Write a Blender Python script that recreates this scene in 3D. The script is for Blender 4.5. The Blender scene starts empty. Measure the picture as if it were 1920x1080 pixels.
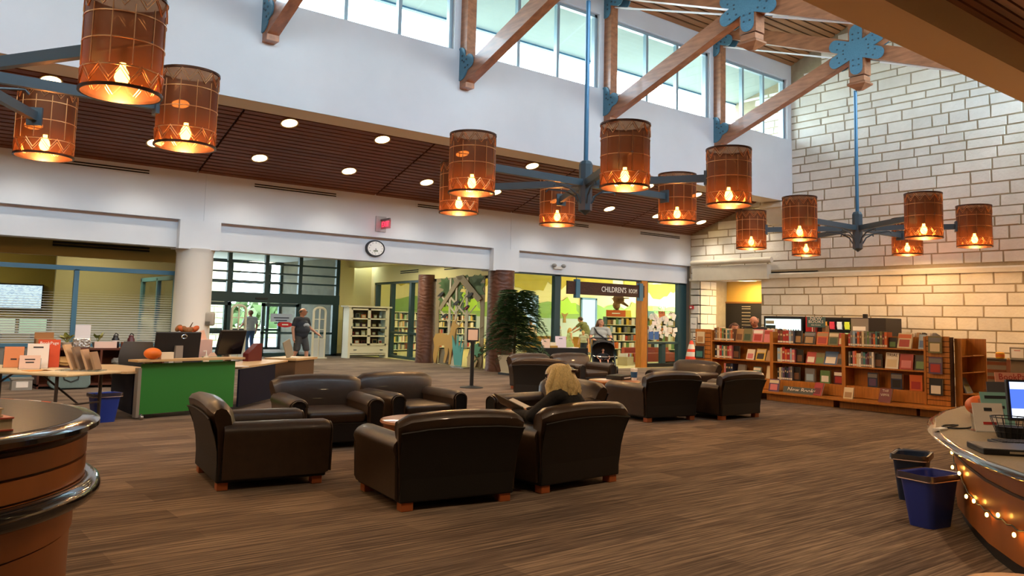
import bpy, bmesh, math, random
from mathutils import Matrix, Vector, Euler
random.seed(7)
PI = math.pi
scene = bpy.context.scene
COL = scene.collection

# ------------------------------------------------------------------ camera
cam_d = bpy.data.cameras.new('camera'); cam = bpy.data.objects.new('camera', cam_d); COL.objects.link(cam)
CR = [[0.78295214, -0.62158979, 0.02474048], [0.07945679, 0.06048047, -0.99500187], [0.61698669, 0.78100464, 0.09674285]]
cam.matrix_world = Matrix(((CR[0][0], -CR[1][0], -CR[2][0], 0), (CR[0][1], -CR[1][1], -CR[2][1], 0),
                           (CR[0][2], -CR[1][2], -CR[2][2], 1.58), (0, 0, 0, 1)))
cam_d.sensor_width = 36; cam_d.lens = 28.656; cam_d.shift_y = -90/1920; cam_d.clip_end = 400; cam_d.clip_start = 0.05
scene.camera = cam

# ------------------------------------------------------------------ world, exposure
world = bpy.data.worlds.new('sky'); scene.world = world; world.use_nodes = True
wn = world.node_tree.nodes; wl = world.node_tree.links
bgn = wn['Background']; bgn.inputs[1].default_value = 10.0
tc = wn.new('ShaderNodeTexCoord'); cl = wn.new('ShaderNodeTexNoise'); cl.inputs['Scale'].default_value = 3.0; cl.inputs['Detail'].default_value = 6
rp = wn.new('ShaderNodeValToRGB'); rp.color_ramp.elements[0].position = .38; rp.color_ramp.elements[0].color = (.5, .7, 1, 1)
rp.color_ramp.elements[1].position = .6; rp.color_ramp.elements[1].color = (.86, .93, 1, 1)
wl.new(tc.outputs['Generated'], cl.inputs['Vector']); wl.new(cl.outputs['Fac'], rp.inputs[0]); wl.new(rp.outputs[0], bgn.inputs[0])
vs = scene.view_settings
vs.view_transform = 'Standard'; vs.look = 'None'; vs.exposure = 0.97; vs.gamma = 1.0; vs.use_curve_mapping = False

def portal(loc, sx, sy, rot):
    d = bpy.data.lights.new('window_portal', 'AREA'); d.shape = 'RECTANGLE'; d.size = sx; d.size_y = sy; d.cycles.is_portal = True
    o = bpy.data.objects.new('window_portal', d); COL.objects.link(o); o.location = loc; o.rotation_euler = rot
# clerestory daylight (left and right rows of windows) and entrance glazing
portal((9.0, 15.9, 8.85), 31, 2.1, (PI/2, 0, PI)); portal((9.0, 5.45, 8.85), 31, 2.1, (PI/2, 0, 0))
portal((12, 29.6, 1.9), 5.5, 3.6, (PI/2, 0, PI))

# ------------------------------------------------------------------ materials
def srgb(h):
    v = [int(h[i:i+2], 16)/255 for i in (0, 2, 4)]
    return tuple((c/12.92 if c <= .04045 else ((c+.055)/1.055)**2.4) for c in v) + (1,)
MATS = {}
def M(name, hx='808080', rough=.6, metal=0., spec=.5, noise=None, bump=None, emit=None, stretch=(1, 1, 1), rnd=0., coat=0., coords='Object', dark=.75):
    """plain procedural material: colour, optional noise variation (scale, amount), bump (scale, strength), per-object value variation"""
    if name in MATS: return MATS[name]
    m = bpy.data.materials.new(name); m.use_nodes = True; nt = m.node_tree; b = nt.nodes['Principled BSDF']; L = nt.links.new
    c = srgb(hx); b.inputs['Base Color'].default_value = c; b.inputs['Roughness'].default_value = rough; b.inputs['Metallic'].default_value = metal
    b.inputs['Specular IOR Level'].default_value = spec; b.inputs['Coat Weight'].default_value = coat
    if noise or bump:
        t = nt.nodes.new('ShaderNodeTexCoord'); mp = nt.nodes.new('ShaderNodeMapping'); mp.inputs['Scale'].default_value = stretch
        L(t.outputs[coords], mp.inputs['Vector'])
    out = None
    if noise:
        n = nt.nodes.new('ShaderNodeTexNoise'); n.inputs['Scale'].default_value = noise[0]; n.inputs['Detail'].default_value = 5
        L(mp.outputs[0], n.inputs['Vector'])
        r = nt.nodes.new('ShaderNodeValToRGB'); r.color_ramp.elements[0].position = .3; r.color_ramp.elements[1].position = .7
        lo = 1-noise[1]; r.color_ramp.elements[0].color = tuple(x*lo for x in c[:3])+(1,); r.color_ramp.elements[1].color = tuple(min(1, x*(1+noise[1]*.6)) for x in c[:3])+(1,)
        L(n.outputs['Fac'], r.inputs[0]); out = r.outputs[0]; L(out, b.inputs['Base Color'])
    if rnd:
        oi = nt.nodes.new('ShaderNodeObjectInfo'); hs = nt.nodes.new('ShaderNodeHueSaturation'); mr = nt.nodes.new('ShaderNodeMapRange')
        mr.inputs[3].default_value = 1-rnd; mr.inputs[4].default_value = 1+rnd*.6; L(oi.outputs['Random'], mr.inputs[0]); L(mr.outputs[0], hs.inputs['Value'])
        if out: L(out, hs.inputs['Color'])
        else: hs.inputs['Color'].default_value = c
        L(hs.outputs[0], b.inputs['Base Color'])
    if bump:
        n2 = nt.nodes.new('ShaderNodeTexNoise'); n2.inputs['Scale'].default_value = bump[0]; n2.inputs['Detail'].default_value = 4; L(mp.outputs[0], n2.inputs['Vector'])
        bp = nt.nodes.new('ShaderNodeBump'); bp.inputs['Strength'].default_value = bump[1]; bp.inputs['Distance'].default_value = .02
        L(n2.outputs['Fac'], bp.inputs['Height']); L(bp.outputs[0], b.inputs['Normal'])
    if emit:
        b.inputs['Emission Color'].default_value = srgb(emit[0]); b.inputs['Emission Strength'].default_value = emit[1]
    MATS[name] = m; return m
def glass_mat(name, tint='ffffff', gloss=.08, rough=.02, frost=0.):
    if name in MATS: return MATS[name]
    m = bpy.data.materials.new(name); m.use_nodes = True; nt = m.node_tree; nt.nodes.clear(); L = nt.links.new
    o = nt.nodes.new('ShaderNodeOutputMaterial'); t = nt.nodes.new('ShaderNodeBsdfTransparent'); t.inputs[0].default_value = srgb(tint)
    g = nt.nodes.new('ShaderNodeBsdfGlossy'); g.inputs['Roughness'].default_value = rough; x = nt.nodes.new('ShaderNodeMixShader')
    lw = nt.nodes.new('ShaderNodeLayerWeight'); lw.inputs[0].default_value = .5; pw = nt.nodes.new('ShaderNodeMath'); pw.operation = 'POWER'; pw.inputs[1].default_value = 5
    fr = nt.nodes.new('ShaderNodeMapRange'); fr.inputs[3].default_value = gloss*.4; fr.inputs[4].default_value = .6; L(lw.outputs['Facing'], pw.inputs[0]); L(pw.outputs[0], fr.inputs[0])
    L(fr.outputs[0], x.inputs[0]); L(t.outputs[0], x.inputs[1]); L(g.outputs[0], x.inputs[2]); last = x
    if frost:   # frosted film printed as fine horizontal lines, denser towards the bottom
        tcn = nt.nodes.new('ShaderNodeTexCoord'); sp = nt.nodes.new('ShaderNodeSeparateXYZ'); L(tcn.outputs['Object'], sp.inputs[0])
        mt = nt.nodes.new('ShaderNodeMath'); mt.operation = 'MULTIPLY'; mt.inputs[1].default_value = 1/.055; L(sp.outputs['Z'], mt.inputs[0])
        fc = nt.nodes.new('ShaderNodeMath'); fc.operation = 'FRACT'; L(mt.outputs[0], fc.inputs[0])
        th = nt.nodes.new('ShaderNodeMapRange'); th.inputs[1].default_value = 2.0; th.inputs[2].default_value = 1.0; th.inputs[3].default_value = 0; th.inputs[4].default_value = .75; L(sp.outputs['Z'], th.inputs[0])
        ls = nt.nodes.new('ShaderNodeMath'); ls.operation = 'LESS_THAN'; L(fc.outputs[0], ls.inputs[0]); L(th.outputs[0], ls.inputs[1])
        ml = nt.nodes.new('ShaderNodeMath'); ml.operation = 'MULTIPLY'; ml.inputs[1].default_value = frost; L(ls.outputs[0], ml.inputs[0])
        d = nt.nodes.new('ShaderNodeBsdfDiffuse'); d.inputs[0].default_value = srgb('c4c8c4'); x2 = nt.nodes.new('ShaderNodeMixShader')
        L(ml.outputs[0], x2.inputs[0]); L(x.outputs[0], x2.inputs[1]); L(d.outputs[0], x2.inputs[2]); last = x2
    L(last.outputs[0], o.inputs[0]); MATS[name] = m; return m
def emit_mat(name, hx, s):
    if name in MATS: return MATS[name]
    m = bpy.data.materials.new(name); m.use_nodes = True; nt = m.node_tree; nt.nodes.clear()
    o = nt.nodes.new('ShaderNodeOutputMaterial'); e = nt.nodes.new('ShaderNodeEmission'); e.inputs[0].default_value = srgb(hx); e.inputs[1].default_value = s
    nt.links.new(e.outputs[0], o.inputs[0]); MATS[name] = m; return m

WHITE = M('white_paint', 'd0d4da', .75, noise=(1.2, .04), bump=(60, .04))
BEIGE = M('beige_paint', 'cfc0a0', .75)
YELLOW = M('yellow_paint', 'd9cf94', .75)
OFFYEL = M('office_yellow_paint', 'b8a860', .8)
GREYWALL = M('grey_paint', '8a8478', .8)
SLAT = M('stained_slat_wood', '774629', .5, noise=(3, .3), stretch=(.4, 6, 6), rnd=.12)
SLATL = M('light_slat_wood', 'a9764a', .5, noise=(3, .25), stretch=(.4, 6, 6), rnd=.1)
BLACKGAP = M('black_backing', '1a1210', .9)
TIMBER = M('truss_timber', 'a06a48', .38, noise=(4, .35), stretch=(2, .5, 3), coat=.15)
STEELBLUE = M('blue_grey_painted_steel', '4d7f96', .45, noise=(30, .15), bump=(60, .2))
DARKSTEEL = M('dark_blue_grey_steel', '3d4f5a', .4, spec=.5)
FRAMEBLUE = M('blue_window_frame', '3f6d86', .45)
FRAMEGREEN = M('dark_green_frame', '24424a', .4)
ALU = M('aluminium_mullion', '9fb4bf', .35, .5)
GLASS = glass_mat('clear_glass', 'f4faf8')
OAK = M('honey_oak', 'b8752c', .42, noise=(5, .22), stretch=(6, 6, .6), coat=.2)
BLACK = M('black_plastic', '15161a', .45)
CHROME = M('chrome', 'c8c8c8', .2, 1.)
PAPER = M('white_paper', 'f0ece4', .8)
SKIN = M('skin', 'c98d70', .55); SKIN2 = M('fair_skin', 'd9a184', .55)

# ------------------------------------------------------------------ mesh helpers
def NB(): return bmesh.new()
def mk(name, bm, mat, parent=None, smooth=False, bevel=0., seg=2):
    if bevel: bmesh.ops.bevel(bm, geom=list(bm.edges), offset=bevel, segments=seg, affect='EDGES', profile=.5, clamp_overlap=True)
    me = bpy.data.meshes.new(name); bm.normal_update(); bm.to_mesh(me); bm.free()
    if smooth:
        me.polygons.foreach_set('use_smooth', [True]*len(me.polygons))
        if smooth != 'all': me.set_sharp_from_angle(angle=math.radians(40))
    if isinstance(mat, (list, tuple)):
        for m in mat: me.materials.append(m)
    else: me.materials.append(mat)
    o = bpy.data.objects.new(name, me); COL.objects.link(o)
    if parent: o.parent = parent
    return o
def inst(src, name=None, parent=None, loc=None, rot=None, scale=None):
    o = src.copy(); COL.objects.link(o)
    if name: o.name = name
    o.parent = parent
    if loc is not None: o.location = loc
    if rot is not None: o.rotation_euler = rot
    if scale is not None: o.scale = scale
    return o
def tag(o, label, cat, group=None):
    o['label'] = label; o['category'] = cat
    if group: o['group'] = group
    return o
def thing(name, label, cat, loc=(0, 0, 0), rz=0., group=None):
    o = bpy.data.objects.new(name, None); COL.objects.link(o); o.location = loc; o.rotation_euler = (0, 0, rz); o.empty_display_size = .1
    return tag(o, label, cat, group)
def struct(o, label=None):
    o['kind'] = 'structure'
    if label: o['label'] = label
    return o
def dup(root, loc, rz, label=None, group=None):
    r = root.copy(); COL.objects.link(r); r.location = loc; r.rotation_euler = (0, 0, rz)
    if label: r['label'] = label
    if group: r['group'] = group
    def rec(s, d):
        for ch in list(s.children):
            c = ch.copy(); COL.objects.link(c); c.parent = d; rec(ch, c)
    rec(root, r); return r
def box(bm, x0, x1, y0, y1, z0, z1):
    v = [bm.verts.new(p) for p in ((x0, y0, z0), (x1, y0, z0), (x1, y1, z0), (x0, y1, z0), (x0, y0, z1), (x1, y0, z1), (x1, y1, z1), (x0, y1, z1))]
    for f in ((3, 2, 1, 0), (4, 5, 6, 7), (0, 1, 5, 4), (1, 2, 6, 5), (2, 3, 7, 6), (3, 0, 4, 7)): bm.faces.new([v[i] for i in f])
    return v
def cbox(bm, c, s, mat=None):
    v = box(bm, -s[0]/2, s[0]/2, -s[1]/2, s[1]/2, -s[2]/2, s[2]/2); m = Matrix.Translation(c) @ (mat.to_4x4() if mat else Matrix())
    for a in v: a.co = m @ a.co
    return v
def beam(bm, a, b, w, h, up=(0, 0, 1)):
    """square bar from a to b, w across, h along 'up'"""
    a = Vector(a); b = Vector(b); d = (b-a).normalized(); u = Vector(up); s = d.cross(u).normalized(); u = s.cross(d).normalized()
    V = [bm.verts.new(p+s*i*w/2+u*j*h/2) for p in (a, b) for i, j in ((-1, -1), (1, -1), (1, 1), (-1, 1))]
    for f in ((3, 2, 1, 0), (4, 5, 6, 7), (0, 1, 5, 4), (1, 2, 6, 5), (2, 3, 7, 6), (3, 0, 4, 7)): bm.faces.new([V[i] for i in f])
def tube(bm, pts, r, n=8, caps=True):
    pts = [Vector(p) for p in pts]; rs = r if isinstance(r, (list, tuple)) else [r]*len(pts); rings = []; prev = None
    for i, p in enumerate(pts):
        d = (pts[min(i+1, len(pts)-1)]-pts[max(i-1, 0)]).normalized()
        if prev is None: s = d.orthogonal().normalized()
        else: s = (prev-d*prev.dot(d)).normalized()
        prev = s; t = d.cross(s)
        rings.append([bm.verts.new(p+(s*math.cos(2*PI*k/n)+t*math.sin(2*PI*k/n))*rs[i]) for k in range(n)])
    loft_rings(bm, rings, caps)
def loft_rings(bm, rings, caps=True, closed=True):
    n = len(rings[0])
    for A, B in zip(rings, rings[1:]):
        for k in range(n if closed else n-1): bm.faces.new((A[k], A[(k+1) % n], B[(k+1) % n], B[k]))
    if caps and closed:
        bm.faces.new(rings[0][::-1]); bm.faces.new(rings[-1])
def lathe(bm, prof, n=24, c=(0, 0, 0), sx=1., sy=1., caps=True):
    rings = [[bm.verts.new((c[0]+max(r, 1e-4)*sx*math.cos(2*PI*k/n), c[1]+max(r, 1e-4)*sy*math.sin(2*PI*k/n), c[2]+z)) for k in range(n)] for r, z in prof]
    loft_rings(bm, rings, caps)
def prism(bm, poly, a, b, ax='z', tr=None):
    """extrude a 2-D polygon: ax='z' -> (x,y), 'y' -> (x,z), 'x' -> (y,z)"""
    f = {'z': lambda p, t: (p[0], p[1], t), 'y': lambda p, t: (p[0], t, p[1]), 'x': lambda p, t: (t, p[0], p[1])}[ax]
    A = [bm.verts.new(f(p, a)) for p in poly]; B = [bm.verts.new(f(p, b)) for p in poly]; n = len(poly)
    for k in range(n): bm.faces.new((A[k], A[(k+1) % n], B[(k+1) % n], B[k]))
    fs = [bm.faces.new(A[::-1]), bm.faces.new(B)]
    if n > 4:
        for q in fs: q.normal_update()
        bmesh.ops.triangulate(bm, faces=fs)
    if tr:
        for v in A+B: v.co = tr @ v.co
def ell(bm, c, r, seg=16, rings=10, mat=None):
    g = bmesh.ops.create_uvsphere(bm, u_segments=seg, v_segments=rings, radius=1)
    m = Matrix.Translation(c) @ (mat.to_4x4() if mat else Matrix()) @ Matrix.Diagonal((r[0], r[1], r[2], 1))
    for v in g['verts']: v.co = m @ v.co
    return g['verts']
def fixn(bm): bmesh.ops.recalc_face_normals(bm, faces=list(bm.faces))
PENDING = []      # text curves and remeshed bodies, baked to meshes together at the end
def text(body, size, mat, parent, loc, rot, name='lettering', ext=.003, align='CENTER', sx=1., shear=0., mirror=False):
    if body.startswith('#'):          # print too small to read in the photograph: plain ink lines
        bm = NB()
        for i, ln in enumerate(body[1:].split('/')):
            w = size*.55*int(ln); z = -i*size*1.1; box(bm, -w/2, w/2, z-size*.22, z+size*.22, -ext, ext)
        o = mk('printed_lines', bm, mat, parent); o.location = loc; o.rotation_euler = rot; return o
    cu = bpy.data.curves.new(name, 'FONT'); cu.body = body; cu.size = size; cu.extrude = ext; cu.align_x = align; cu.align_y = 'CENTER'; cu.shear = shear; cu.resolution_u = 2
    t = bpy.data.objects.new('curve', cu); COL.objects.link(t)
    o = bpy.data.objects.new(name, bpy.data.meshes.new(name)); COL.objects.link(o); o.parent = parent; o.location = loc; o.rotation_euler = rot; o.scale = (-sx if mirror else sx, 1, 1)
    PENDING.append((t, o, mat, None)); return o
def bake_pending():
    bpy.context.view_layer.update(); dg = bpy.context.evaluated_depsgraph_get()
    for src, o, mat, scale in PENDING:
        me = bpy.data.meshes.new_from_object(src.evaluated_get(dg)); old = o.data; me.materials.clear(); me.materials.append(mat); o.data = me; bpy.data.meshes.remove(old); me.name = o.name
        if scale:
            me.transform(Matrix.Diagonal((scale, scale, 1, 1))); me.polygons.foreach_set('use_smooth', [True]*len(me.polygons))
    for src, o, mat, scale in PENDING:
        d = src.data; bpy.data.objects.remove(src); (bpy.data.curves if d.id_type == 'CURVE' else bpy.data.meshes).remove(d)
FX = (PI/2, 0, -PI/2)   # lettering on a face looking towards -X
FY = (PI/2, 0, 0)       # lettering on a face looking towards -Y
ORD = ['leftmost', 'second', 'third', 'fourth', 'fifth', 'sixth', 'seventh', 'eighth', 'ninth', 'tenth', 'eleventh', 'twelfth', 'thirteenth', 'fourteenth', 'fifteenth', 'sixteenth', 'seventeenth', 'eighteenth', 'nineteenth', 'twentieth', 'twenty-first', 'twenty-second', 'twenty-third', 'twenty-fourth', 'twenty-fifth', 'twenty-sixth', 'twenty-seventh', 'twenty-eighth', 'twenty-ninth', 'thirtieth', 'thirty-first', 'thirty-second', 'thirty-third', 'thirty-fourth', 'thirty-fifth', 'thirty-sixth', 'thirty-seventh', 'thirty-eighth', 'thirty-ninth', 'fortieth']
# ================================================================== STRUCTURE
def carpet():
    m = bpy.data.materials.new('striated_carpet'); m.use_nodes = True; nt = m.node_tree; L = nt.links.new; b = nt.nodes['Principled BSDF']
    b.inputs['Roughness'].default_value = .95; b.inputs['Specular IOR Level'].default_value = .1
    t = nt.nodes.new('ShaderNodeTexCoord'); mp = nt.nodes.new('ShaderNodeMapping'); mp.inputs['Scale'].default_value = (.75, 26, 1); L(t.outputs['Object'], mp.inputs[0])
    n = nt.nodes.new('ShaderNodeTexNoise'); n.inputs['Scale'].default_value = 1.6; n.inputs['Detail'].default_value = 7; n.inputs['Roughness'].default_value = .65; L(mp.outputs[0], n.inputs['Vector'])
    br = nt.nodes.new('ShaderNodeTexBrick'); br.inputs['Scale'].default_value = 1.; br.inputs['Brick Width'].default_value = 1.35; br.inputs['Row Height'].default_value = .33; br.inputs['Mortar Size'].default_value = 0
    br.inputs['Color1'].default_value = (.38, .38, .38, 1); br.inputs['Color2'].default_value = (.62, .62, .62, 1); L(t.outputs['Object'], br.inputs['Vector'])
    br.offset = .5
    mx = nt.nodes.new('ShaderNodeMix'); mx.data_type = 'RGBA'; mx.inputs[0].default_value = .3; L(n.outputs['Fac'], mx.inputs[6]); L(br.outputs['Color'], mx.inputs[7])
    r = nt.nodes.new('ShaderNodeValToRGB'); e = r.color_ramp.elements; e[0].position = .38; e[0].color = srgb('483f3a'); e[1].position = .62; e[1].color = srgb('a08c78')
    e2 = r.color_ramp.elements.new(.5); e2.color = srgb('716155')
    L(mx.outputs[2], r.inputs[0]); L(r.outputs[0], b.inputs['Base Color'])
    n2 = nt.nodes.new('ShaderNodeTexNoise'); n2.inputs['Scale'].default_value = 90; L(t.outputs['Object'], n2.inputs['Vector'])
    bp = nt.nodes.new('ShaderNodeBump'); bp.inputs['Strength'].default_value = .35; bp.inputs['Distance'].default_value = .01; L(n2.outputs['Fac'], bp.inputs['Height']); L(bp.outputs[0], b.inputs['Normal'])
    return m
CARPET = carpet()
bm = NB(); box(bm, -14, 24.1, -10, 19.75, -.1, 0); box(bm, -14, 15.6, 19.75, 35, -.1, 0); box(bm, 24.1, 26, 16, 19.75, -.1, 0)
struct(mk('floor', bm, CARPET))
bm = NB(); box(bm, 15.6, 40, 19.75, 42, -.1, .0)
struct(mk('floor_children_room', bm, M('cream_vinyl_floor', 'c9bd7e', .4, noise=(2, .06))))
bm = NB(); box(bm, -30, 45, 35, 95, -.15, -.05)
struct(mk('ground_outside', bm, M('pale_paving', 'bdb6a6', .9, noise=(3, .12))))

# ---- front of the children's room / office: the deep white beam on columns, Y = 19.7
bm = NB(); box(bm, -14, 6.185, 19.7, 20.3, 3.72, 4.95); box(bm, 6.195, 15.505, 19.7, 20.3, 3.72, 4.95); box(bm, 15.515, 24.1, 19.7, 20.3, 3.72, 4.95)
box(bm, 6.185, 6.195, 19.71, 20.3, 3.72, 4.95); box(bm, 15.505, 15.515, 19.71, 20.3, 3.72, 4.95)
box(bm, -14, 24.1, 19.86, 20.3, 3.07, 3.72)
for x0, x1 in ((5.65, 6.6), (14.84, 15.83)): box(bm, x0, x1, 19.66, 20.3, 3.04, 3.72)
struct(mk('wall_beam', bm, WHITE), 'white plaster beam above the office, entrance and children\'s room')
VENTBLK = M('vent_slot_dark', '15120f', .8)
for x0, x1 in ((2.7, 4.9), (7.37, 9.58), (12.11, 14.25), (16.69, 18.8), (21.33, 23.45)):
    bm = NB(); box(bm, x0-.04, x1+.04, 19.685, 19.7, 4.67, 4.79); o = struct(mk('trim_1', bm, WHITE), 'long linear air slot in the white beam')
    bm = NB(); box(bm, x0, x1, 19.68, 19.69, 4.745, 4.775); box(bm, x0, x1, 19.68, 19.69, 4.69, 4.72); mk('slot', bm, VENTBLK, o)

# ---- clerestory walls
TX = [-8.3, -3.55, 1.2, 5.88, 10.62, 15.33, 20.05]          # truss bays
def clerestory(name, y0, y1, zb, zs, zt, top, inner):
    bm = NB(); box(bm, -14, 24.1, y0, y1, zb, zs); box(bm, -14, 24.1, y0, y1, zt, top)
    xs = [-14] + TX + [24.1]
    for i, t in enumerate(TX): box(bm, t-.3, t+.3, y0, y1, zs, zt)
    box(bm, 23.85, 24.1, y0, y1, zs, zt); box(bm, -14, -12.6, y0, y1, zs, zt)
    return struct(mk(name, bm, WHITE))
clerestory('wall_clerestory', 15.42, 15.75, 6.1, 7.81, 9.87, 10.75, 15.42)
clerestory('wall_clerestory_right', 5.6, 5.93, 6.3, 7.81, 9.87, 10.75, 5.93)
bm = NB(); box(bm, -14, 24.1, 15.42, 16.17, 5.7, 6.25); struct(mk('trim_2', bm, M('cream_soffit', 'd9cdb4', .75)), 'long soffit beam carrying the clerestory wall').hide_render = False
bm = NB(); box(bm, -14, 24.1, 15.40, 15.43, 5.7, 7.81); struct(mk('wall_clerestory_face', bm, WHITE))
# right-hand soffit beam with chamfered aisle side, above the camera
bm = NB(); prism(bm, [(6.0, 5.99), (6.0, 6.9), (5.27, 6.9), (5.27, 5.99)], -14, 24.1, 'x'); fixn(bm)
struct(mk('trim_3', bm, M('tan_soffit', 'cdb48c', .75)), 'tan soffit beam crossing the upper right corner')

# clerestory windows: three panes per bay, aluminium frames
k = 0
for y, sg in ((15.58, 1), (5.77, -1)):
    for i in range(len(TX)):
        x0 = TX[i]+.3; x1 = (TX[i+1]-.3) if i < len(TX)-1 else 23.85
        k += 1; bm = NB()
        box(bm, x0, x0+.09, y-.06, y+.06, 7.81, 9.87); box(bm, x1-.09, x1, y-.06, y+.06, 7.81, 9.87); box(bm, x0, x1, y-.06, y+.06, 9.79, 9.87); box(bm, x0, x1, y-.06, y+.06, 7.81, 7.85)
        w = struct(mk('window_%d' % k, bm, ALU), 'clerestory window of three tall panes')
        n = 3
        for j in range(1, n):
            bm = NB(); xm = x0+.09+(x1-x0-.18)*j/n; box(bm, xm-.045, xm+.045, y-.06, y+.06, 7.85, 9.79); mk('mullion', bm, ALU, w)
        for j in range(n):
            bm = NB(); a = x0+.09+(x1-x0-.18)*j/n; b = x0+.09+(x1-x0-.18)*(j+1)/n; box(bm, a+.045, b-.045, y-.01, y+.01, 7.85, 9.79); mk('pane', bm, GLASS, w)
# eaves outside the clerestory
bm = NB(); prism(bm, [(15.75, 9.95), (17.7, 9.5), (17.7, 9.75), (15.75, 10.3)], -14, 26, 'x'); fixn(bm); struct(mk('roof_eave', bm, M('eave_soffit', 'aab3a8', .8, noise=(1.5, .06)), None))
bm = NB(); prism(bm, [(15.76, 7.3), (21.2, 5.4), (21.2, 5.6), (15.76, 7.5)], -14, 24.6, 'x'); fixn(bm); struct(mk('roof_aisle', bm, M('grey_metal_roof', '6a6f70', .6)))
bm = NB(); prism(bm, [(5.58, 7.5), (5.58, 7.3), (-10.2, 4.6), (-10.2, 4.8)], -14, 24.6, 'x'); fixn(bm); struct(mk('roof_aisle_right', bm, M('grey_metal_roof')))
bm = NB(); prism(bm, [(15.6, 10.62), (10.8, 12.55), (5.75, 10.62), (5.75, 10.72), (10.8, 12.65), (15.6, 10.72)], -14, 24.6, 'x'); fixn(bm); struct(mk('roof_nave', bm, M('grey_metal_roof')))
bm = NB(); box(bm, -14, 26, 17.66, 17.8, 9.46, 9.8); struct(mk('trim_4', bm, FRAMEBLUE), 'blue fascia along the outside eave')

# ---- slatted ceilings
def slat_ceiling(name, ya, za, yb, zb, bays, mat, pitch=.155, lift=.05, label=None):
    """slats run along X on a slope from (ya, za) to (yb, zb)"""
    d = Vector((0, yb-ya, zb-za)); Ln = d.length; d.normalize(); up = d.cross(Vector((1, 0, 0))); up = up if up.z > 0 else -up
    x0, x1 = bays[0], bays[-1]; bm = NB()
    q = [Vector((x, y, z))+up*lift for x, y, z in ((x0, ya, za), (x1, ya, za), (x1, yb, zb), (x0, yb, zb))]
    A = [bm.verts.new(p) for p in q]; B = [bm.verts.new(p+up*.12) for p in q]
    for f in ((0, 1, 2, 3),): bm.faces.new([A[i] for i in f]); bm.faces.new([B[i] for i in f][::-1])
    for i in range(4): bm.faces.new((A[i], A[(i+1) % 4], B[(i+1) % 4], B[i]))
    fixn(bm); root = struct(mk(name, bm, BLACKGAP), label)
    n = int(Ln/pitch); ang = math.atan2(d.z, d.y); protos = {}
    for bx0, bx1 in zip(bays, bays[1:]):
        w = bx1-bx0-.05
        if w not in protos:
            bm = NB(); cbox(bm, (0, 0, 0), (w, pitch*.74, .05)); protos[w] = mk('slat', bm, mat, root); src = protos[w]; first = True
        for i in range(n):
            p = Vector((0, ya, za))+d*(pitch*(i+.5)); p.x = (bx0+bx1)/2; p += up*.02
            o = protos[w] if (i == 0 and first) else inst(protos[w], 'slat', root)
            o.location = p; o.rotation_euler = (ang, 0, 0)
        first = False
    return root
slat_ceiling('ceiling_aisle', 19.72, 4.865, 16.15, 6.06, [-13.9, -8.3, -3.55, 1.2, 5.98, 10.75, 15.5, 20.35, 24.1], SLAT, label='dark slatted wooden ceiling sloping over the left aisle')
slat_ceiling('ceiling_nave', 15.43, 10.38, 10.8, 12.23, [-14, 5, 24.1], SLATL, pitch=.2, label='slatted wooden roof slope above the clerestory windows')
slat_ceiling('ceiling_nave_right', 5.9, 10.38, 10.8, 12.23, [-14, 24.1], SLATL, pitch=.2, label='slatted wooden roof slope facing the windows')
slat_ceiling('ceiling_aisle_right', 5.3, 6.5, -9.9, 4.0, [-14, 5, 24.1], SLAT, pitch=.19, label='dark slatted ceiling over the right aisle')
for (y0, z0) in ((-10, 6.6),):
    bm = NB(); box(bm, -14.2, 24.1, -10.2, -10, 0, 6.9); struct(mk('wall_behind', bm, M('back_wall_paint', 'c9b48c', .8)))
bm = NB(); box(bm, -14.2, -14, -10, 35, 0, 12.5); struct(mk('wall_far_left', bm, M('back_wall_paint')))

# ---- stone wall, X = 24.1
def stone_mat():
    m = bpy.data.materials.new('pale_limestone'); m.use_nodes = True; nt = m.node_tree; L = nt.links.new; b = nt.nodes['Principled BSDF']; b.inputs['Roughness'].default_value = .9
    g = nt.nodes.new('ShaderNodeNewGeometry'); n = nt.nodes.new('ShaderNodeTexNoise'); n.inputs['Scale'].default_value = 1.1; n.inputs['Detail'].default_value = 8; n.inputs['Roughness'].default_value = .65; L(g.outputs['Position'], n.inputs['Vector'])
    r = nt.nodes.new('ShaderNodeValToRGB'); r.color_ramp.elements[0].position = .3; r.color_ramp.elements[0].color = srgb('dcd8ca'); r.color_ramp.elements[1].position = .7; r.color_ramp.elements[1].color = srgb('f0ece0')
    L(n.outputs['Fac'], r.inputs[0]); oi = nt.nodes.new('ShaderNodeObjectInfo'); hs = nt.nodes.new('ShaderNodeHueSaturation'); mr = nt.nodes.new('ShaderNodeMapRange'); mr.inputs[3].default_value = .92; mr.inputs[4].default_value = 1.05
    L(oi.outputs['Random'], mr.inputs[0]); L(mr.outputs[0], hs.inputs['Value']); L(r.outputs[0], hs.inputs['Color']); L(hs.outputs[0], b.inputs['Base Color'])
    n2 = nt.nodes.new('ShaderNodeTexNoise'); n2.inputs['Scale'].default_value = 14; n2.inputs['Detail'].default_value = 6; L(g.outputs['Position'], n2.inputs['Vector'])
    bp = nt.nodes.new('ShaderNodeBump'); bp.inputs['Strength'].default_value = .5; bp.inputs['Distance'].default_value = .02; L(n2.outputs['Fac'], bp.inputs['Height']); L(bp.outputs[0], b.inputs['Normal'])
    return m
STONE = stone_mat(); MORTAR = M('sandy_mortar', 'a4967a', .95, noise=(6, .12)); CAST = M('cast_stone', 'd8d0bc', .8, noise=(4, .05))
AY0, AY1, AZ = 16.63, 19.27, 3.15            # alcove opening
def wall_top(y):
    if y > 17.7: return 4.87+.335*(19.7-y)
    if y > 15.42: return 9.6
    if y > 5.95: return 10.38+.4*min(15.42-y, y-5.95)
    return 6.4+.164*(y-5.3)
bm = NB()
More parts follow.
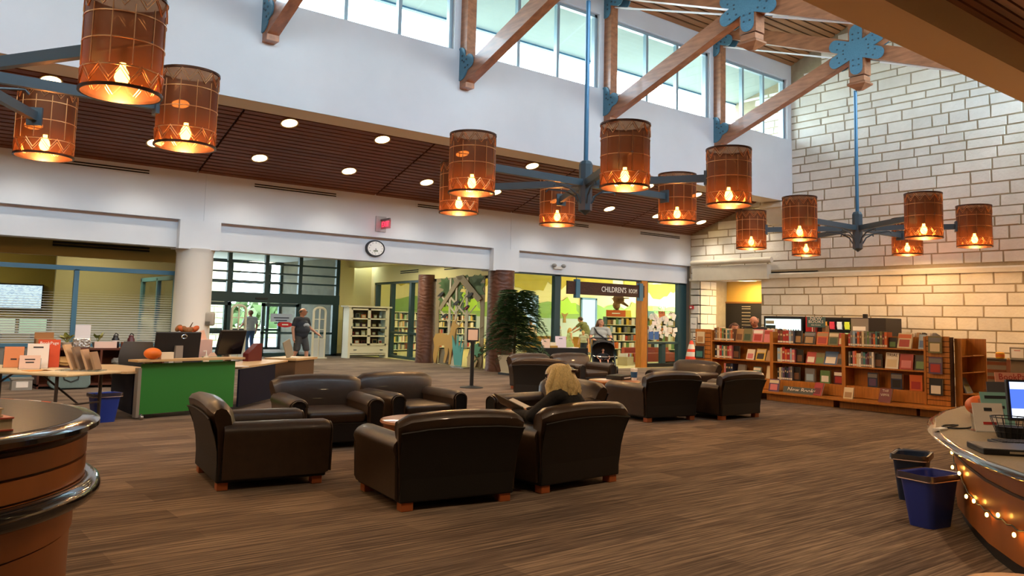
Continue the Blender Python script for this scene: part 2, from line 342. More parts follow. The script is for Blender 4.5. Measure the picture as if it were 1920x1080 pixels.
prism(bm, [(19.75, 0), (19.75, 4.98), (17.7, 5.78), (17.7, 9.55), (15.6, 10.5), (10.8, 12.3), (5.9, 10.5), (5.9, 6.7), (-10, 4.2), (-10, 0), (AY0, 0), (AY0, AZ), (AY1, AZ), (AY1, 0)], 24.1, 24.5, 'x'); fixn(bm)
swall = struct(mk('wall_stone', bm, MORTAR), 'pale limestone block wall with sandy mortar joints')
# random ashlar courses: each block a part, those least seen joined
rs = random.Random(3); cand = []; z = .02; courses = []
while z < 12.1:
    h = rs.choice([.2, .24, .29, .29, .33]); courses.append((z, z+h)); z += h+.03
for z0, z1 in courses:
    y = 19.68
    while y > 1.2:
        w = rs.uniform(.42, 1.15); y1 = max(y-w, 1.0); zm = z1
        if (y1 < AY1 and y > AY0 and z0 < AZ):          # cut round the alcove
            if y > AY1+.15: y1 = AY1
            elif y1 < AY0-.15: cand.append((y1, AY0, z0, min(z1, 99))) if True else 0; y = y1-.03; continue
            else: y = y1-.03; continue
        t = min(wall_top(y), wall_top(y1), wall_top((y+y1)/2))
        if y > 17.72 and y1 < 17.7: t = wall_top(y)
        if z0 < t-.1 and not (3.18 < (z0+z1)/2 < 3.36 and y < 16.4) and not (3.15 < z1 and z0 < 3.9 and y > 16.2 and y1 < 19.5 and z0 < 3.62 and z1 > 3.2 and False):
            cand.append((y1, y, z0, min(z1, t-.01)))
        y = y1-.035
def inview(c):
    ym = (c[0]+c[1])/2; zm = (c[2]+c[3])/2; v = Vector((24.1, ym, zm-1.58)); q = [sum(CR[i][j]*v[j] for j in range(3)) for i in range(3)]
    px = 960+1528.3*q[0]/q[2]; py = 450+1528.3*q[1]/q[2]
    return 1290 < px < 1925 and 20 < py < 655 and not (ym > 15.42 and zm > 5.9 and px < 1400) and not (zm < 1.35 and ym > 10) and not (ym < 10 and zm > 10.5)
cand.sort(key=lambda c: -((c[1]-c[0])*(c[3]-c[2])) if inview(c) else 1)
def stone(bm, c, r):
    j = lambda: r.uniform(-.014, .014)
    d = r.uniform(.012, .03); y0, y1, z0, z1 = c
    f = [bm.verts.new((24.1-d, a, b)) for a, b in ((y0+.012+j(), z0+.008+j()*.5), (y1-.012+j(), z0+.008+j()*.5), (y1-.012+j(), z1-.008+j()*.5), (y0+.012+j(), z1-.008+j()*.5))]
    b = [bm.verts.new((24.11, a, b)) for a, b in ((y0, z0), (y1, z0), (y1, z1), (y0, z1))]
    bm.faces.new(f); 
    for i in range(4): bm.faces.new((f[i], b[i], b[(i+1) % 4], f[(i+1) % 4]))
for c in cand[:300]:
    bm = NB(); stone(bm, c, rs); fixn(bm); mk('stone_block', bm, STONE, swall)
bm = NB()
for c in cand[300:]: stone(bm, c, rs)
fixn(bm); o = mk('stone_blocks', bm, STONE, swall); o['kind'] = 'stuff'
bm = NB(); box(bm, 24.1, 24.9, 19.76, 20.3, 0, 5.0); struct(mk('wall_corner', bm, M('corner_pier', '6e6a60', .85)))
# string course, lintel over the alcove, half-round moulding, corbel
bm = NB(); prism(bm, [(24.12, 3.18), (23.98, 3.18), (23.98, 3.3), (24.02, 3.34), (24.12, 3.36)], 1, 16.3, 'y'); fixn(bm); struct(mk('trim_5', bm, CAST), 'thin stone string course along the limestone wall')
bm = NB(); box(bm, 23.88, 24.15, 16.25, 19.45, 3.15, 3.66); box(bm, 24.0, 24.15, 19.3, 19.7, 3.15, 3.25); struct(mk('trim_6', bm, CAST, bevel=.01, seg=1), 'cast stone lintel over the alcove')
bm = NB(); tube(bm, [(23.92, 16.1, 3.8), (23.92, 19.5, 3.8)], .1, 12); struct(mk('trim_7', bm, CAST, smooth=True), 'half-round stone moulding above the lintel')
bm = NB(); prism(bm, [(24.1, 4.95), (23.85, 5.0), (23.6, 5.3), (23.5, 5.45), (23.5, 5.68), (24.1, 5.68)], 15.45, 16.15, 'y'); fixn(bm); box(bm, 23.4, 24.1, 15.38, 16.22, 5.5, 5.6)
struct(mk('trim_8', bm, CAST), 'cast stone corbel under the soffit beam')
# alcove behind the wall
bm = NB(); box(bm, 24.1, 25.7, 19.27, 19.6, 0, 3.3); o = struct(mk('wall_alcove_side', bm, MORTAR), 'stone reveal of the alcove')
y = 0
for z0, z1 in courses:
    if z0 > 3.05: break
    z1 = min(z1, 3.14)
    x = 24.13; rr = random.Random(int(z0*100))
    while x < 25.0:
        w = rr.uniform(.35, .8); x1 = min(x+w, 25.06); bm = NB(); box(bm, x, x1-.025, 19.245, 19.28, z0, z1); mk('stone_block', bm, STONE, o); x = x1
bm = NB(); box(bm, 25.7, 25.9, 14.5, 19.6, 0, 3.3); struct(mk('wall_alcove_back', bm, M('alcove_yellow', 'd6ac52', .8)))
bm = NB(); box(bm, 24.1, 25.9, 14.5, 19.6, 3.2, 3.4); struct(mk('ceiling_alcove', bm, WHITE))
bm = NB(); box(bm, 24.4, 25.9, 14.3, 14.5, 0, 3.3); struct(mk('wall_alcove_right', bm, M('alcove_yellow')))

# ---- trusses: crossing scissor chords, wall posts, king post, blue gusset plates
def truss(x, label, detail=True):
    t = thing('scissor_truss', label, 'truss', (x, 10.8, 6.8), group='timber scissor trusses')
    w = .25; hz = 2.05
    for s in (1, -1):
        bm = NB(); box(bm, -w/2, w/2, s*4.36 if s > 0 else -4.76, 4.76 if s > 0 else -4.36, .1, 3.52); mk('post', bm, TIMBER, t)
        bm = NB(); beam(bm, (0, s*4.74, .28), (0, -s*4.25, 3.69), w*.98, .38, (0, 0, 1)); mk('chord', bm, TIMBER, t)
    bm = NB(); box(bm, -.16, .16, -.22, .22, 1.36, 5.0); kp = mk('king_post', bm, TIMBER, t)
    bm = NB()
    for r0, r1, za, zb in ((.2, .2, 1.33, 1.2), (.2, .25, 1.2, 1.16), (.25, .25, 1.16, 1.12), (.25, .06, 1.12, .98)):
        A = [bm.verts.new((i*r0*.8, j*r0, za)) for i, j in ((-1, -1), (1, -1), (1, 1), (-1, 1))]; B = [bm.verts.new((i*r1*.8, j*r1, zb)) for i, j in ((-1, -1), (1, -1), (1, 1), (-1, 1))]
        loft_rings(bm, [A, B])
    fixn(bm); mk('finial', bm, TIMBER, kp)
    bm = NB(); beam(bm, (0, 4.4, 3.28), (0, .55, 1.97), .03, .04); mk('light_strip', bm, M('white_tube', 'f4f6f6', .4), t)
    bm = NB(); beam(bm, (0, -.55, 1.62), (0, -3.9, .42), .03, .04); mk('light_strip', bm, M('white_tube'), t)
    # lobed gusset plates on both faces
    def lobes(cy, cz, arms, r=.17):
        pts = []; n = 96
        for k in range(n):
            a = 2*PI*k/n; best = .27
            for ang, ln in arms:
                da = (a-ang+PI) % (2*PI)-PI
                if abs(da) < PI/2:
                    p = abs(math.sin(da)); c = math.cos(da)
                    if p*ln/max(c, 1e-3) < 1e9:
                        # distance where the ray leaves a stadium of half width r, length ln
                        d = min(ln*c+math.sqrt(max(r*r-(ln*p)**2, 0)) if ln*p < r else 0, 9)
                        e = r/p if p > 1e-3 else 9
                        best = max(best, d if d > 0 and ln*p < r else min(e, ln if e < ln else 0) if e < ln else 0)
            pts.append((cy+best*math.cos(a), cz+best*math.sin(a)))
        return pts
    sl = math.atan2(3.54, 9.34)
    specs = [(0, hz, [(PI/2, .5), (-PI/2, .5), (sl, .62), (PI-sl, .62), (-sl, .62), (PI+sl, .62)])]
    for s in (1, -1):
        ang = PI-sl if s > 0 else sl
        specs.append((s*4.56, .55, [(PI/2, .35), (ang, .35)])); specs.append((s*4.56, 3.55, [(-PI/2, .4), (PI+sl if s > 0 else -sl, .5), (PI/2, .2)]))
    for (cy, cz, arms) in specs:
        for sx in (-1, 1):
            bm = NB(); prism(bm, lobes(cy, cz, arms), sx*(w/2+.002 if cy else .162), sx*(w/2+.03 if cy else .19), 'x'); fixn(bm); pl = mk('gusset_plate', bm, STEELBLUE, t)
            if sx < 0:
                bm = NB(); rr = random.Random(5)
                for ang, ln in arms:
                    for q in (.55, .85):
                        for o2 in (-.08, .08):
                            yy = cy+math.cos(ang)*ln*q-math.sin(ang)*o2; zz = cz+math.sin(ang)*ln*q+math.cos(ang)*o2; xx = -(w/2+.03 if cy else .19)
                            cbox(bm, (xx-.008, yy, zz), (.02, .035, .035))
                mk('bolts', bm, DARKSTEEL, pl)['kind'] = 'stuff'
    return t
for x, l in zip(TX[2:], ('timber scissor truss above the nearest chandelier', 'timber scissor truss with its foot at the top left of the white wall', 'timber scissor truss from which the middle chandelier hangs', 'timber scissor truss between the middle and far chandeliers', 'timber scissor truss nearest the stone wall, holding the far chandelier')):
    truss(x, l)

# ---- columns
bm = NB(); lathe(bm, [(.46, 0), (.46, .05), (.435, .08), (.42, 2.95), (.44, 3.0), (.46, 3.06)], 32, (6.15, 20.05, 0)); struct(mk('column_white', bm, M('column_plaster', 'd8d2c8', .7, bump=(50, .05)), smooth=True), 'round white plaster column beside the glass office')
def bark():
    m = M('carved_redwood', '57301f', .5, noise=(5, .45), stretch=(1, 1, .3), bump=(7, .3)); nt = m.node_tree
    w = nt.nodes.new('ShaderNodeTexWave'); w.wave_type = 'RINGS'; w.inputs['Scale'].default_value = 2.5; w.inputs['Distortion'].default_value = 9; w.inputs['Detail'].default_value = 2
    t = nt.nodes.new('ShaderNodeTexCoord'); nt.links.new(t.outputs['Object'], w.inputs['Vector']); bp = nt.nodes.new('ShaderNodeBump'); bp.inputs['Strength'].default_value = .35; bp.inputs['Distance'].default_value = .015
    nt.links.new(w.outputs['Fac'], bp.inputs['Height']); nt.links.new(bp.outputs[0], nt.nodes['Principled BSDF'].inputs['Normal']); return m
BARK = bark()
for nm, x, y, r, l in (('column_carved', 15.3, 19.85, .42, 'carved dark redwood column beside the potted tree'), ('column_carved', 15.5, 24.35, .34, 'carved dark redwood column left of the deer mural')):
    bm = NB(); lathe(bm, [(r*1.03, 0), (r*1.03, .1), (r, .15), (r*.97, 3.06)], 28, (0, 0, 0)); o = struct(mk(nm, bm, BARK, smooth=True), l); o.location = (x, y, 0)
# ================================================================== LAMPS
DL_E = emit_mat('downlight_glow', 'ffdc9a', 9); RING = M('brass_ring', 'b99a62', .35, .6)
def lamp_light(name, typ, loc, watts, col, parent=None, rad=.08, spot=None, rot=None):
    d = bpy.data.lights.new(name, typ); d.energy = watts; d.color = srgb(col)[:3]; d.shadow_soft_size = rad
    if typ == 'SPOT': d.spot_size = spot; d.spot_blend = .7
    o = bpy.data.objects.new(name, d); COL.objects.link(o); o.location = loc; o.parent = parent
    if rot: o.rotation_euler = rot
    return o
def downlight(x, y, z, slope, label, watts=60, group='recessed ceiling downlights', col='fff0dc', spot=1.9):
    t = thing('downlight', label, 'downlight', (x, y, z), group=group); rot = (math.atan(slope), 0, 0)
    bm = NB(); lathe(bm, [(.17, -.005), (.2, -.015), (.2, .02), (.17, .02)], 20, caps=False); fixn(bm); r = mk('trim_ring', bm, RING, t, smooth=True); r.rotation_euler = rot
    bm = NB(); lathe(bm, [(.175, .0), (.175, .012)], 20); l = mk('lens', bm, DL_E, t); l.rotation_euler = rot
    lamp_light('downlight_lamp', 'SPOT', (0, 0, -.06), watts, col, t, .1, spot)
    return t
rowY = ((16.97, 5.785), (18.63, 5.235))
for r, (y, z) in enumerate(rowY):
    for k in range(10):
        x = 2.4+2.33*k
        downlight(x, y, z-.015, -.335, 'glowing recessed downlight, %s from the left in the %s row of the slatted aisle ceiling' % (ORD[k], 'upper' if r == 0 else 'lower'), 75 if r == 0 else 55)
for k in range(8):
    for y, z in ((2.6, 6.02), (-2.2, 5.22)):
        x = -6+4*k; downlight(x, y, z, .166, 'recessed downlight in the slatted right aisle ceiling, %s from the left, %s row' % (ORD[k], 'inner' if y > 0 else 'outer'), 150 if k < 6 else 420, 'right aisle downlights', col='ffdcb4', spot=2.0)
for k, y in enumerate((4.5, 2.2, -.2)): downlight(22.5, y, 6.37+.164*(y-5.3), .166, 'recessed wall-washing downlight by the stone wall, %s from the soffit beam' % ('first', 'second', 'third')[k], 260, 'right aisle downlights', col='ffc074', spot=2.75)
# chandeliers
def copper():
    m = bpy.data.materials.new('perforated_copper'); m.use_nodes = True; nt = m.node_tree; L = nt.links.new; b = nt.nodes['Principled BSDF']
    b.inputs['Base Color'].default_value = srgb('6a4028'); b.inputs['Metallic'].default_value = .75; b.inputs['Roughness'].default_value = .38
    o = nt.nodes['Material Output']; t = nt.nodes.new('ShaderNodeBsdfTransparent'); t.inputs[0].default_value = srgb('d9a880'); x = nt.nodes.new('ShaderNodeMixShader'); x.inputs[0].default_value = .34
    tl = nt.nodes.new('ShaderNodeBsdfTranslucent'); tl.inputs[0].default_value = srgb('b0652e'); x2 = nt.nodes.new('ShaderNodeMixShader'); x2.inputs[0].default_value = .03
    L(b.outputs[0], x2.inputs[1]); L(tl.outputs[0], x2.inputs[2]); L(x2.outputs[0], x.inputs[1]); L(t.outputs[0], x.inputs[2]); L(x.outputs[0], o.inputs[0]); return m
COPPER = copper(); COPRIM = M('dark_copper_rim', '4a2c1c', .35, .8); COPLINE = M('bright_copper_seam', 'd09a68', .3, .9); BULB = emit_mat('bulb_glow', 'ffc46a', 40)
def lamp(parent, x, y, rz):
    R = .39; H0, H1 = -.5, .5
    bm = NB(); lathe(bm, [(R, H0), (R, H1)], 36, (0, 0, 0), caps=False); s = mk('shade', bm, COPPER, parent, smooth='all'); s.location = (x, y, 0); s.rotation_euler = (0, 0, rz)
    for z in (H0, H1): bm = NB(); lathe(bm, [(R-.012, z-.015), (R+.014, z-.015), (R+.014, z+.015), (R-.012, z+.015), (R-.012, z-.015)], 36, caps=False); mk('rim', bm, COPRIM, s, smooth=True)
    bm = NB()
    for z in (-.3, -.02, .25): lathe(bm, [(R+.001, z-.006), (R+.008, z-.006), (R+.008, z+.006), (R+.001, z+.006)], 36, caps=False)
    for k in range(12):
        a = 2*PI*k/12; tube(bm, [((R+.004)*math.cos(a), (R+.004)*math.sin(a), z) for z in (-.28, .34)], .006, 4)
    for z0, amp in ((-.36, .07), (.38, -.07)):
        pts = [((R+.006)*math.cos(2*PI*k/24), (R+.006)*math.sin(2*PI*k/24), z0+(amp if k % 2 else -amp)) for k in range(25)]; tube(bm, pts, .008, 4)
        pts = [((R+.006)*math.cos(2*PI*k/24), (R+.006)*math.sin(2*PI*k/24), z0-.045*(1 if amp > 0 else -1)+(amp if k % 2 else -amp)) for k in range(25)]; tube(bm, pts, .006, 4)
    mk('seam_lines', bm, COPLINE, s)['kind'] = 'stuff'
    bm = NB(); lathe(bm, [(.0, -.42), (.05, -.4), (.075, -.34), (.06, -.27), (.03, -.22), (.03, -.18)], 14); mk('bulb', bm, BULB, s, smooth=True)
    bm = NB(); lathe(bm, [(.035, -.18), (.04, -.1), (.04, 0)], 10); box(bm, -R, R, -.015, .015, -.02, .01); mk('socket', bm, DARKSTEEL, s)
    lamp_light('bulb_light', 'POINT', (0, 0, -.46), 52, 'ffc584', s, .05)
def chandelier(x, y, z, top, label):
    t = thing('chandelier', label, 'chandelier', (x, y, z), group='chandeliers of six copper lamps')
    bm = NB(); lathe(bm, [(.0, -.62), (.13, -.53), (.13, .36), (.1, .42), (.05, .44)], 8); mk('hub', bm, DARKSTEEL, t)
    bm = NB(); lathe(bm, [(.045, .4), (.045, top-z)], 10); mk('rod', bm, M('blue_rod', '3f6f90', .35, .2), t, smooth=True)
    for k in range(6):
        a = k*PI/3; ca, sa = math.cos(a), math.sin(a)
        bm = NB(); beam(bm, (.1*ca, .1*sa, 0), (2.26*ca, 2.26*sa, 0), .09, .13); ar = mk('arm', bm, DARKSTEEL, t)
        bm = NB(); tube(bm, [(.12*ca, .12*sa, -.4), (.2*ca, .2*sa, -.25), (.4*ca, .4*sa, -.14), (.75*ca, .75*sa, -.09), (.8*ca, .8*sa, -.14)], .018, 6); mk('scroll', bm, DARKSTEEL, ar)
        bm = NB(); cbox(bm, (2.26*ca, 2.26*sa, 0), (.05, .2, .26), Matrix.Rotation(a, 3, 'Z')); mk('bracket', bm, DARKSTEEL, ar)
        lamp(t, 2.66*ca, 2.66*sa, a)
    return t
chandelier(.58, 11.3, 4.3, 7.8, 'six-lamp copper chandelier at the top left, cut by the frame')
chandelier(10.62, 11.22, 4.2, 7.8, 'six-lamp copper chandelier hanging in the middle of the hall')
chandelier(20.05, 10.93, 4.15, 7.8, 'far six-lamp copper chandelier in front of the stone wall')
# ================================================================== ROOMS BEHIND THE BEAM
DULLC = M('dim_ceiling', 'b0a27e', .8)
# office on the left
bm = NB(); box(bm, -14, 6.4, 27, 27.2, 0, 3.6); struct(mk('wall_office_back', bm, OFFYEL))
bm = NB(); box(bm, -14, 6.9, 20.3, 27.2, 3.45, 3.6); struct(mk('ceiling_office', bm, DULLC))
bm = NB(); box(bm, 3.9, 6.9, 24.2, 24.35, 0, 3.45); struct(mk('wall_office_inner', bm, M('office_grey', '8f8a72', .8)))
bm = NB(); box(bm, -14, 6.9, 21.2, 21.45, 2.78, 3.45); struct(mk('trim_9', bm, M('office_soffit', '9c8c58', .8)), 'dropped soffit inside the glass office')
bm = NB(); box(bm, 3.3, 5.4, 21.17, 21.2, 3.0, 3.04); box(bm, 3.3, 5.4, 21.17, 21.2, 3.07, 3.11); struct(mk('trim_10', bm, VENTBLK), 'linear air slot in the office soffit')
FROST = glass_mat('striped_frosted_glass', 'eef2ee', .1, frost=.62)
part = struct(thing('partition_office', 'blue framed glass office partition with fine frosted stripes', 'partition'))
del part['category']
def rail(x0, x1, y0, y1, z0, z1, nm='rail'):
    bm = NB(); box(bm, x0, x1, y0, y1, z0, z1); return mk(nm, bm, FRAMEBLUE, part)
rail(-3, 5.9, 20.38, 20.48, 2.43, 2.53, 'top_rail'); rail(-3, 5.9, 20.38, 20.48, .72, .8, 'middle_rail')
for x in (1.2, 3.7, 5.85): rail(x-.05, x+.05, 20.38, 20.48, 0, 2.45, 'mullion')
rail(-3, 5.9, 20.39, 20.47, 0, .12, 'bottom_rail')
for x0, x1 in ((-3, 1.15), (1.25, 3.65), (3.75, 5.8)):
    bm = NB(); box(bm, x0, x1, 20.425, 20.435, .8, 2.43); mk('pane', bm, FROST, part)
    bm = NB(); box(bm, x0, x1, 20.41, 20.45, .12, .72); mk('panel', bm, M('grey_infill', '77756c', .6), part)
rail(5.8, 5.9, 20.48, 23.4, 2.33, 2.43, 'return_rail'); rail(5.8, 5.9, 23.3, 23.4, 0, 2.4, 'mullion'); rail(5.8, 5.9, 21.8, 21.9, 0, 2.4, 'mullion')
bm = NB(); box(bm, 5.845, 5.855, 20.5, 23.3, .8, 2.33); mk('pane', bm, FROST, part)
# wall screen and desk monitors inside the office
def screen_mat(name, lines, base, st=1.0):
    m = bpy.data.materials.new(name); m.use_nodes = True; nt = m.node_tree; nt.nodes.clear(); L = nt.links.new
    o = nt.nodes.new('ShaderNodeOutputMaterial'); e = nt.nodes.new('ShaderNodeEmission'); e.inputs[1].default_value = st; t = nt.nodes.new('ShaderNodeTexCoord')
    b = nt.nodes.new('ShaderNodeTexBrick'); b.inputs['Scale'].default_value = lines; b.inputs['Color1'].default_value = srgb(base); b.inputs['Color2'].default_value = srgb('7f9fd0'); b.inputs['Mortar'].default_value = srgb('e8f2fa'); b.inputs['Mortar Size'].default_value = .03; b.inputs['Bias'].default_value = -.3
    mp = nt.nodes.new('ShaderNodeMapping'); mp.inputs['Rotation'].default_value = (PI/2, 0, 0); L(t.outputs['Object'], mp.inputs[0]); L(mp.outputs[0], b.inputs['Vector']); L(b.outputs['Color'], e.inputs[0]); L(e.outputs[0], o.inputs[0]); return m
t = thing('wall_screen', 'large lit wall screen with blue table lines behind the office glass', 'screen', (3.1, 26.9, 1.52))
bm = NB(); box(bm, -.95, .95, -.03, .06, 0, .72); mk('frame', bm, BLACK, t, bevel=.01)
bm = NB(); box(bm, -.91, .91, -.036, -.03, .04, .68); mk('screen', bm, screen_mat('schedule_screen', 9, 'd8ecf8', .75), t)
for x, y, c, l in ((2.9, 25.4, 'd9e2c6', 'left of two lit monitors low behind the striped office glass'), (3.62, 25.3, 'c6e2c0', 'right of two lit monitors low behind the striped office glass')):
    t = thing('office_monitor', l, 'monitor', (x, y, .74), group='monitors in the office')
    bm = NB(); box(bm, -.34, .34, -.02, .03, .12, .55); mk('frame', bm, BLACK, t); bm = NB(); box(bm, -.32, .32, -.026, -.02, .14, .53); mk('screen', bm, emit_mat('scr'+c, c, .55), t)
    bm = NB(); box(bm, -.04, .04, .0, .04, 0, .2); box(bm, -.15, .15, -.1, .1, 0, .015); mk('stand', bm, BLACK, t)
t = thing('office_desk', 'office desk behind the striped glass', 'desk', (3.2, 25.4, 0)); bm = NB(); box(bm, -1.6, 1.6, -.4, .4, .7, .74); mk('top', bm, M('desk_laminate', 'b09468', .5), t)
for x in (-1.5, 1.5): bm = NB(); box(bm, x-.03, x+.03, -.38, .38, 0, .7); mk('side_panel', bm, M('desk_laminate'), t)

# entrance: ceiling, glazed vestibule wall at Y = 29.3
bm = NB(); box(bm, 6.4, 16.6, 20.3, 29.5, 3.85, 4.0); struct(mk('ceiling_entrance', bm, M('entrance_ceiling', 'cfc48c', .8)))
bm = NB(); box(bm, 6.4, 6.6, 24.3, 35, 0, 3.9); struct(mk('wall_entrance_left', bm, YELLOW))
bm = NB(); box(bm, 14.55, 15.15, 29.2, 29.5, 0, 3.9); box(bm, 15.15, 17.3, 29.9, 30.1, 0, 3.9); box(bm, 15.05, 15.15, 29.5, 29.9, 0, 3.9); struct(mk('wall_entrance', bm, YELLOW), 'pale yellow wall behind the white display cabinet')
bm = NB(); box(bm, 14.5, 17.2, 29.14, 29.2, 0, .1); struct(mk('baseboard_entrance', bm, M('dark_baseboard', '1c1a1a', .6)))
ent = struct(thing('entrance_glazing', 'dark green framed glazed entrance wall', 'glazing')); del ent['category']
def fr(x0, x1, z0, z1, y=29.3, d=.07, nm='mullion', p=None):
    bm = NB(); box(bm, x0, x1, y-d, y+d, z0, z1); return mk(nm, bm, FRAMEGREEN, p or ent)
XV = [7.0, 8.6, 10.22, 11.6, 12.92, 14.47]
fr(6.6, 14.55, 1.96, 2.32, d=.11, nm='header'); fr(6.6, 14.55, 3.74, 3.86, nm='head_rail'); fr(6.6, 14.55, 0, .06, nm='sill')
for i, x in enumerate(XV):
    fr(x-.07, x+.07, 2.32, 3.75)
for z in (2.72, 3.05, 3.4): fr(6.6, 14.5, z-.03, z+.03, d=.05, nm='transom')
for i in range(len(XV)-1):
    for z0, z1 in ((2.32, 2.69), (2.75, 3.02), (3.08, 3.37), (3.43, 3.74)):
        bm = NB(); box(bm, XV[i]+.07, XV[i+1]-.07, 29.29, 29.31, z0, z1); mk('pane', bm, GLASS, ent)
fr(14.3, 14.55, 0, 2.0); fr(12.86, 13.0, 0, 2.0); fr(10.1, 10.22, 0, 2.0); fr(6.6, 10.2, .85, .95, nm='transom'); fr(13.0, 14.3, .82, .9, nm='transom'); fr(8.5, 8.6, 0, 2.0)
for x0, x1 in ((6.6, 8.5), (8.6, 10.1), (13.0, 14.3)):
    bm = NB(); box(bm, x0, x1, 29.29, 29.31, .06, .84); mk('pane', bm, GLASS, ent); bm = NB(); box(bm, x0, x1, 29.29, 29.31, .94, 1.96); mk('pane', bm, GLASS, ent)
bm = NB(); box(bm, 11.2, 11.65, 29.14, 29.2, 2.08, 2.14); mk('door_sensor', bm, BLACK, ent)
def slide_door(n, x0, x1, y, label):
    d = struct(thing('door_%d' % n, label, 'door', (0, 0, 0))); del d['category']
    for a, b, z0, z1, nm in ((x0, x0+.12, 0, 1.95, 'stile'), (x1-.12, x1, 0, 1.95, 'stile'), (x0, x1, 1.83, 1.95, 'rail'), (x0, x1, 0, .14, 'rail'), (x0, x1, .82, .9, 'rail')):
        bm = NB(); box(bm, a, b, y-.035, y+.035, z0, z1); mk(nm, bm, FRAMEGREEN, d)
    for z0, z1 in ((.14, .82), (.9, 1.83)): bm = NB(); box(bm, x0+.12, x1-.12, y-.008, y+.008, z0, z1); mk('pane', bm, GLASS, d)
    return d
sd = slide_door(1, 11.45, 12.88, 29.18, 'sliding glass entrance door with a notice sheet'); slide_door(2, 9.0, 10.3, 29.18, 'sliding glass entrance door slid open to the left')
t = thing('door_notice', 'pale blue notice sheet taped to the sliding door', 'notice', (12.2, 29.13, 1.4)); bm = NB(); box(bm, -.42, .42, 0, .006, -.13, .17); mk('sheet', bm, M('blue_paper', 'b4c4e2', .8), t)
text('#12/9/11', .09, M('ink', '303a5a', .8), t, (0, -.002, .02), FY, ext=.001, mirror=True)
t = thing('open_sign', 'small red oval sign on the sliding entrance door', 'sign', (12.35, 29.12, 1.17)); bm = NB(); prism(bm, [(.3*math.cos(a*PI/12), .1*math.sin(a*PI/12)) for a in range(24)], 0, .01, 'y'); fixn(bm); mk('plate', bm, M('red_plastic', 'c8262e', .4), t)
text('#4', .11, PAPER, t, (0, -.003, 0), FY, ext=.001, mirror=True)
# outer vestibule
bm = NB(); box(bm, 14.6, 14.75, 29.5, 35, 0, 3.9); struct(mk('wall_vestibule_side', bm, M('vestibule_stone', '6a6556', .85, noise=(3, .15))))
bm = NB(); box(bm, 6.4, 15, 29.5, 35, 3.85, 4.0); struct(mk('ceiling_vestibule', bm, WHITE))
og = struct(thing('outer_glazing', 'green framed outer vestibule glazing', 'glazing')); del og['category']
for x in (6.7, 8.7, 10.6, 12.3, 14.0, 14.55): fr(x-.06, x+.06, 0, 3.85, 35, p=og)
for z in (.05, .85, 2.1, 2.9, 3.8): fr(6.6, 14.6, z-.05, z+.05, 35, nm='transom', p=og)
# outdoors: stone porch pillars with an arch, lawn, shrubs
PORCH = M('porch_limestone', 'd8cba8', .9, noise=(2, .12))
bm = NB(); pts = [(5, 0), (5, 5.5), (26, 5.5), (26, 0), (17.6, 0), (17.6, 2.2)]
pts += [(15.6+2.0*math.cos(a*PI/10), 2.4+1.9*math.sin(a*PI/10)) for a in range(0, 11)] + [(13.6, 0), (12.1, 0), (12.1, 2.2)] + [(9.2+2.9*math.cos(a*PI/10), 2.4+1.9*math.sin(a*PI/10)) for a in range(0, 11)] + [(6.3, 0)]
prism(bm, pts, 38.5, 38.9, 'y'); fixn(bm); ar = struct(mk('wall_porch', bm, M('porch_mortar', 'b0a488', .9)), 'arched limestone porch outside the entrance')
for k in range(9):
    for x0, x1 in ((12.13, 12.8+.15*(k % 2)), (12.83+.15*(k % 2), 13.57)):
        bm = NB(); box(bm, x0, x1, 38.46, 38.52, .02+k*.26, .25+k*.26); mk('stone_block', bm, PORCH, ar)
bm = NB(); box(bm, -10, 45, 52, 90, -.05, .02); struct(mk('ground_lawn', bm, M('lawn', '6f8a3c', .95, noise=(6, .3))))
LEAF = M('shrub_leaf', '5d7d38', .7, noise=(9, .4))
def shrub(x, y, r, h, label, mat=LEAF, group='shrubs outside the entrance', name='shrub'):
    bm = NB(); rr = random.Random(int(x*13+y)); 
    for k in range(260):
        a = rr.uniform(0, 2*PI); ph = rr.uniform(0, PI*.5); q = rr.uniform(.7, 1); p = Vector((r*q*math.cos(a)*math.cos(ph), r*q*math.sin(a)*math.cos(ph), .1+h*q*math.sin(ph)))
        s = r*.16; n = Vector((rr.uniform(-1, 1), rr.uniform(-1, 1), rr.uniform(-.3, 1))).normalized(); u = n.orthogonal().normalized()*s; v = n.cross(u)
        bm.faces.new([bm.verts.new(p+u), bm.verts.new(p+v*.6), bm.verts.new(p-u), bm.verts.new(p-v*.6)])
    t = thing(name, label, 'shrub', (x, y, -.05), group=group); f = mk('foliage', bm, mat, t); f['kind'] = 'stuff'; bm = NB(); tube(bm, [(0, 0, 0), (0, 0, h*.7)], .05, 6); mk('stem', bm, M('stem_brown', '5a4630', .9), t)
shrub(14.9, 44, 1.0, 1.1, 'green flowering shrub seen through the sliding door'); shrub(10.2, 46, 1.2, .9, 'pale rounded shrub seen left of the open doorway', M('pale_leaf', 'a5ae86', .8, noise=(9, .3))); 
for x, y, r, h in ((6, 86, 5, 2.4), (20, 88, 6, 2.8), (-8, 88, 6, 2.4), (36, 88, 7, 3)): shrub(x, y, r, h, 'distant tree on the skyline, %s' % {6: 'behind the white column', 20: 'right of the porch pillar', -8: 'far to the left', 36: 'far to the right'}[x], M('far_tree', '4f6238', .8, noise=(.6, .3)), 'distant trees', 'distant_tree')

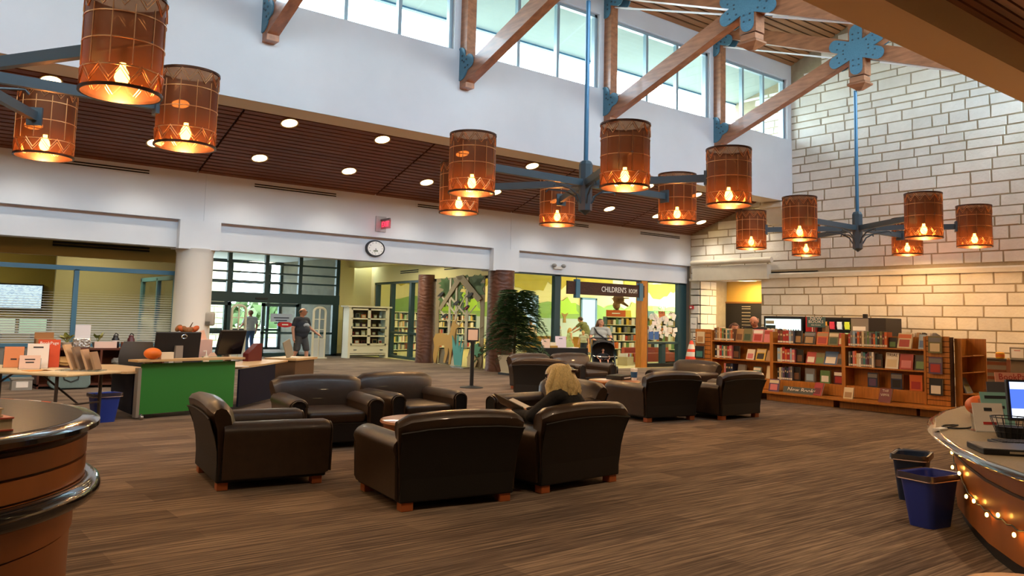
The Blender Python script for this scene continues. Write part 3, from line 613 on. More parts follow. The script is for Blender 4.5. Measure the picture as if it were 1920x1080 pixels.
# ---- children's room
MUR = M('mural_cream', 'dccb92', .8)
bm = NB(); box(bm, 15.4, 46, 36, 36.2, 0, 5.0); cw = struct(mk('wall_children_back', bm, MUR), 'cream wall with painted hills and trees in the children\'s room')
bm = NB(); box(bm, 15.9, 46, 20.3, 36.2, 4.6, 4.75); struct(mk('ceiling_children', bm, M('children_ceiling', 'e8e2c0', .8)))
bm = NB(); box(bm, 45.8, 46, 19.5, 36, 0, 4.8); box(bm, 16.3, 16.5, 29.6, 36.0, 0, 4.8); box(bm, 24.5, 46, 19.6, 19.8, 0, 4.8); struct(mk('wall_children_side', bm, MUR))
HILL = M('mural_green_hill', '7fa052', .8); TREEG = M('mural_tree_green', '9cc43c', .8); CAN = M('mural_canopy_olive', 'b09a28', .8, noise=(1.5, .15)); LAKE = M('mural_lake', 'a9b6b0', .8); TRK = M('mural_trunk', '8a6a2c', .8)
def mural(name, pts, mat, y=35.99, th=.012):
    bm = NB(); prism(bm, pts, y-th, y, 'y'); fixn(bm); o = mk(name, bm, mat, cw); return o
def bumps(x0, x1, base, h, n, seed):
    r = random.Random(seed); pts = [(x1, base), (x0, base)]; k = n*6
    for i in range(k+1):
        x = x0+(x1-x0)*i/k; pts.append((x, base+h*(.75+.25*abs(math.sin(i*PI/6)))+r.uniform(-.04, .04)))
    return pts
mural('mural_lake', [(15.5, .5), (45, .5), (45, 1.9), (15.5, 1.9)], LAKE)
mural('mural_hills', bumps(15.5, 45, 1.7, .95, 16, 1), HILL, 35.975)
def canopy(x0, x1, zt, zb, seed):
    r = random.Random(seed); pts = [(x0, zt), (x1, zt)]; n = int((x1-x0)*3)
    for i in range(n+1):
        x = x1-(x1-x0)*i/n; pts.append((x, zb+(.45+.35*math.sin(i*.55+seed))*(1 if i % 2 else .55)+r.uniform(-.1, .1)))
    return pts
for i, (x0, x1) in enumerate(((15.5, 18.3), (18.9, 24.0), (24.6, 31.5), (32.2, 36.5), (37.5, 45))): mural('mural_canopy', canopy(x0, x1, 4.58, 3.1, i), CAN, 35.96)
for x, w in ((32.5, 1.1), (25.0, 1.3), (39, 1.4)):
    pts = [(x+w*(math.cos(a*PI/9)*(1+.08*(-1)**a)), 2.0+.9*max(0, math.sin(a*PI/9))*(1+.1*(-1)**a)-(.08 if a % 2 else 0)) for a in range(0, 10)]; mural('mural_tree', pts, TREEG, 35.955)
    mural('mural_trunk', [(x-.12, 1.45), (x+.12, 1.45), (x+.08, 1.75), (x+.3, 2.05), (x, 1.95), (x-.3, 2.05), (x-.08, 1.75)], TRK, 35.95)
n = 40
for x0, x1 in ((28.7, 30.3), (33.9, 35.0), (18.9, 20.2)):
    n += 1; bm = NB(); box(bm, x0-.12, x0, 35.9, 36.0, 1.0, 2.95); box(bm, x1, x1+.12, 35.9, 36, 1.0, 2.95); box(bm, x0-.12, x1+.12, 35.9, 36, 2.87, 2.99); box(bm, x0-.12, x1+.12, 35.9, 36, .95, 1.05)
    w = struct(mk('window_%d' % n, bm, FRAMEBLUE), 'blue framed window in the children\'s room back wall'); bm = NB(); box(bm, x0, x1, 35.94, 35.95, 1.05, 2.87); mk('pane', bm, emit_mat('daylight_pane', 'cfe0e4', .75), w)
# front glazing of the children's room, Y = 19.75 .. mullions and panes, wooden jamb
cg = struct(thing('children_glazing', 'blue framed glazing of the children\'s room', 'glazing')); del cg['category']
def cf(x0, x1, z0, z1, nm='mullion', m=FRAMEGREEN, d=.08):
    bm = NB(); box(bm, x0, x1, 19.98-d, 19.98+d, z0, z1); return mk(nm, bm, m, cg)
cf(15.6, 24.05, 3.02, 3.1, 'head_rail'); cf(17.55, 17.8, 0, 3.05); cf(23.65, 24.12, 0, 3.05); cf(21.9, 22.0, 0, 3.05); cf(21.6, 21.9, 0, 3.05, 'wooden_jamb', OAK, .14)
cf(21.9, 23.7, 0, .13, 'sill', M('black_sill', '121416', .6)); cf(21.9, 23.7, .82, .9, 'transom'); cf(22.75, 22.95, .13, .85); cf(15.6, 17.6, .0, .1, 'sill'); cf(15.6, 17.6, .8, .88, 'transom')
for x0, x1, z0, z1 in ((15.7, 17.55, .88, 3.02), (15.7, 17.55, .1, .8), (22.0, 23.65, .9, 3.02), (22.0, 22.75, .13, .82), (22.95, 23.65, .13, .82)):
    bm = NB(); box(bm, x0, x1, 19.975, 19.985, z0, z1); mk('pane', bm, GLASS, cg)
# west side glazing, from the corner column back past the cabinet
WA = Vector((15.25, 20.2, 0)); WB = Vector((16.4, 29.6, 0)); wd = (WB-WA).normalized()
wg = struct(thing('side_glazing', 'dark framed side glazing of the children\'s room above the carpet', 'glazing', WA, math.atan2(wd.y, wd.x))); del wg['category']
Lw = (WB-WA).length
def wf(a, b, z0, z1, nm='mullion', m=FRAMEGREEN, d=.08):
    bm = NB(); box(bm, a, b, -d, d, z0, z1); return mk(nm, bm, m, wg)
wf(0, Lw, 2.92, 3.86, 'header_wall', YELLOW, .14); wf(0, Lw, 2.84, 2.94, 'head_rail'); wf(4.2, Lw, 0, .1, 'sill'); wf(4.2, Lw, .92, 1.0, 'transom')
for a in (4.3, 5.9, 7.7, 9.2): wf(a, a+.18, 0, 2.9)
wf(5.1, 5.22, .1, .95)
for a, b in ((4.48, 5.9), (6.08, 7.7), (7.88, 9.2)):
    bm = NB(); box(bm, a, b, -.005, .005, 1.0, 2.84); mk('pane', bm, GLASS, wg); bm = NB(); box(bm, a, b, -.005, .005, .1, .92); mk('pane', bm, GLASS, wg)
for a in (1.5, 5.2):
    for z in (3.2, 3.27): bm = NB(); box(bm, a, a+1.6, .14, .15, z, z+.035); mk('vent_slot', bm, VENTBLK, wg)
# soffit over the entrance cabinet
bm = NB(); box(bm, 14.9, 15.35, 20.3, 29.2, 3.45, 3.85); struct(mk('trim_11', bm, YELLOW), 'yellow bulkhead above the side glazing')
# ================================================================== FURNITURE
LEATHER = M('dark_brown_leather', '382a1f', .36, noise=(14, .18), bump=(160, .12), coat=.12)
LEATHER_SHADE = M('shaded_leather_side', '0d0c0b', .55, bump=(160, .1)); FOOTW = M('orange_wood_foot', 'a85a2e', .45)  # outer chair panels: same leather, with the shade put into the colour
def superring(bm, pts): return [bm.verts.new(p) for p in pts]
def armchair():
    t = thing('armchair', 'x', 'armchair')
    # body shell: base and side panels
    bm = NB(); box(bm, -.5, .5, -.46, .47, .07, .3); mk('base', bm, LEATHER_SHADE, t, bevel=.015)
    # rolled arms: profile across x, swept along y
    for s in (-1, 1):
        bm = NB(); rings = []
        for y, sc, dz in ((-.42, 1, -.0), (-.2, 1, 0), (.2, 1, 0), (.44, 1, 0), (.485, .93, 0)):
            prof = [(.335, .1), (.335, .5)]; r = .115
            for k in range(9):
                a = PI-PI*k/8; prof.append((.44+r*math.cos(a), .5+dz+r*math.sin(a)*.85))
            prof += [(.535, .44), (.525, .1)]
            c = (.43, .35); rings.append([bm.verts.new((s*(c[0]+(px-c[0])*sc), y, c[1]+(pz-c[1])*sc)) for px, pz in prof])
        loft_rings(bm, rings); fixn(bm); arm = mk('arm', bm, LEATHER, t, smooth=True)
        bm = NB(); pr = [(.365, .12), (.365, .49)] + [(.44+.085*math.cos(PI-PI*k/8), .49+.075*math.sin(PI-PI*k/8)) for k in range(9)] + [(.505, .12)]
        prism(bm, [(s*a, b) for a, b in pr], .484, .5, 'y'); fixn(bm); mk('arm_front', bm, LEATHER_SHADE, arm, bevel=.006, seg=1)
        bm = NB(); pp = [(s*.365, .503, .12), (s*.365, .503, .49)] + [(s*(.44+.085*math.cos(PI-PI*k/10)), .503, .49+.075*math.sin(PI-PI*k/10)) for k in range(11)] + [(s*.51, .503, .12)]
        tube(bm, pp, .009, 5); mk('piping', bm, LEATHER, arm, smooth=True)
    # back: padded, flaring backwards and crowned
    bm = NB(); rings = []; N = 13
    for i in range(N):
        u = -1+2*i/(N-1); x = u; cr = .035*(1-u*u); e = 1-.35*max(0, abs(u)-.86)/.14
        prof = [(-.44, .08, .5), (-.46, .35, .52), (-.5, .55, .535), (-.545, .66, .55), (-.555, .715, .555), (-.53, .755, .55), (-.47, .775, .545), (-.4, .755, .54), (-.345, .69, .53), (-.3, .56, .5), (-.26, .42, .42), (-.26, .3, .42)]
        ring = []
        for y, z, w in prof:
            k = e if z > .5 else 1
            yy = -.43+(y+.43)*k; zz = z+cr*(1 if z > .6 else 0)
            if z > .5: zz = .5+(zz-.5)*(.55+.45*k)
            ring.append(bm.verts.new((x*w, yy, zz)))
        rings.append(ring)
    loft_rings(bm, rings); fixn(bm); bk = mk('backrest', bm, LEATHER, t, smooth=True)
    bm = NB(); rings = []
    for i in range(N):
        u = -1+2*i/(N-1); rings.append([bm.verts.new((u*w, y, z)) for y, z, w in ((-.447, .08, .49), (-.467, .35, .51), (-.507, .55, .525), (-.55, .645+.02*(1-u*u), .54), (-.54, .645+.02*(1-u*u), .53), (-.45, .35, .5), (-.43, .08, .48))])
    loft_rings(bm, rings); fixn(bm); mk('back_panel', bm, LEATHER_SHADE, bk, smooth=True)
    bm = NB(); tube(bm, [(-.54, -.548, .64), (-.3, -.552, .665), (0, -.552, .672), (.3, -.552, .665), (.54, -.548, .64)], .008, 5); mk('back_seam', bm, LEATHER_SHADE, bk, smooth=True)
    bm = NB(); box(bm, -.33, .33, -.3, .49, .29, .43); mk('seat_cushion', bm, LEATHER, t, smooth=True, bevel=.05, seg=4)
    for x in (-.43, .43):
        for y in (-.4, .4): bm = NB(); box(bm, x-.05, x+.05, y-.045, y+.045, 0, .075); mk('foot', bm, FOOTW, t, bevel=.005, seg=1)
    return t
CH = [(3.12, 7.83, -98, 'dark leather armchair seen side-on at the left of the near group'),
      (4.62, 9.5, 170, 'brown leather armchair facing the camera, left of the near pair'),
      (5.98, 9.72, 178, 'brown leather armchair facing the camera, right of the near pair'),
      (4.12, 6.25, -8, 'dark leather armchair with its back to the camera, nearest of all'),
      (5.47, 6.28, 3, 'dark leather armchair in which the blonde woman reads'),
      (7.1, 8.2, 92, 'dark leather armchair behind the reading woman'),
      (11.3, 13.1, -50, 'dark leather armchair turned away at the left of the far group'),
      (12.25, 14.3, 178, 'brown leather armchair in the far group beside the potted tree'),
      (13.5, 14.25, 178, 'brown leather armchair in the far group in front of the stroller'),
      (10.45, 9.35, -7, 'dark leather armchair with its back to the camera beside the drum table with the cup'),
      (11.78, 9.02, 0, 'dark leather armchair with its back to the camera closest to the bookcases'),
      (13.7, 11.4, 92, 'dark leather armchair in front of the traffic cone, facing left')]
proto = armchair(); S = 1.07
for i, (x, y, a, l) in enumerate(CH):
    c = proto if i == 0 else dup(proto, (x, y, 0), 0)
    c.location = (x, y, 0); c.rotation_euler = (0, 0, math.radians(a)); c.scale = (S, S, 1.0); c['label'] = l; c['group'] = 'leather club armchairs'
# drum tables
DRUM = M('drum_wood', '9a5428', .4, noise=(4, .2), stretch=(1, 1, .3), coat=.2)
def drum(x, y, l):
    t = thing('drum_table', l, 'table', (x, y, 0), group='wooden drum tables')
    bm = NB(); lathe(bm, [(.44, .04), (.46, .42)], 32); mk('body', bm, DRUM, t, smooth=True)
    bm = NB(); lathe(bm, [(.46, .42), (.49, .425), (.5, .44), (.49, .46), (.46, .465)], 32); mk('top', bm, M('drum_top', 'b0703a', .3, noise=(3, .15), stretch=(1, 5, 1), coat=.3), t, smooth=True)
    bm = NB(); lathe(bm, [(.4, 0), (.4, .045)], 24); mk('plinth', bm, BLACK, t)
drum(4.95, 7.72, 'round wooden drum table in the middle of the near armchairs'); drum(11.45, 11.2, 'round wooden drum table in the middle of the far armchairs')
def sheet(name, x, y, z, w, d, rz, mat, label, cat='paper', h=.004, group=None):
    t = bpy.data.objects
    bm = NB(); box(bm, -w/2, w/2, -d/2, d/2, 0, h); o = mk(name, bm, mat, None); o.location = (x, y, z); o.rotation_euler = (0, 0, rz); return tag(o, label, cat, group)
sheet('leaflet', 4.88, 7.8, .466, .3, .22, .5, PAPER, 'white leaflet lying on the near drum table'); sheet('folded_leaflet', 4.98, 7.56, .466, .2, .16, 1.1, M('cream_paper', 'e8dcc0', .8), 'crumpled cream leaflet lying on the near drum table', h=.02)
sheet('magazine', 11.3, 11.35, .466, .35, .26, .3, PAPER, 'open white magazine lying on the far drum table')
t = thing('black_case', 'flat black case lying on the far drum table', 'case', (11.66, 11.28, .466), .35); bm = NB(); box(bm, -.24, .24, -.17, .17, 0, .085); mk('body', bm, BLACK, t, bevel=.012); bm = NB(); box(bm, -.15, .15, -.173, -.168, .025, .05); mk('pale_lettering_strip', bm, PAPER, t)
t = thing('paper_cup', 'white and blue takeaway cup with a straw on the far drum table', 'cup', (11.8, 11.02, .466)); bm = NB(); lathe(bm, [(.05, 0), (.068, .2)], 16); c = mk('cup', bm, M('cup_white', 'eceae4', .5), t, smooth=True); bm = NB(); lathe(bm, [(.057, .05), (.066, .16)], 16, sx=1.02, sy=1.02, caps=False); mk('blue_band', bm, M('cup_blue', '2d5a86', .5), c, smooth=True)
bm = NB(); lathe(bm, [(.071, .2), (.071, .215), (.06, .22)], 16); mk('lid', bm, PAPER, t); bm = NB(); tube(bm, [(0, 0, .21), (.015, .0, .3)], .006, 5); mk('straw', bm, PAPER, t)

# ---- curved service counters
GRAN = M('dark_granite', '2b2922', .3, noise=(40, .3), spec=.02); EDGE = M('black_bullnose', '191a1c', .14, coat=.6); WOODP = M('counter_wood', '9c5a22', .4, noise=(3, .22), stretch=(1, 1, .5), coat=.2); GROOVE = M('groove_dark', '3f220f', .7)
t = thing('service_counter', 'round-ended wooden service counter with a granite top, cut by the left edge', 'counter', (-.12, 4.66, 0))
def stad(r, n=40, back=-2.6):   # rounded end towards +x, straight sides running back along -x
    return [(r*math.cos(-PI/2+PI*k/n), r*math.sin(-PI/2+PI*k/n)) for k in range(n+1)]+[(back, r), (back, -r)]
def slab(prof, mat, name, parent, smooth=True, fn=stad):
    bm = NB(); rings = [[bm.verts.new((x, y, z)) for x, y in fn(r)] for r, z in prof]; loft_rings(bm, rings); fixn(bm); return mk(name, bm, mat, parent, smooth=smooth)
slab([(1.02, 1.068), (1.02, 1.072)], GRAN, 'granite_top', t)
slab([(1.0, 1.0), (1.06, 1.008), (1.1, 1.03), (1.1, 1.05), (1.07, 1.068), (1.015, 1.071)], EDGE, 'bullnose_edge', t)
for i, (a, b) in enumerate(((.9, .985), (.8, .888))): slab([(1.05, a), (1.05, b)], WOODP, 'upper_panel', t)
slab([(1.03, .78), (1.03, 1.0)], GROOVE, 'recess', t)
bm = NB(); pts = [(x, y, .745) for x, y in stad(1.075, 40)[:41]]; pts = [(-2.6, -1.075, .745)]+pts+[(-2.6, 1.075, .745)]; tube(bm, pts, .048, 12); mk('bumper_rail', bm, EDGE, t, smooth=True)
slab([(1.05, .705), (1.05, .79)], WOODP, 'rail_band', t); slab([(1.0, .0), (1.0, .55)], WOODP, 'lower_panel', t); slab([(1.01, .56), (1.01, .7)], WOODP, 'middle_panel', t); slab([(.99, 0), (.99, .71)], GROOVE, 'core', t)
for z0, zz, c, l, dx in ((1.073, .055, 'b8503c', 'red-spined thick book lying on the service counter', 0), (1.131, .035, 'c8b48c', 'cream book lying on top of the red-spined book', -.04)):
    b = thing('book', l, 'book', (.34+dx, 4.02, z0), .25, 'books on the service counter'); bm = NB(); box(bm, -.16, .16, -.12, .12, 0, .006); box(bm, -.16, .16, -.12, .12, zz-.006, zz); box(bm, -.16, -.15, -.12, .12, 0, zz); mk('cover', bm, M('cover_'+c, c, .5), b)
    bm = NB(); box(bm, -.15, .155, -.115, .115, .006, zz-.006); mk('pages', bm, M('page_block', 'd9c9a6', .8), b)

# right counter: broad curve
RC = [(12.0, 4.3), (10.7, 4.24), (9.8, 4.15), (8.9, 3.97), (8.1, 3.72), (7.3, 3.36), (6.75, 3.04), (6.2, 2.68), (5.8, 2.35), (5.45, 2.0), (5.15, 1.6), (4.95, 1.1), (4.9, .6)]
def rc(inset, n=3):
    P = [Vector((x, y, 0)) for x, y in RC]; out = []
    for i, p in enumerate(P):
        d = (P[min(i+1, len(P)-1)]-P[max(i-1, 0)]).normalized(); nrm = Vector((-d.y, d.x, 0)); out.append((p.x+nrm.x*inset, p.y+nrm.y*inset))
    return out+[(9.5, .6), (12, 2.4)]
t = thing('service_desk', 'curved wooden service desk with a dark top at the right', 'desk', (0, 0, 0))
def slab2(prof, mat, name): return slab(prof, mat, name, t, True, rc)
slab2([(.05, .735), (.05, .742)], M('desk_speckle_top', '85755c', .55, noise=(60, .15), spec=.25), 'top'); slab2([(.06, .69), (.0, .7), (-.02, .715), (.0, .732), (.06, .7405)], EDGE, 'bullnose_edge'); slab2([(.2, .1), (.2, .69)], WOODP, 'curved_panel'); slab2([(.19, .52), (.185, .525), (.185, .535), (.19, .54)], GROOVE, 'groove'); slab2([(.24, 0), (.24, .1)], BLACK, 'toe_kick')
# blue waste bins
def bin_(name, x, y, rz, col, label, h=.4, s=1., rim='c8b4b4'):
    t = thing(name, label, 'waste bin', (x, y, 0), rz, 'waste bins'); n = 28
    def rr(w, d, z, r=.06):
        out = []
        for cx, cy, a0 in ((w-r, d-r, 0), (-w+r, d-r, PI/2), (-w+r, -d+r, PI), (w-r, -d+r, 3*PI/2)):
            for k in range(6): a = a0+PI/2*k/5; out.append((cx+r*math.cos(a), cy+r*math.sin(a), z))
        return out
    bm = NB(); w0, d0, w1, d1 = .15*s, .11*s, .205*s, .155*s
    R = [[bm.verts.new(p) for p in rr(*q)] for q in ((w0, d0, .0), (w1, d1, h), (w1+.012, d1+.012, h), (w1+.012, d1+.012, h-.03), (w1+.004, d1+.004, h-.03))]
    I = [[bm.verts.new(p) for p in rr(*q)] for q in ((w1, d1, h), (w1-.012, d1-.012, h-.01), (w0-.005, d0-.005, .02))]
    loft_rings(bm, R[:2], False); bm.faces.new(R[0][::-1]); loft_rings(bm, R[1:4], False); loft_rings(bm, I, False); bm.faces.new(I[-1]); fixn(bm); mk('body', bm, M('bin_'+col, col, .4), t, smooth=True)
    bm = NB(); ra = random.Random(int(x*10)); L1 = [bm.verts.new((a*1.02, b*1.03, z+ra.uniform(-.012, .004))) for a, b, z in rr(w1+.012, d1+.012, h+.008)]; L2 = [bm.verts.new((a*1.02, b*1.04, z+ra.uniform(-.012, .012))) for a, b, z in rr(w1+.014, d1+.014, h-.04)]; L3 = [bm.verts.new((a, b, z)) for a, b, z in rr(w1-.03, d1-.03, h-.12)]
    loft_rings(bm, [L2, L1, L3], False); mk('liner', bm, glass_mat('bag_'+rim, rim, .5, .3), t, smooth=True)
    bm = NB(); bag = [(a*1.012, b*1.012, z) for a, b, z in rr(w1+.013, d1+.013, h-.045)]; tube(bm, bag+[bag[0]], .005, 5, False); mk('bag_hem', bm, M('bag_plastic', 'c9b3ae', .4), t)
bin_('recycling_bin', 2.78, 12.72, .2, '2440a0', 'blue waste bin with a pink bag beside the green mobile desk', .4, .92)
bin_('recycling_bin', 6.93, 3.2, -.15, '2a3fa4', 'bright blue waste bin in front of the curved service desk', .42, .98); bin_('waste_bin', 7.85, 3.78, .3, '1c3050', 'dark navy waste bin with a black bag behind the bright blue bin', .42, .95, 'b8b8bc')
# stool at the bottom edge
t = thing('stool', 'round wooden stool top at the bottom right corner', 'stool', (3.35, 1.15, 0)); bm = NB(); lathe(bm, [(.26, .6), (.29, .615), (.29, .64), (.27, .655)], 28); mk('seat', bm, M('pale_wood', 'c08a52', .4, noise=(5, .2), stretch=(1, 6, 1)), t, smooth=True)
for a in range(4): bm = NB(); tube(bm, [(.15*math.cos(a*PI/2+.7), .15*math.sin(a*PI/2+.7), .6), (.24*math.cos(a*PI/2+.7), .24*math.sin(a*PI/2+.7), 0)], .02, 8); mk('leg', bm, M('pale_wood'), t)
# string of small lights along the service desk
t = thing('string_lights', 'string of tiny warm lights along the curved service desk', 'string lights', (0, 0, 0)); E1 = emit_mat('fairy_bulb', 'ffb04a', 14)
P = [Vector((x, y, 0)) for x, y in rc(.2)[3:12]]; path = []
for i in range(len(P)-1):
    for k in range(6):
        u = k/6; p = P[i].lerp(P[i+1], u); d = (P[i+1]-P[i]).normalized(); n = Vector((-d.y, d.x, 0)); s = (i+u)/8
        path.append(p-n*.02+Vector((0, 0, .6-.24*min(1, s*2.4)-.03*s+.012*math.sin(i*3+k*2.1)+.02*math.sin(s*9))))
bm = NB(); tube(bm, path, .005, 5); mk('cable', bm, M('green_cable', '1e2a1c', .6), t)
rr = random.Random(4)
for i in range(1, len(path), 3):
    p = path[i]; q = p+Vector((-.02, rr.uniform(0, .02), rr.choice((-.025, .025)))); bm = NB(); ell(bm, q, (.012, .012, .016), 8, 6); mk('bulb', bm, E1, t, smooth=True)
# ---- things on the right service desk
t = thing('desk_monitor', 'monitor with a blue poster of stacked books on the service desk', 'monitor', (7.8, 2.6, .742), math.radians(-43)); W, Hh = .64, .34
til = Matrix.Rotation(-.12, 3, 'X')
def tb(x0, x1, y0, y1, z0, z1, mat, nm, par, bev=0):
    bm = NB(); v = box(bm, x0, x1, y0, y1, z0, z1); 
    for a in v: a.co = til @ a.co+Vector((0, 0, .1))
    return mk(nm, bm, mat, par, bevel=bev)
tb(-W/2, W/2, 0, .04, 0, Hh, BLACK, 'frame', t, .006); sc = tb(-W/2+.02, W/2-.02, -.004, .0, .025, Hh-.02, emit_mat('poster_blue', '4a6ac8', .9), 'screen', t)
tb(-W/2+.02, W/2-.02, -.006, -.004, Hh-.08, Hh-.02, emit_mat('poster_pale', 'cfe0f4', .9), 'screen_header', sc); tb(-W/2+.02, W/2-.02, -.006, -.004, .025, .1, emit_mat('poster_white', 'e6eef6', .9), 'screen_footer', sc)
for k, (c, a, b) in enumerate((('3db35a', -.13, .1), ('c8323c', -.12, .12), ('3f5fc8', -.1, .14), ('e07aa0', -.1, .11), ('8a4a3a', -.06, .13), ('e8e8f0', -.12, .08), ('3f7fd0', -.08, .12))): tb(a, b, -.007, -.004, .108+k*.02, .125+k*.02, emit_mat('pb'+c, c, .85), 'pictured_book', sc)
o = text('Questions?', .055, M('poster_ink', '20304a', .6), sc, til @ Vector((0, -.008, Hh-.05))+Vector((0, 0, .1)), (PI/2-.12, 0, 0), ext=.0005)
bm = NB(); box(bm, -.05, .05, .04, .09, 0, .3); box(bm, -.16, .16, -.08, .16, 0, .015); mk('stand', bm, BLACK, t)
t = thing('laptop', 'closed black laptop lying at the front of the service desk', 'laptop', (6.42, 2.26, .742), math.radians(-51)); bm = NB(); box(bm, -.36, .36, -.18, .18, 0, .045); mk('body', bm, BLACK, t, bevel=.008); bm = NB(); box(bm, -.2, -.06, -.183, -.18, .015, .03); mk('badge', bm, CHROME, t)
def leafstand(x, y, z, rz, w, h, mat, label, cat='leaflet holder', name='brochure', txt=None, lean=-.25, scale=1.):
    t = thing(name, label, cat, (x, y, z), rz); m = Matrix.Rotation(lean, 3, 'X')
    bm = NB(); v = box(bm, -w/2, w/2, 0, .008, 0, h)
    for a in v: a.co = m @ a.co
    mk('sheet', bm, mat, t)
    bm = NB(); v = box(bm, -w/2-.01, w/2+.01, .01, .03, 0, h*.8); box(bm, -w/2-.01, w/2+.01, -.03, .12, 0, .008)
    for a in v: a.co = m @ a.co
    mk('stand', bm, glass_mat('acrylic', 'eef2f4', .3), t)
    if txt:
        for i, (s, zz, sz, c) in enumerate(txt): text(s, sz, c, t, m @ Vector((0, -.002, h*zz)), (PI/2+lean, 0, 0), ext=.0006)
    return t
INK = M('ink_dark', '2a2a2e', .8); REDI = M('ink_red', 'b8322a', .8); STRIPE = M('printed_green', '4b8a5a', .8)
leafstand(7.45, 2.92, .743, math.radians(-40), .25, .24, M('paper_pale', 'ece2d6', .8), 'white leaflet with small pictures leaning beside the wire basket', txt=[('#2', .78, .06, INK), ('#4', .3, .05, REDI)])
leafstand(8.0, 3.06, .743, math.radians(-40), .27, .3, M('paper_teal', '8cc0b8', .8), 'teal leaflet standing behind the white leaflet on the desk', txt=[('#6', .85, .06, INK), ('#4/3', .55, .06, INK)])
leafstand(8.5, 3.25, .743, math.radians(-40), .2, .36, M('paper_photo', '5c5a60', .6), 'framed dark photo card standing behind the teal leaflet', lean=-.1)
leafstand(8.9, 3.22, .743, math.radians(-40), .4, .44, M('paper_salmon', 'e09a80', .8), 'salmon printed sheet standing at the back of the desk', txt=[('BookPage', .9, .085, REDI)], lean=-.15)
t = thing('pumpkin', 'small orange pumpkin at the back of the service desk', 'pumpkin', (8.75, 3.52, .742)); PUMP = M('pumpkin_skin', 'd8641c', .5, noise=(6, .12))
def pumpkin(t, r, h, mat):
    bm = NB(); g = ell(bm, (0, 0, h/2), (r, r, h/2), 32, 14)
    for v in g: a = math.atan2(v.co.y, v.co.x); s = 1-.05*abs(math.cos(a*4)); v.co.x *= s; v.co.y *= s
    mk('fruit', bm, mat, t, smooth='all'); bm = NB(); tube(bm, [(0, 0, h-.01), (.01, 0, h+.02)], [.012, .008], 6); mk('stem', bm, M('stem_brown', '5a4630', .9), t)
pumpkin(t, .14, .2, PUMP)
t = thing('wire_basket', 'black wire mesh basket on the service desk', 'basket', (7.2, 2.68, .743)); bm = NB()
for k in range(16):
    a = 2*PI*k/16; tube(bm, [(.09*math.cos(a), .09*math.sin(a), 0), (.14*math.cos(a), .14*math.sin(a), .16)], .003, 4)
for z, r in ((0, .09), (.05, .105), (.1, .12), (.16, .14)): tube(bm, [(r*math.cos(2*PI*k/20), r*math.sin(2*PI*k/20), z) for k in range(21)], .005 if z > .15 else .003, 4, False)
mk('mesh', bm, BLACK, t)['kind'] = 'stuff'; bm = NB(); lathe(bm, [(.085, .0), (.11, .09)], 16); mk('contents', bm, M('dark_contents', '24262a', .7), t)
t = thing('cable_loop', 'black cable curling across the desk top', 'cable', (7.6, 3.12, .75)); bm = NB(); tube(bm, [(-.35+.0*k, .1, 0) if k == 0 else (.16*math.cos(k*.5)-.1, .1+.1*math.sin(k*.5), .0) for k in range(12)], .007, 5); mk('cord', bm, BLACK, t, smooth=True); bm = NB(); box(bm, -.5, -.36, .06, .12, -.006, .01); mk('paper_tag', bm, PAPER, t)
t = thing('keyboard', 'black keyboard lying in front of the monitor', 'keyboard', (6.95, 2.42, .742), math.radians(-43)); bm = NB(); box(bm, -.3, .3, -.1, .1, 0, .02); mk('body', bm, BLACK, t, bevel=.004)
bm = NB(); [box(bm, -.28+k*.045, -.245+k*.045, -.085+j*.042, -.05+j*.042, .02, .026) for k in range(12) for j in range(4)]; mk('keys', bm, M('key_grey', '2a2b30', .6), t)['kind'] = 'stuff'
# ================================================================== BOOKCASES AND BOOKS
PAGES = M('page_block', 'd9c9a6', .8)
CN = {'red': 'a8302c', 'dark red': '6e2226', 'orange': 'd0642c', 'pink': 'd0787c', 'cream': 'd8c8a4', 'white': 'e6e2d8', 'black': '17171b', 'navy': '26304e', 'blue': '4a6ea0', 'pale blue': '9ab4c8', 'teal': '3f7f80', 'green': '5f8450', 'dark green': '36503a', 'grey': '76767a', 'brown': '6e4a32', 'purple': '5a4468', 'tan': 'a8845a', 'yellow': 'd8b444', 'maroon': '5c1f28', 'olive': '6f6c46'}
def cover(c): return M('book_'+c.replace(' ', '_'), CN[c], .45)
BOOKM = {}
def upright(name, label, group, loc, w, h, d, c, lean=0., axis='x'):
    """book standing with its spine towards -X"""
    bm = NB(); box(bm, 0, d, -w/2, -w/2+.006, 0, h); box(bm, 0, d, w/2-.006, w/2, 0, h); box(bm, -.004, .004, -w/2, w/2, 0, h); n0 = len(bm.faces); box(bm, .004, d-.008, -w/2+.006, w/2-.006, .006, h-.008)
    n1 = len(bm.faces); box(bm, -.006, -.003, -w/2+.002, w/2-.002, .015, .05); n2 = len(bm.faces); box(bm, -.006, -.003, -w/2+.012, w/2-.012, h*.6, h*.74)
    bm.faces.ensure_lookup_table()
    for f in bm.faces: f.material_index = 1 if n0 <= f.index < n1 else 0
    for i, f in enumerate(bm.faces): f.material_index = 0 if i < n0 else 1 if i < n1 else 2 if i < n2 else 3
    o = mk(name, bm, [cover(c), PAGES, M('spine_tag', 'e0d8c8', .7), M('spine_title', 'c8b890', .6)]); o.location = loc; o.rotation_euler = (lean, 0, 0)
    return tag(o, label, 'book', group)
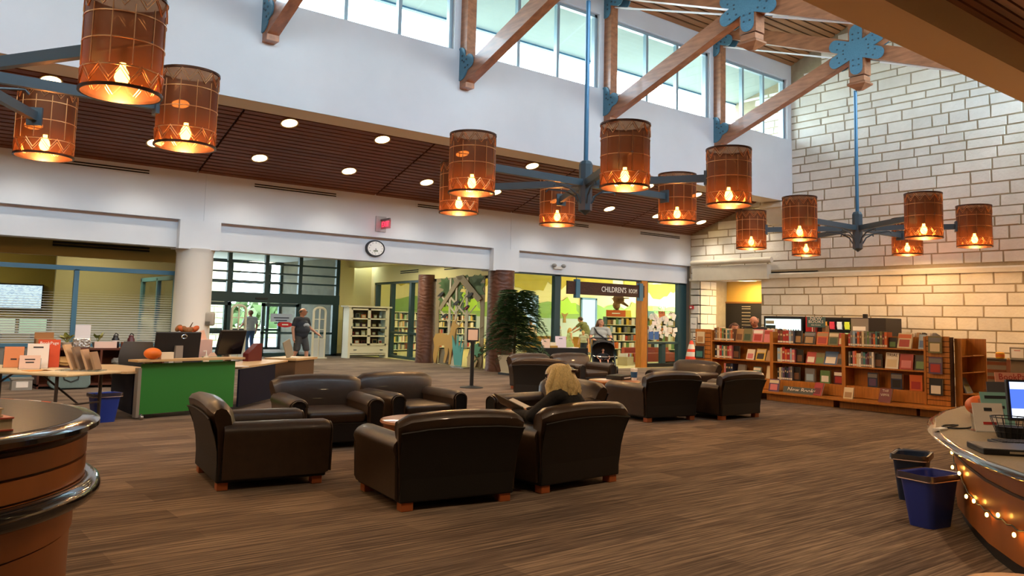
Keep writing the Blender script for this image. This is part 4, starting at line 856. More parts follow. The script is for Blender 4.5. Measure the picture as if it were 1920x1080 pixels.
def faceout(loc, w, h, th, c, label, group, patch=None, title=None, lean=.22, rz=0., band=None, tcol=None):
    """book shown cover-forward (towards -X), leaning back"""
    t = thing('display_book', label, 'book', loc, rz, group); m = Matrix.Rotation(lean, 3, 'Y')
    def b(x0, x1, y0, y1, z0, z1, mat, nm, par=None):
        bm = NB(); v = box(bm, x0, x1, y0, y1, z0, z1)
        for a in v: a.co = m @ a.co
        return mk(nm, bm, mat, par or t)
    bm = NB()
    for q in ((0, .006, -w/2, w/2, 0, h), (th-.006, th, -w/2, w/2, 0, h), (0, th, w/2-.006, w/2, 0, h)): box(bm, *q)
    for v in bm.verts: v.co = m @ v.co
    cv = mk('cover', bm, cover(c), t); b(.006, th-.006, -w/2+.004, w/2-.006, .005, h-.005, PAGES, 'pages')
    if patch: b(-.002, .0, -w*.36, w*.36, h*.1, h*.58, cover(patch), 'cover_picture', cv)
    if band: b(-.0025, 0, -w*.46, w*.46, h*.66, h*.92, cover(band), 'title_band', cv)
    if title:
        for s, zz, sz in title: text(s, sz, cover(tcol or 'white'), cv, m @ Vector((-.004, 0, h*zz)), (PI/2, 0, -PI/2), ext=.0005)
    return t
UY = [12.15, 10.52, 8.85, 7.21]; FXB = 15.6
UN = ['left', 'middle', 'right']
def bookcase(i):
    y1, y0 = UY[i], UY[i+1]; t = thing('bookcase', '%s unit of the three honey oak new-book bookcases' % UN[i], 'bookcase', (FXB, y0, 0), group='oak bookcase units'); W = y1-y0
    def b(x0, x1, a, c, z0, z1, nm, mat=OAK, par=None):
        bm = NB(); box(bm, x0, x1, a, c, z0, z1); return mk(nm, bm, mat, par or t)
    b(0, .7, 0, .04, .19, 1.45, 'side_panel'); b(0, .7, W-.04, W, .19, 1.45, 'side_panel'); b(.34, .36, .04, W-.04, .2, 1.43, 'back_panel')
    b(.0, .34, .04, W-.04, 1.185, 1.21, 'shelf'); b(.0, .34, .04, W-.04, .785, .81, 'shelf'); b(.02, .34, .04, W-.04, .4, .425, 'shelf'); b(.01, .03, .04, W-.04, .2, .4, 'kick_board'); b(.36, .7, .04, W-.04, 1.185, 1.21, 'shelf')
    for z in (1.21, .81): b(.3, .34, .04, W-.04, z, z+.1, 'book_stop')
    b(-.45 if i != 2 else -.55, .75, -.0, W, .155, .19, 'base_board'); b(-.3, .7, (.25 if i == 0 else .05), W-.08, 0, .155, 'plinth')
for i in range(3): bookcase(i)
bm = NB(); box(bm, 15.75, 16.2, 6.8, 12.1, 0, .15); 
# slat-wall ends
def slatwall(y0, y1, label, front=True):
    t = thing('slatwall_display', label, 'display rack', (FXB, y0, 0), group='oak slat-wall ends'); W = y1-y0
    bm = NB(); box(bm, .02, .2, 0, W, .19, 1.45); mk('core', bm, GROOVE, t)
    z = .2
    while z < 1.42:
        bm = NB(); box(bm, 0, .04, 0, W, z, z+.085); mk('slat', bm, OAK, t); z += .098
    return t
t = slatwall(6.79, 7.2, 'oak slat-wall rack with three books at the right end of the bookcases'); slatwall(12.16, 12.6, 'oak slat-wall rack beside the traffic cone at the left end of the bookcases')
def b(t, x0, x1, y0, y1, z0, z1, nm, mat=OAK):
    bm = NB(); box(bm, x0, x1, y0, y1, z0, z1); return mk(nm, bm, mat, t)
b(t, -.55, .8, -.15, .41, .155, .19, 'base_board'); b(t, -.3, .7, -.05, .41, 0, .155, 'plinth')
t = thing('end_bookcase', 'oak end bookcase facing right with two sloped shelves', 'bookcase', (15.8, 6.76, 0))
b(t, 0, .5, 0, .02, .19, 1.43, 'back_panel'); b(t, .48, .5, -.33, 0, .19, 1.43, 'side_panel'); b(t, 0, .02, -.1, 0, .19, 1.43, 'side_panel'); b(t, .02, .48, -.3, 0, .42, .44, 'shelf'); b(t, .02, .48, -.02, 0, .19, .42, 'kick_board')
for z in (.78, 1.08):
    bm = NB(); v = box(bm, .02, .48, -.3, 0, 0, .02)
    for a in v: a.co.z += z-.35*a.co.y*.4
    mk('shelf', bm, OAK, t)
BKTINT = ['red', 'cream', 'navy', 'teal', 'orange', 'white', 'dark red', 'pale blue', 'brown', 'grey', 'black', 'tan', 'green', 'pink', 'purple', 'olive', 'blue', 'maroon']
def row(u, z, f0, f1, n, cols, rown, seed, hmin=.24, hmax=.31, group=None):
    """n upright books from fraction f0 to f1 of unit u (left to right in the photo = decreasing Y)"""
    r = random.Random(seed); y1, y0 = UY[u]-.05, UY[u+1]+.05; a = y1-(y1-y0)*f0; bE = y1-(y1-y0)*f1; ws = [r.uniform(.7, 1.3) for _ in range(n)]; s = (a-bE)/sum(ws); y = a
    for k in range(n):
        w = ws[k]*s; c = cols[k % len(cols)]; h = r.uniform(hmin, hmax)
        upright('book', '%s upright book, %s from the left, %s shelf of the %s oak bookcase' % (c, ORD[k], rown, UN[u]), 'upright books on the oak bookcases', (FXB+.03, y-w/2, z+.001), w*.94, h, .2, c); y -= w
def fo(u, f, z, w, h, th, c, label, **kw):
    y1, y0 = UY[u]-.05, UY[u+1]+.05; return faceout((FXB+kw.pop('dx', .08), y1-(y1-y0)*f, z+.002), w, h, th, c, label, 'display books on the oak bookcases', **kw)
Z1, Z2, Z3, Z0 = 1.21, .81, .425, .19
row(0, Z1, .02, .38, 14, ['brown', 'grey', 'tan', 'cream', 'orange', 'green', 'olive', 'black', 'cream', 'teal', 'grey', 'tan', 'orange', 'brown'], 'top', 11)
fo(0, .44, Z1, .2, .29, .05, 'tan', 'tan book shown cover-first on the top shelf of the left bookcase', patch='brown'); fo(0, .58, Z1, .22, .3, .06, 'olive', 'olive book with thick cream pages on the top shelf of the left bookcase', patch='dark green'); fo(0, .76, Z1, .26, .29, .05, 'pink', 'larger pink book on the top shelf of the left bookcase', patch='red', band='white'); fo(0, .93, Z1, .2, .28, .05, 'pink', 'smaller pink book at the right of the left bookcase top shelf', band='red')
row(0, Z2, .03, .34, 8, ['black', 'white', 'red', 'teal', 'cream', 'olive', 'red', 'pink'], 'middle', 12, .27, .3); fo(0, .39, Z2, .18, .29, .03, 'black', 'black book closing the middle row of the left bookcase', patch='brown', lean=.05)
fo(0, .63, Z2, .2, .24, .03, 'white', 'white and pink book leaning on the left bookcase middle shelf', patch='pink', lean=.3); fo(0, .8, Z2, .24, .27, .03, 'yellow', 'bright yellow and black book leaning on the left bookcase middle shelf', patch='black', lean=.35, band='cream'); fo(0, .95, Z2, .16, .24, .03, 'tan', 'tan book at the right of the left bookcase middle shelf', lean=.35)
row(0, Z3, .2, .36, 4, ['pink', 'black', 'black', 'navy'], 'bottom', 13, .26, .3); fo(0, .47, Z3, .2, .27, .06, 'grey', 'grey book with thick pages on the left bookcase bottom shelf'); fo(0, .74, Z3, .2, .24, .05, 'teal', 'dark teal book on the left bookcase bottom shelf', band='white'); fo(0, .95, Z3, .15, .28, .05, 'cream', 'cream book at the right of the left bookcase bottom shelf')
row(1, Z1, .06, .3, 6, ['dark red', 'brown', 'red', 'red', 'pale blue', 'grey'], 'top', 14, .24, .29); fo(1, .35, Z1, .17, .28, .04, 'black', 'black book closing the top row of the middle bookcase', patch='tan', lean=.06)
fo(1, .51, Z1, .25, .27, .04, 'black', 'black book with a pale figure on the middle bookcase top shelf', patch='tan', band='grey'); fo(1, .7, Z1, .26, .27, .05, 'orange', 'orange book on the middle bookcase top shelf', patch='red', band='tan'); fo(1, .86, Z1, .22, .27, .05, 'olive', 'olive green book on the middle bookcase top shelf', patch='dark green', band='cream'); fo(1, .97, Z1, .12, .26, .04, 'red', 'red book at the right of the middle bookcase top shelf', patch='cream')
row(1, Z2, .05, .32, 7, ['pale blue', 'cream', 'red', 'orange', 'red', 'pale blue', 'pink'], 'middle', 15, .26, .31); fo(1, .37, Z2, .16, .28, .03, 'black', 'black book closing the middle row of the middle bookcase', patch='brown', lean=.05)
fo(1, .53, Z2, .22, .25, .04, 'red', 'red book with a white flash on the middle bookcase middle shelf', patch='white', lean=.3); fo(1, .66, Z2, .2, .24, .04, 'olive', 'grey green book on the middle bookcase middle shelf', patch='green', lean=.3); fo(1, .81, Z2, .3, .29, .04, 'blue', 'large blue book leaning on the middle bookcase middle shelf', patch='white', lean=.4); fo(1, .95, Z2, .15, .24, .03, 'brown', 'dark brown book at the right of the middle bookcase middle shelf', lean=.35, patch='black')
row(1, Z3, .05, .28, 8, ['black', 'cream', 'grey', 'purple', 'black', 'navy', 'purple', 'grey'], 'bottom', 16, .25, .3); fo(1, .32, Z3, .16, .29, .03, 'black', 'black book closing the bottom row of the middle bookcase', patch='brown', lean=.05)
fo(1, .52, Z3, .22, .28, .07, 'grey', 'blue grey book with thick pages on the middle bookcase bottom shelf', patch='pale blue', lean=.02); fo(1, .74, Z3, .22, .26, .05, 'green', 'pale green book with a round mark on the middle bookcase bottom shelf', patch='white', lean=.05); fo(1, .93, Z3, .2, .26, .07, 'maroon', 'maroon book at the right of the middle bookcase bottom shelf', patch='red', band='white', lean=.03)
fo(1, .1, Z0, .24, .26, .03, 'purple', 'purple and pink book propped on the middle bookcase base', patch='pink', band='cream', dx=-.25); fo(1, .74, Z0, .24, .27, .04, 'red', 'red book leaning against the right end of the New Books sign', patch='dark red', dx=-.25, lean=.35, rz=-.3)
row(2, Z1, .03, .55, 18, ['red', 'grey', 'pale blue', 'navy', 'orange', 'brown', 'cream', 'olive', 'grey', 'green', 'grey', 'maroon', 'orange', 'teal', 'black', 'olive', 'dark red', 'orange'], 'top', 17, .25, .31); fo(2, .6, Z1, .16, .2, .03, 'black', 'small black book closing the top row of the right bookcase', patch='green', lean=.05)
fo(2, .74, Z1, .27, .3, .05, 'cream', 'cream and red book on the right bookcase top shelf', patch='red', lean=.28, band='orange'); fo(2, .96, Z1, .13, .28, .04, 'pale blue', 'pale blue book at the right of the right bookcase top shelf', patch='blue')
row(2, Z2, .03, .37, 12, ['grey', 'black', 'pink', 'orange', 'cream', 'white', 'grey', 'teal', 'purple', 'maroon', 'grey', 'white'], 'middle', 18, .25, .31); fo(2, .41, Z2, .16, .27, .03, 'black', 'black book closing the middle row of the right bookcase', patch='brown', lean=.05)
fo(2, .58, Z2, .26, .31, .05, 'white', 'white book titled TRIAL on the right bookcase middle shelf', patch='cream', title=[('TRIAL', .83, .085)], tcol='black', lean=.2); fo(2, .76, Z2, .26, .3, .05, 'red', 'red book with a pale rim on the right bookcase middle shelf', patch='pink', lean=.2); fo(2, .93, Z2, .2, .29, .04, 'black', 'black book with green lettering on the right bookcase middle shelf', patch='green', lean=.2)
fo(2, .33, Z3, .2, .28, .08, 'navy', 'navy and purple book with thick pages on the right bookcase bottom shelf', patch='purple', band='grey', lean=.02); fo(2, .64, Z3, .22, .3, .08, 'navy', 'dark slate book with thick pages on the right bookcase bottom shelf', patch='black', band='grey', lean=.02); fo(2, .88, Z3, .24, .29, .13, 'orange', 'orange book with a very thick page block on the right bookcase bottom shelf', patch='red', lean=.02)
fo(2, .13, Z0, .2, .22, .03, 'cream', 'cream book propped on the right bookcase base', patch='tan', dx=-.3, lean=.25); fo(2, .62, Z0, .25, .27, .04, 'dark red', 'dark red book titled THE VIPER propped on the right bookcase base', title=[('THE', .8, .075), ('VIPER', .5, .075)], dx=-.35, lean=.3, rz=-.1)
for k, (z, c, p, l) in enumerate(((1.15, 'olive', 'cream', 'grey green book at the top of the slat-wall rack'), (.77, 'purple', 'red', 'purple and red book in the middle of the slat-wall rack'), (.38, 'black', 'white', 'black book with a white spacesuit at the bottom of the slat-wall rack'))):
    faceout((FXB-.055, 7.02, z), .24, .31, .035, c, l, 'books on the slat-wall rack', patch=p, band='grey' if k < 2 else None, lean=.04)
faceout((FXB-.05, 12.42, 1.13), .22, .27, .03, 'cream', 'cream book at the top of the left slat-wall rack', 'books on the slat-wall rack', patch='tan', lean=.05); faceout((FXB-.05, 12.45, .78), .26, .28, .03, 'black', 'black and teal book on the left slat-wall rack', 'books on the slat-wall rack', patch='teal', lean=.05); faceout((FXB-.05, 12.42, .36), .24, .24, .03, 'black', 'black book low on the left slat-wall rack', 'books on the slat-wall rack', patch='white', lean=.05)
t = faceout((15.98, 6.6, .442), .26, .3, .03, 'grey', 'grey landscape book leaning in the end bookcase', 'books in the end bookcase', patch='olive', rz=PI/2, lean=.45)
# books lying on top of the cases, leaning backwards rows on the far side
for k, (x, y, c, n) in enumerate(((15.85, 10.9, 'cream', 5), (15.85, 7.75, 'white', 6))):
    for j in range(n):
        bm = NB(); box(bm, -.1, .1, -.03, .03, 0, .2); o = mk('book', bm, cover(['cream', 'white', 'tan', 'black', 'white', 'grey'][j % 6])); o.location = (x+.25, y-.1*j, 1.3); o.rotation_euler = (.0, .25, 0); tag(o, 'pale page edge of a book behind the %s bookcase top, %s from the left' % ('left' if k == 0 else 'right', ORD[j]), 'book', 'books on the far side of the bookcases')
# New Books sign boards
t = thing('new_books_sign', 'grey sign board reading New Books on the middle bookcase base', 'sign', (FXB-.22, 9.68, .192)); m = Matrix.Rotation(.25, 3, 'Y'); bm = NB(); v = box(bm, 0, .02, -.42, .42, 0, .13)
for a in v: a.co = m @ a.co
mk('board', bm, M('sign_slate', '4c5452', .5), t); text('New Books', .12, PAPER, t, m @ Vector((-.004, .0, .068)), FX, ext=.001, shear=.3, sx=1.15)
t = thing('genre_sign', 'teal sign reading NEW BOOKS FICTION standing on the middle bookcase', 'sign', (15.95, 9.66, 1.45)); bm = NB(); box(bm, 0, .02, -.21, .21, .12, .34); mk('board', bm, M('sign_teal', '44696a', .5), t); bm = NB(); tube(bm, [(.03, .05, 0), (.03, .05, .4)], .01, 6); mk('post', bm, CHROME, t)
text('NEW', .095, PAPER, t, (-.003, 0, .3), FX, ext=.001, sx=1.25); text('BOOKS', .085, PAPER, t, (-.003, 0, .235), FX, ext=.001, sx=1.25); text('FICTION', .04, PAPER, t, (-.003, 0, .165), FX, ext=.001, sx=1.4)
for y, w, c, z in ((9.78, .1, 'red', .15), (9.66, .08, 'black', .15), (9.57, .08, 'tan', .16)):
    bm = NB(); box(bm, 0, .15, -w/2, w/2, 0, z); o = mk('book', bm, cover(c)); o.location = (16.1, y, 1.451); tag(o, '%s book standing on the bookcase below the genre sign' % c, 'book', 'books below the genre sign')
# ---- vending machines
t = thing('drinks_fridge', 'lit glass-front drinks fridge with bottles against the stone wall', 'fridge', (22.5, 14.06, 0)); W = 1.38
b(t, 0, .8, 0, W, 0, 1.88, 'cabinet', BLACK); g = b(t, -.012, 0, .07, W-.07, .2, 1.8, 'lit_interior', emit_mat('fridge_light', 'dfeee8', 1.1)); b(t, -.06, -.05, .05, W-.05, .18, 1.82, 'glass_door', GLASS); b(t, -.02, -.012, .95, 1.3, 1.42, 1.6, 'price_panel', M('slate_panel', '3a4448', .6)); b(t, -.02, -.012, 1.0, 1.3, 1.64, 1.74, 'card_panel', M('buff_panel', 'c0a88c', .6))
rr = random.Random(2)
for z in (1.2, .8):
    b(t, -.045, -.012, .07, W-.07, z-.02, z, 'shelf', ALU)
    for k in range(9):
        y = .14+k*.085; bm = NB(); lathe(bm, [(.03, 0), (.033, .03), (.033, .17), (.014, .22), (.014, .26), (.018, .265), (.018, .285)], 8, (-.03, y, z)); o = mk('bottle', bm, M('bottle_%d' % (k % 4), ['3a2a5c', '2a2a30', '2c4a3a', 'c8c0a0'][k % 4], .3), t, smooth=True)
t = thing('snack_machine', 'black snack vending machine with bright crisp packets', 'vending machine', (22.5, 11.48, 0)); W = 2.48
b(t, 0, .9, 0, W, 0, 1.87, 'cabinet', M('vending_dark', '2a2420', .5)); b(t, -.02, 0, .5, 1.02, .1, 1.85, 'control_panel', M('vending_grey', '8a8278', .5)); b(t, -.02, 0, 1.02, 2.06, .2, 1.82, 'display_window', M('vending_black', '0c0c0e', .3)); b(t, -.02, 0, 2.06, W, 0, 1.87, 'red_side', M('vending_red', 'a81c22', .4)); b(t, -.03, -.02, 2.14, 2.26, 1.3, 1.75, 'white_stripe', PAPER); b(t, -.03, -.02, .58, .96, 1.5, 1.62, 'notice', PAPER); b(t, -.03, -.02, .56, .98, 1.2, 1.45, 'keypad', M('slate_panel')); b(t, .2, .3, .68, .78, 1.87, 1.98, 'antenna', BLACK)
for j, z in enumerate((1.52, 1.2, .9)):
    for k, c in enumerate((('c8d23c', 'd0d4cc', 'c83c46', 'e0a03c'), ('b4d28c', 'c8c49c', 'e0d020', 'e09a3c'), ('c84a3c', '4a8ac8', 'e0c83c', 'd2d2d2'))[j]):
        y = 1.1+k*.235; bm = NB(); v = []
        for sgn, zz in ((1, 0), (.8, .02), (.92, .11), (.8, .2), (1, .22)): v.append([bm.verts.new((-.04-(.035 if .01 < zz < .21 else 0)-.1*zz, y+.1*sgn, z+zz)), bm.verts.new((-.04-(.035 if .01 < zz < .21 else 0)-.1*zz, y-.1*sgn+.04, z+zz)), bm.verts.new((-.025-.1*zz, y-.1*sgn+.04, z+zz)), bm.verts.new((-.025-.1*zz, y+.1*sgn, z+zz))])
        loft_rings(bm, v); fixn(bm); mk('crisp_packet', bm, M('pk'+c, c, .35, emit=(c, .25)), t, smooth=True)  # packets glow by themselves, light put into their colours
# menu board in the alcove
t = thing('menu_board', 'dark wooden-framed menu board on the yellow alcove wall', 'menu board', (25.66, 18.55, 1.2)); b(t, -.03, 0, -1.15, 1.1, 0, 1.2, 'board', M('menu_black', '191310', .6))
for y0, y1, z0, z1 in ((-1.2, 1.15, 1.18, 1.24), (-1.2, 1.15, -.04, .02), (1.09, 1.15, 0, 1.2), (-1.2, -1.14, 0, 1.2)): b(t, -.05, 0, y0, y1, z0, z1, 'frame', M('menu_frame', '8a5a2a', .5))
for z in (1.06, .98, .84, .72, .6, .5, .38, .28):
    text('#14', .05, M('chalk', 'a89c88', .8), t, (-.033, -.2, z), FX, ext=.0005); text('#6', .05, M('chalk'), t, (-.033, .85, z), FX, ext=.0005)
# grey cabinet, frames and wooden chair at the right
CABG = M('cabinet_grey', '6e6250', .6, noise=(2, .1)); t = thing('storage_cabinet', 'grey-brown storage cabinet with a dark top behind the service desk', 'cabinet', (20.3, 4.2, 0))
b(t, 0, .7, 0, 4.0, 0, .93, 'body', CABG); b(t, -.06, .75, -.05, 4.06, .93, .96, 'top', M('cabinet_top', '2a2622', .4))
for k in range(4): b(t, -.02, 0, k+.01, k+.99, .05, .92, 'door', CABG)
t = thing('certificate_frame', 'framed white certificate standing on the storage cabinet', 'picture frame', (20.45, 7.42, .96)); b(t, 0, .02, -.16, .16, 0, .27, 'frame', M('frame_grey', '8a867c', .4)); b(t, -.005, 0, -.125, .125, .035, .235, 'sheet', PAPER); text('#8', .03, REDI, t, (-.008, 0, .2), FX, ext=.0005)
t = thing('yellow_jar', 'yellow jar with an orange band on the storage cabinet', 'jar', (20.45, 7.78, .96)); bm = NB(); lathe(bm, [(.075, 0), (.09, .02), (.09, .12), (.095, .13), (.06, .15)], 16); mk('jar', bm, M('yellow_plastic', 'e0a82c', .4), t, smooth=True); bm = NB(); lathe(bm, [(.0915, .04), (.0915, .1)], 16, caps=False); mk('band', bm, M('orange_band', 'd06a20', .5), t)
t = thing('clear_holder', 'clear acrylic sheet holder beside the certificate', 'holder', (20.45, 7.12, .96)); b(t, 0, .01, -.12, .12, 0, .24, 'panel', glass_mat('acrylic', 'eef2f4', .3)); b(t, .012, .016, -.11, .11, .02, .2, 'sheet', M('paper_blue', 'c8d4e0', .8))
t = thing('wooden_chair', 'wooden chair with brass knobs beside the storage cabinet', 'chair', (18.6, 7.25, 0), math.radians(100)); CW = M('cherry_wood', '7a4220', .45, noise=(4, .25), stretch=(1, 1, .4))
bm = NB(); box(bm, -.28, .28, -.28, .28, .44, .48); mk('seat', bm, CW, t, bevel=.01)
for x in (-.25, .25):
    bm = NB(); beam(bm, (x, .25, 0), (x, .25, .45), .05, .05, (0, 1, 0)); mk('leg', bm, CW, t); bm = NB(); beam(bm, (x, -.24, 0), (x, -.26, .48), .05, .05, (0, 1, 0)); beam(bm, (x, -.26, .48), (x, -.36, .98), .07, .05, (0, 1, 0)); mk('leg', bm, CW, t); bm = NB(); ell(bm, (x, -.36, 1.0), (.035, .035, .03), 10, 8); mk('knob', bm, RING, t, smooth=True); bm = NB(); beam(bm, (x, -.24, .2), (x, .25, .2), .03, .03); mk('stretcher', bm, CW, t)
for z in (.6, .74, .9): bm = NB(); beam(bm, (-.25, -.275-.2*(z-.48), z), (.25, -.275-.2*(z-.48), z), .03, .07); mk('back_slat', bm, CW, t)

# ================================================================== LEFT SIDE: MOBILE DESK, FOLDING TABLE, CREDENZA
LAM = M('maple_laminate', 'c9a878', .45, noise=(3, .08), stretch=(1, 5, 1)); NAVY = M('navy_panel', '0d1026', .75, spec=.25); GREEN = M('green_panel', '23792c', .55)
A0 = Vector((3.24, 12.74, 0)); A1 = Vector((4.77, 13.2, 0)); ang = math.atan2(A1.y-A0.y, A1.x-A0.x)
t = thing('mobile_desk', 'mobile staff desk with a bright green front panel and navy side wings', 'desk', A0, ang); Ld = (A1-A0).length
b(t, 0, Ld, -.03, .0, .07, .8, 'green_panel', GREEN); b(t, -.05, -.0, -.03, .06, .03, .74, 'end_post', M('silver_frame', '9a948a', .4, .3))
b(t, -.12, Ld+.12, -.12, .14, .83, .86, 'raised_shelf', LAM)
for x in (.1, Ld-.1): b(t, x-.04, x+.04, 0, .06, .68, .83, 'shelf_bracket', M('silver_frame'))
inv = (Matrix.Translation(A0) @ Matrix.Rotation(ang, 4, 'Z')).inverted()
def loc2(x, y): p = inv @ Vector((x, y, 0)); return (p.x, p.y)
bm = NB(); pl = [loc2(*p) for p in ((2.82, 13.1), (2.88, 12.85), (3.05, 12.72), (3.2, 12.75), (4.75, 13.22), (5.3, 13.72), (5.9, 14.4), (6.5, 15.1), (6.1, 15.5), (5.2, 14.6), (4.4, 14.0), (3.5, 13.7), (3.3, 14.5), (2.95, 14.6))]; prism(bm, pl, .66, .69, 'z'); fixn(bm); mk('worktop', bm, LAM, t)
for (p, q), nm in ((((4.87, 13.24), (5.95, 14.4)), 'right_wing'), (((3.2, 12.9), (3.2, 14.2)), 'left_wing')):
    P, Q = loc2(*p), loc2(*q); bm = NB(); beam(bm, (P[0], P[1], .36), (Q[0], Q[1], .36), .03, .6); mk(nm, bm, NAVY, t)
for p in ((3.27, 12.68), (5.95, 14.45), (3.2, 14.2)):
    P = loc2(*p); bm = NB(); tube(bm, [(P[0]-.02, P[1], .035), (P[0]+.02, P[1], .035)], .035, 12); tube(bm, [(P[0], P[1], .03), (P[0], P[1], .09)], .012, 6); mk('caster', bm, CHROME, t, smooth=True)
t = thing('return_cabinet', 'brown laminate cabinet behind the right end of the mobile desk', 'cabinet', (6.95, 15.9, 0), .7); b(t, -.5, .35, -.3, .3, 0, .66, 'body', M('brown_laminate', '5e4630', .55)); b(t, -.55, .42, -.34, .34, .66, .7, 'top', LAM)
def monitor(x, y, z, rz, label, w=.74, h=.44, tilt=.12, back=True):
    t = thing('computer_monitor', label, 'monitor', (x, y, z), rz, 'monitors on the mobile desk'); m = Matrix.Rotation(tilt, 3, 'X')
    bm = NB(); v = box(bm, -w/2, w/2, -.03, .02, 0, h)
    for a in v: a.co = m @ a.co+Vector((0, 0, .12))
    mk('housing', bm, BLACK, t, bevel=.012)
    bm = NB(); v = box(bm, -w/2+.02, w/2-.02, .02, .024, .02, h-.02)
    for a in v: a.co = m @ a.co+Vector((0, 0, .12))
    mk('screen', bm, M('dark_screen', '0a0c10', .2), t)
    bm = NB(); box(bm, -.06, .06, -.1, -.04, 0, .34); box(bm, -.17, .17, -.16, .12, 0, .015); mk('stand', bm, M('silver_stand', 'a09a92', .4, .4), t)
    return t, m
mt, m = monitor(3.98, 13.62, .69, math.radians(10), 'monitor seen from behind with a round badge on the mobile desk'); bm = NB(); tube(bm, [m @ Vector((.08+.045*math.cos(2*PI*k/20), -.034, .37+.03*math.sin(2*PI*k/20)))+Vector((0, 0, .12)) for k in range(21)], .006, 5, False); mk('badge_ring', bm, CHROME, mt); text('DELL', .032, CHROME, mt, m @ Vector((.08, -.034, .37))+Vector((0, 0, .12)), (PI/2+.12, 0, 0), ext=.001)
monitor(5.3, 15.0, .69, math.radians(205), 'tilted black monitor at the right end of the mobile desk', .62, .46, -.25)
def office_chair(x, y, rz, label, s=1.):
    t = thing('office_chair', label, 'chair', (x, y, 0), rz, 'black office chairs'); bm = NB(); rings = []
    for k in range(7):
        u = k/6; w = (.24+.05*math.sin(u*PI)); z = .5+.52*u; y0 = -.24-.1*u+.03*math.sin(u*PI); rings.append([bm.verts.new((sx*w, y0+dy-.05*abs(sx)*0, z)) for sx, dy in ((-1, .06), (0, .0), (1, .06), (1, .1), (0, .05), (-1, .1))])
    loft_rings(bm, rings); fixn(bm); mk('backrest', bm, BLACK, t, smooth=True); bm = NB(); box(bm, -.27, .27, -.24, .27, .42, .5); mk('seat', bm, BLACK, t, smooth=True, bevel=.03, seg=3)
    bm = NB(); tube(bm, [(0, 0, .1), (0, 0, .43)], .03, 8); mk('gas_lift', bm, BLACK, t)
    for k in range(5): a = 2*PI*k/5; bm = NB(); tube(bm, [(0, 0, .12), (.3*math.cos(a), .3*math.sin(a), .06)], .02, 6); ell(bm, (.3*math.cos(a), .3*math.sin(a), .035), (.035, .035, .035), 8, 6); mk('spoke', bm, BLACK, t)
office_chair(3.75, 15.3, math.radians(150), 'black office chair left of the pumpkin behind the mobile desk'); office_chair(5.15, 16.3, math.radians(175), 'black office chair behind the badge monitor')
t = thing('pumpkin', 'bright orange pumpkin on the mobile desk shelf', 'pumpkin', (3.4, 12.78, .861)); pumpkin(t, .125, .17, M('bright_orange', 'e0701a', .5))
t = thing('leaf_garland', 'autumn leaf and gourd decoration on top of the badge monitor', 'decoration', (4.2, 13.72, 1.24)); rr = random.Random(9)
for k in range(9): bm = NB(); ell(bm, (rr.uniform(-.18, .2), rr.uniform(-.04, .04), rr.uniform(0.02, .07)), (.07, .04, .045), 10, 8, Matrix.Rotation(rr.uniform(-1, 1), 3, 'Y')); mk('gourd' if k % 3 else 'leaf', bm, M(['garland_orange', 'garland_brown', 'garland_red'][k % 3], ['c05a22', '8a5a2c', 'b03a24'][k % 3], .6), t, smooth=True)
bm = NB(); tube(bm, [(0, 0, .08), (.04, 0, .16)], [.012, .006], 6); mk('stalk', bm, M('stem_brown'), t)
# small things on the desk
for (x, y, z, w, d, h, c, l, nm, cat) in ((4.6, 13.75, .69, .3, .16, .2, '3f7a5c', 'green and white tissue box on the mobile desk', 'tissue_box', 'box'), (5.0, 15.6, .69, .35, .2, .5, 'd8b4a8', 'pale pink document tray behind the tilted monitor', 'document_tray', 'tray')):
    t = thing(nm, l, cat, (x, y, z), .3); bm = NB(); box(bm, -w/2, w/2, -d/2, d/2, 0, h*.75); mk('body', bm, M('c'+c, c, .7), t, bevel=.006, seg=1); bm = NB(); prism(bm, [(-w*.3, 0), (w*.3, 0), (w*.1, h*.35), (-w*.12, h*.3)], -.01, .01, 'y'); fixn(bm); o = mk('sheet', bm, M('pale_peach', 'e8c0a8', .8), t); o.location = (0, 0, h*.75)
t = thing('sanitizer_bottle', 'pump bottle of hand sanitizer on the mobile desk', 'bottle', (4.4, 13.45, .69)); bm = NB(); lathe(bm, [(.045, 0), (.048, .02), (.048, .15), (.02, .18), (.02, .2)], 14); mk('bottle', bm, M('sanitizer', 'd8d4c4', .3), t, smooth=True); bm = NB(); tube(bm, [(0, 0, .2), (0, 0, .26), (-.05, 0, .255)], .009, 6); mk('pump', bm, PAPER, t)
t = thing('file_holder', 'dark red slanted file holder on the desk', 'file holder', (5.75, 15.0, .69), .6); bm = NB(); prism(bm, [(-.2, 0), (.22, 0), (.22, .32), (.1, .32), (-.2, .14)], -.06, .06, 'y'); fixn(bm); mk('body', bm, M('oxblood', '5a1416', .5), t)
t = thing('calendar_stand', 'leaning card stand at the right end of the desk', 'card stand', (6.9, 15.75, .701), .4); bm = NB(); beam(bm, (-.1, 0, .02), (-.24, 0, .34), .2, .02, (0, 1, 0)); mk('card', bm, M('card_grey', '8c8878', .7), t); bm = NB(); box(bm, -.12, .12, -.1, .1, 0, .012); mk('foot', bm, PAPER, t)
sheet('note_pad', 4.9, 13.35, .692, .28, .18, .3, PAPER, 'white note pad on the mobile desk beside the green panel', 'note pad', .012); sheet('name_card', 3.62, 12.86, .862, .2, .06, .25, M('cream_paper'), 'cream name card beside the pumpkin', 'card', .1)
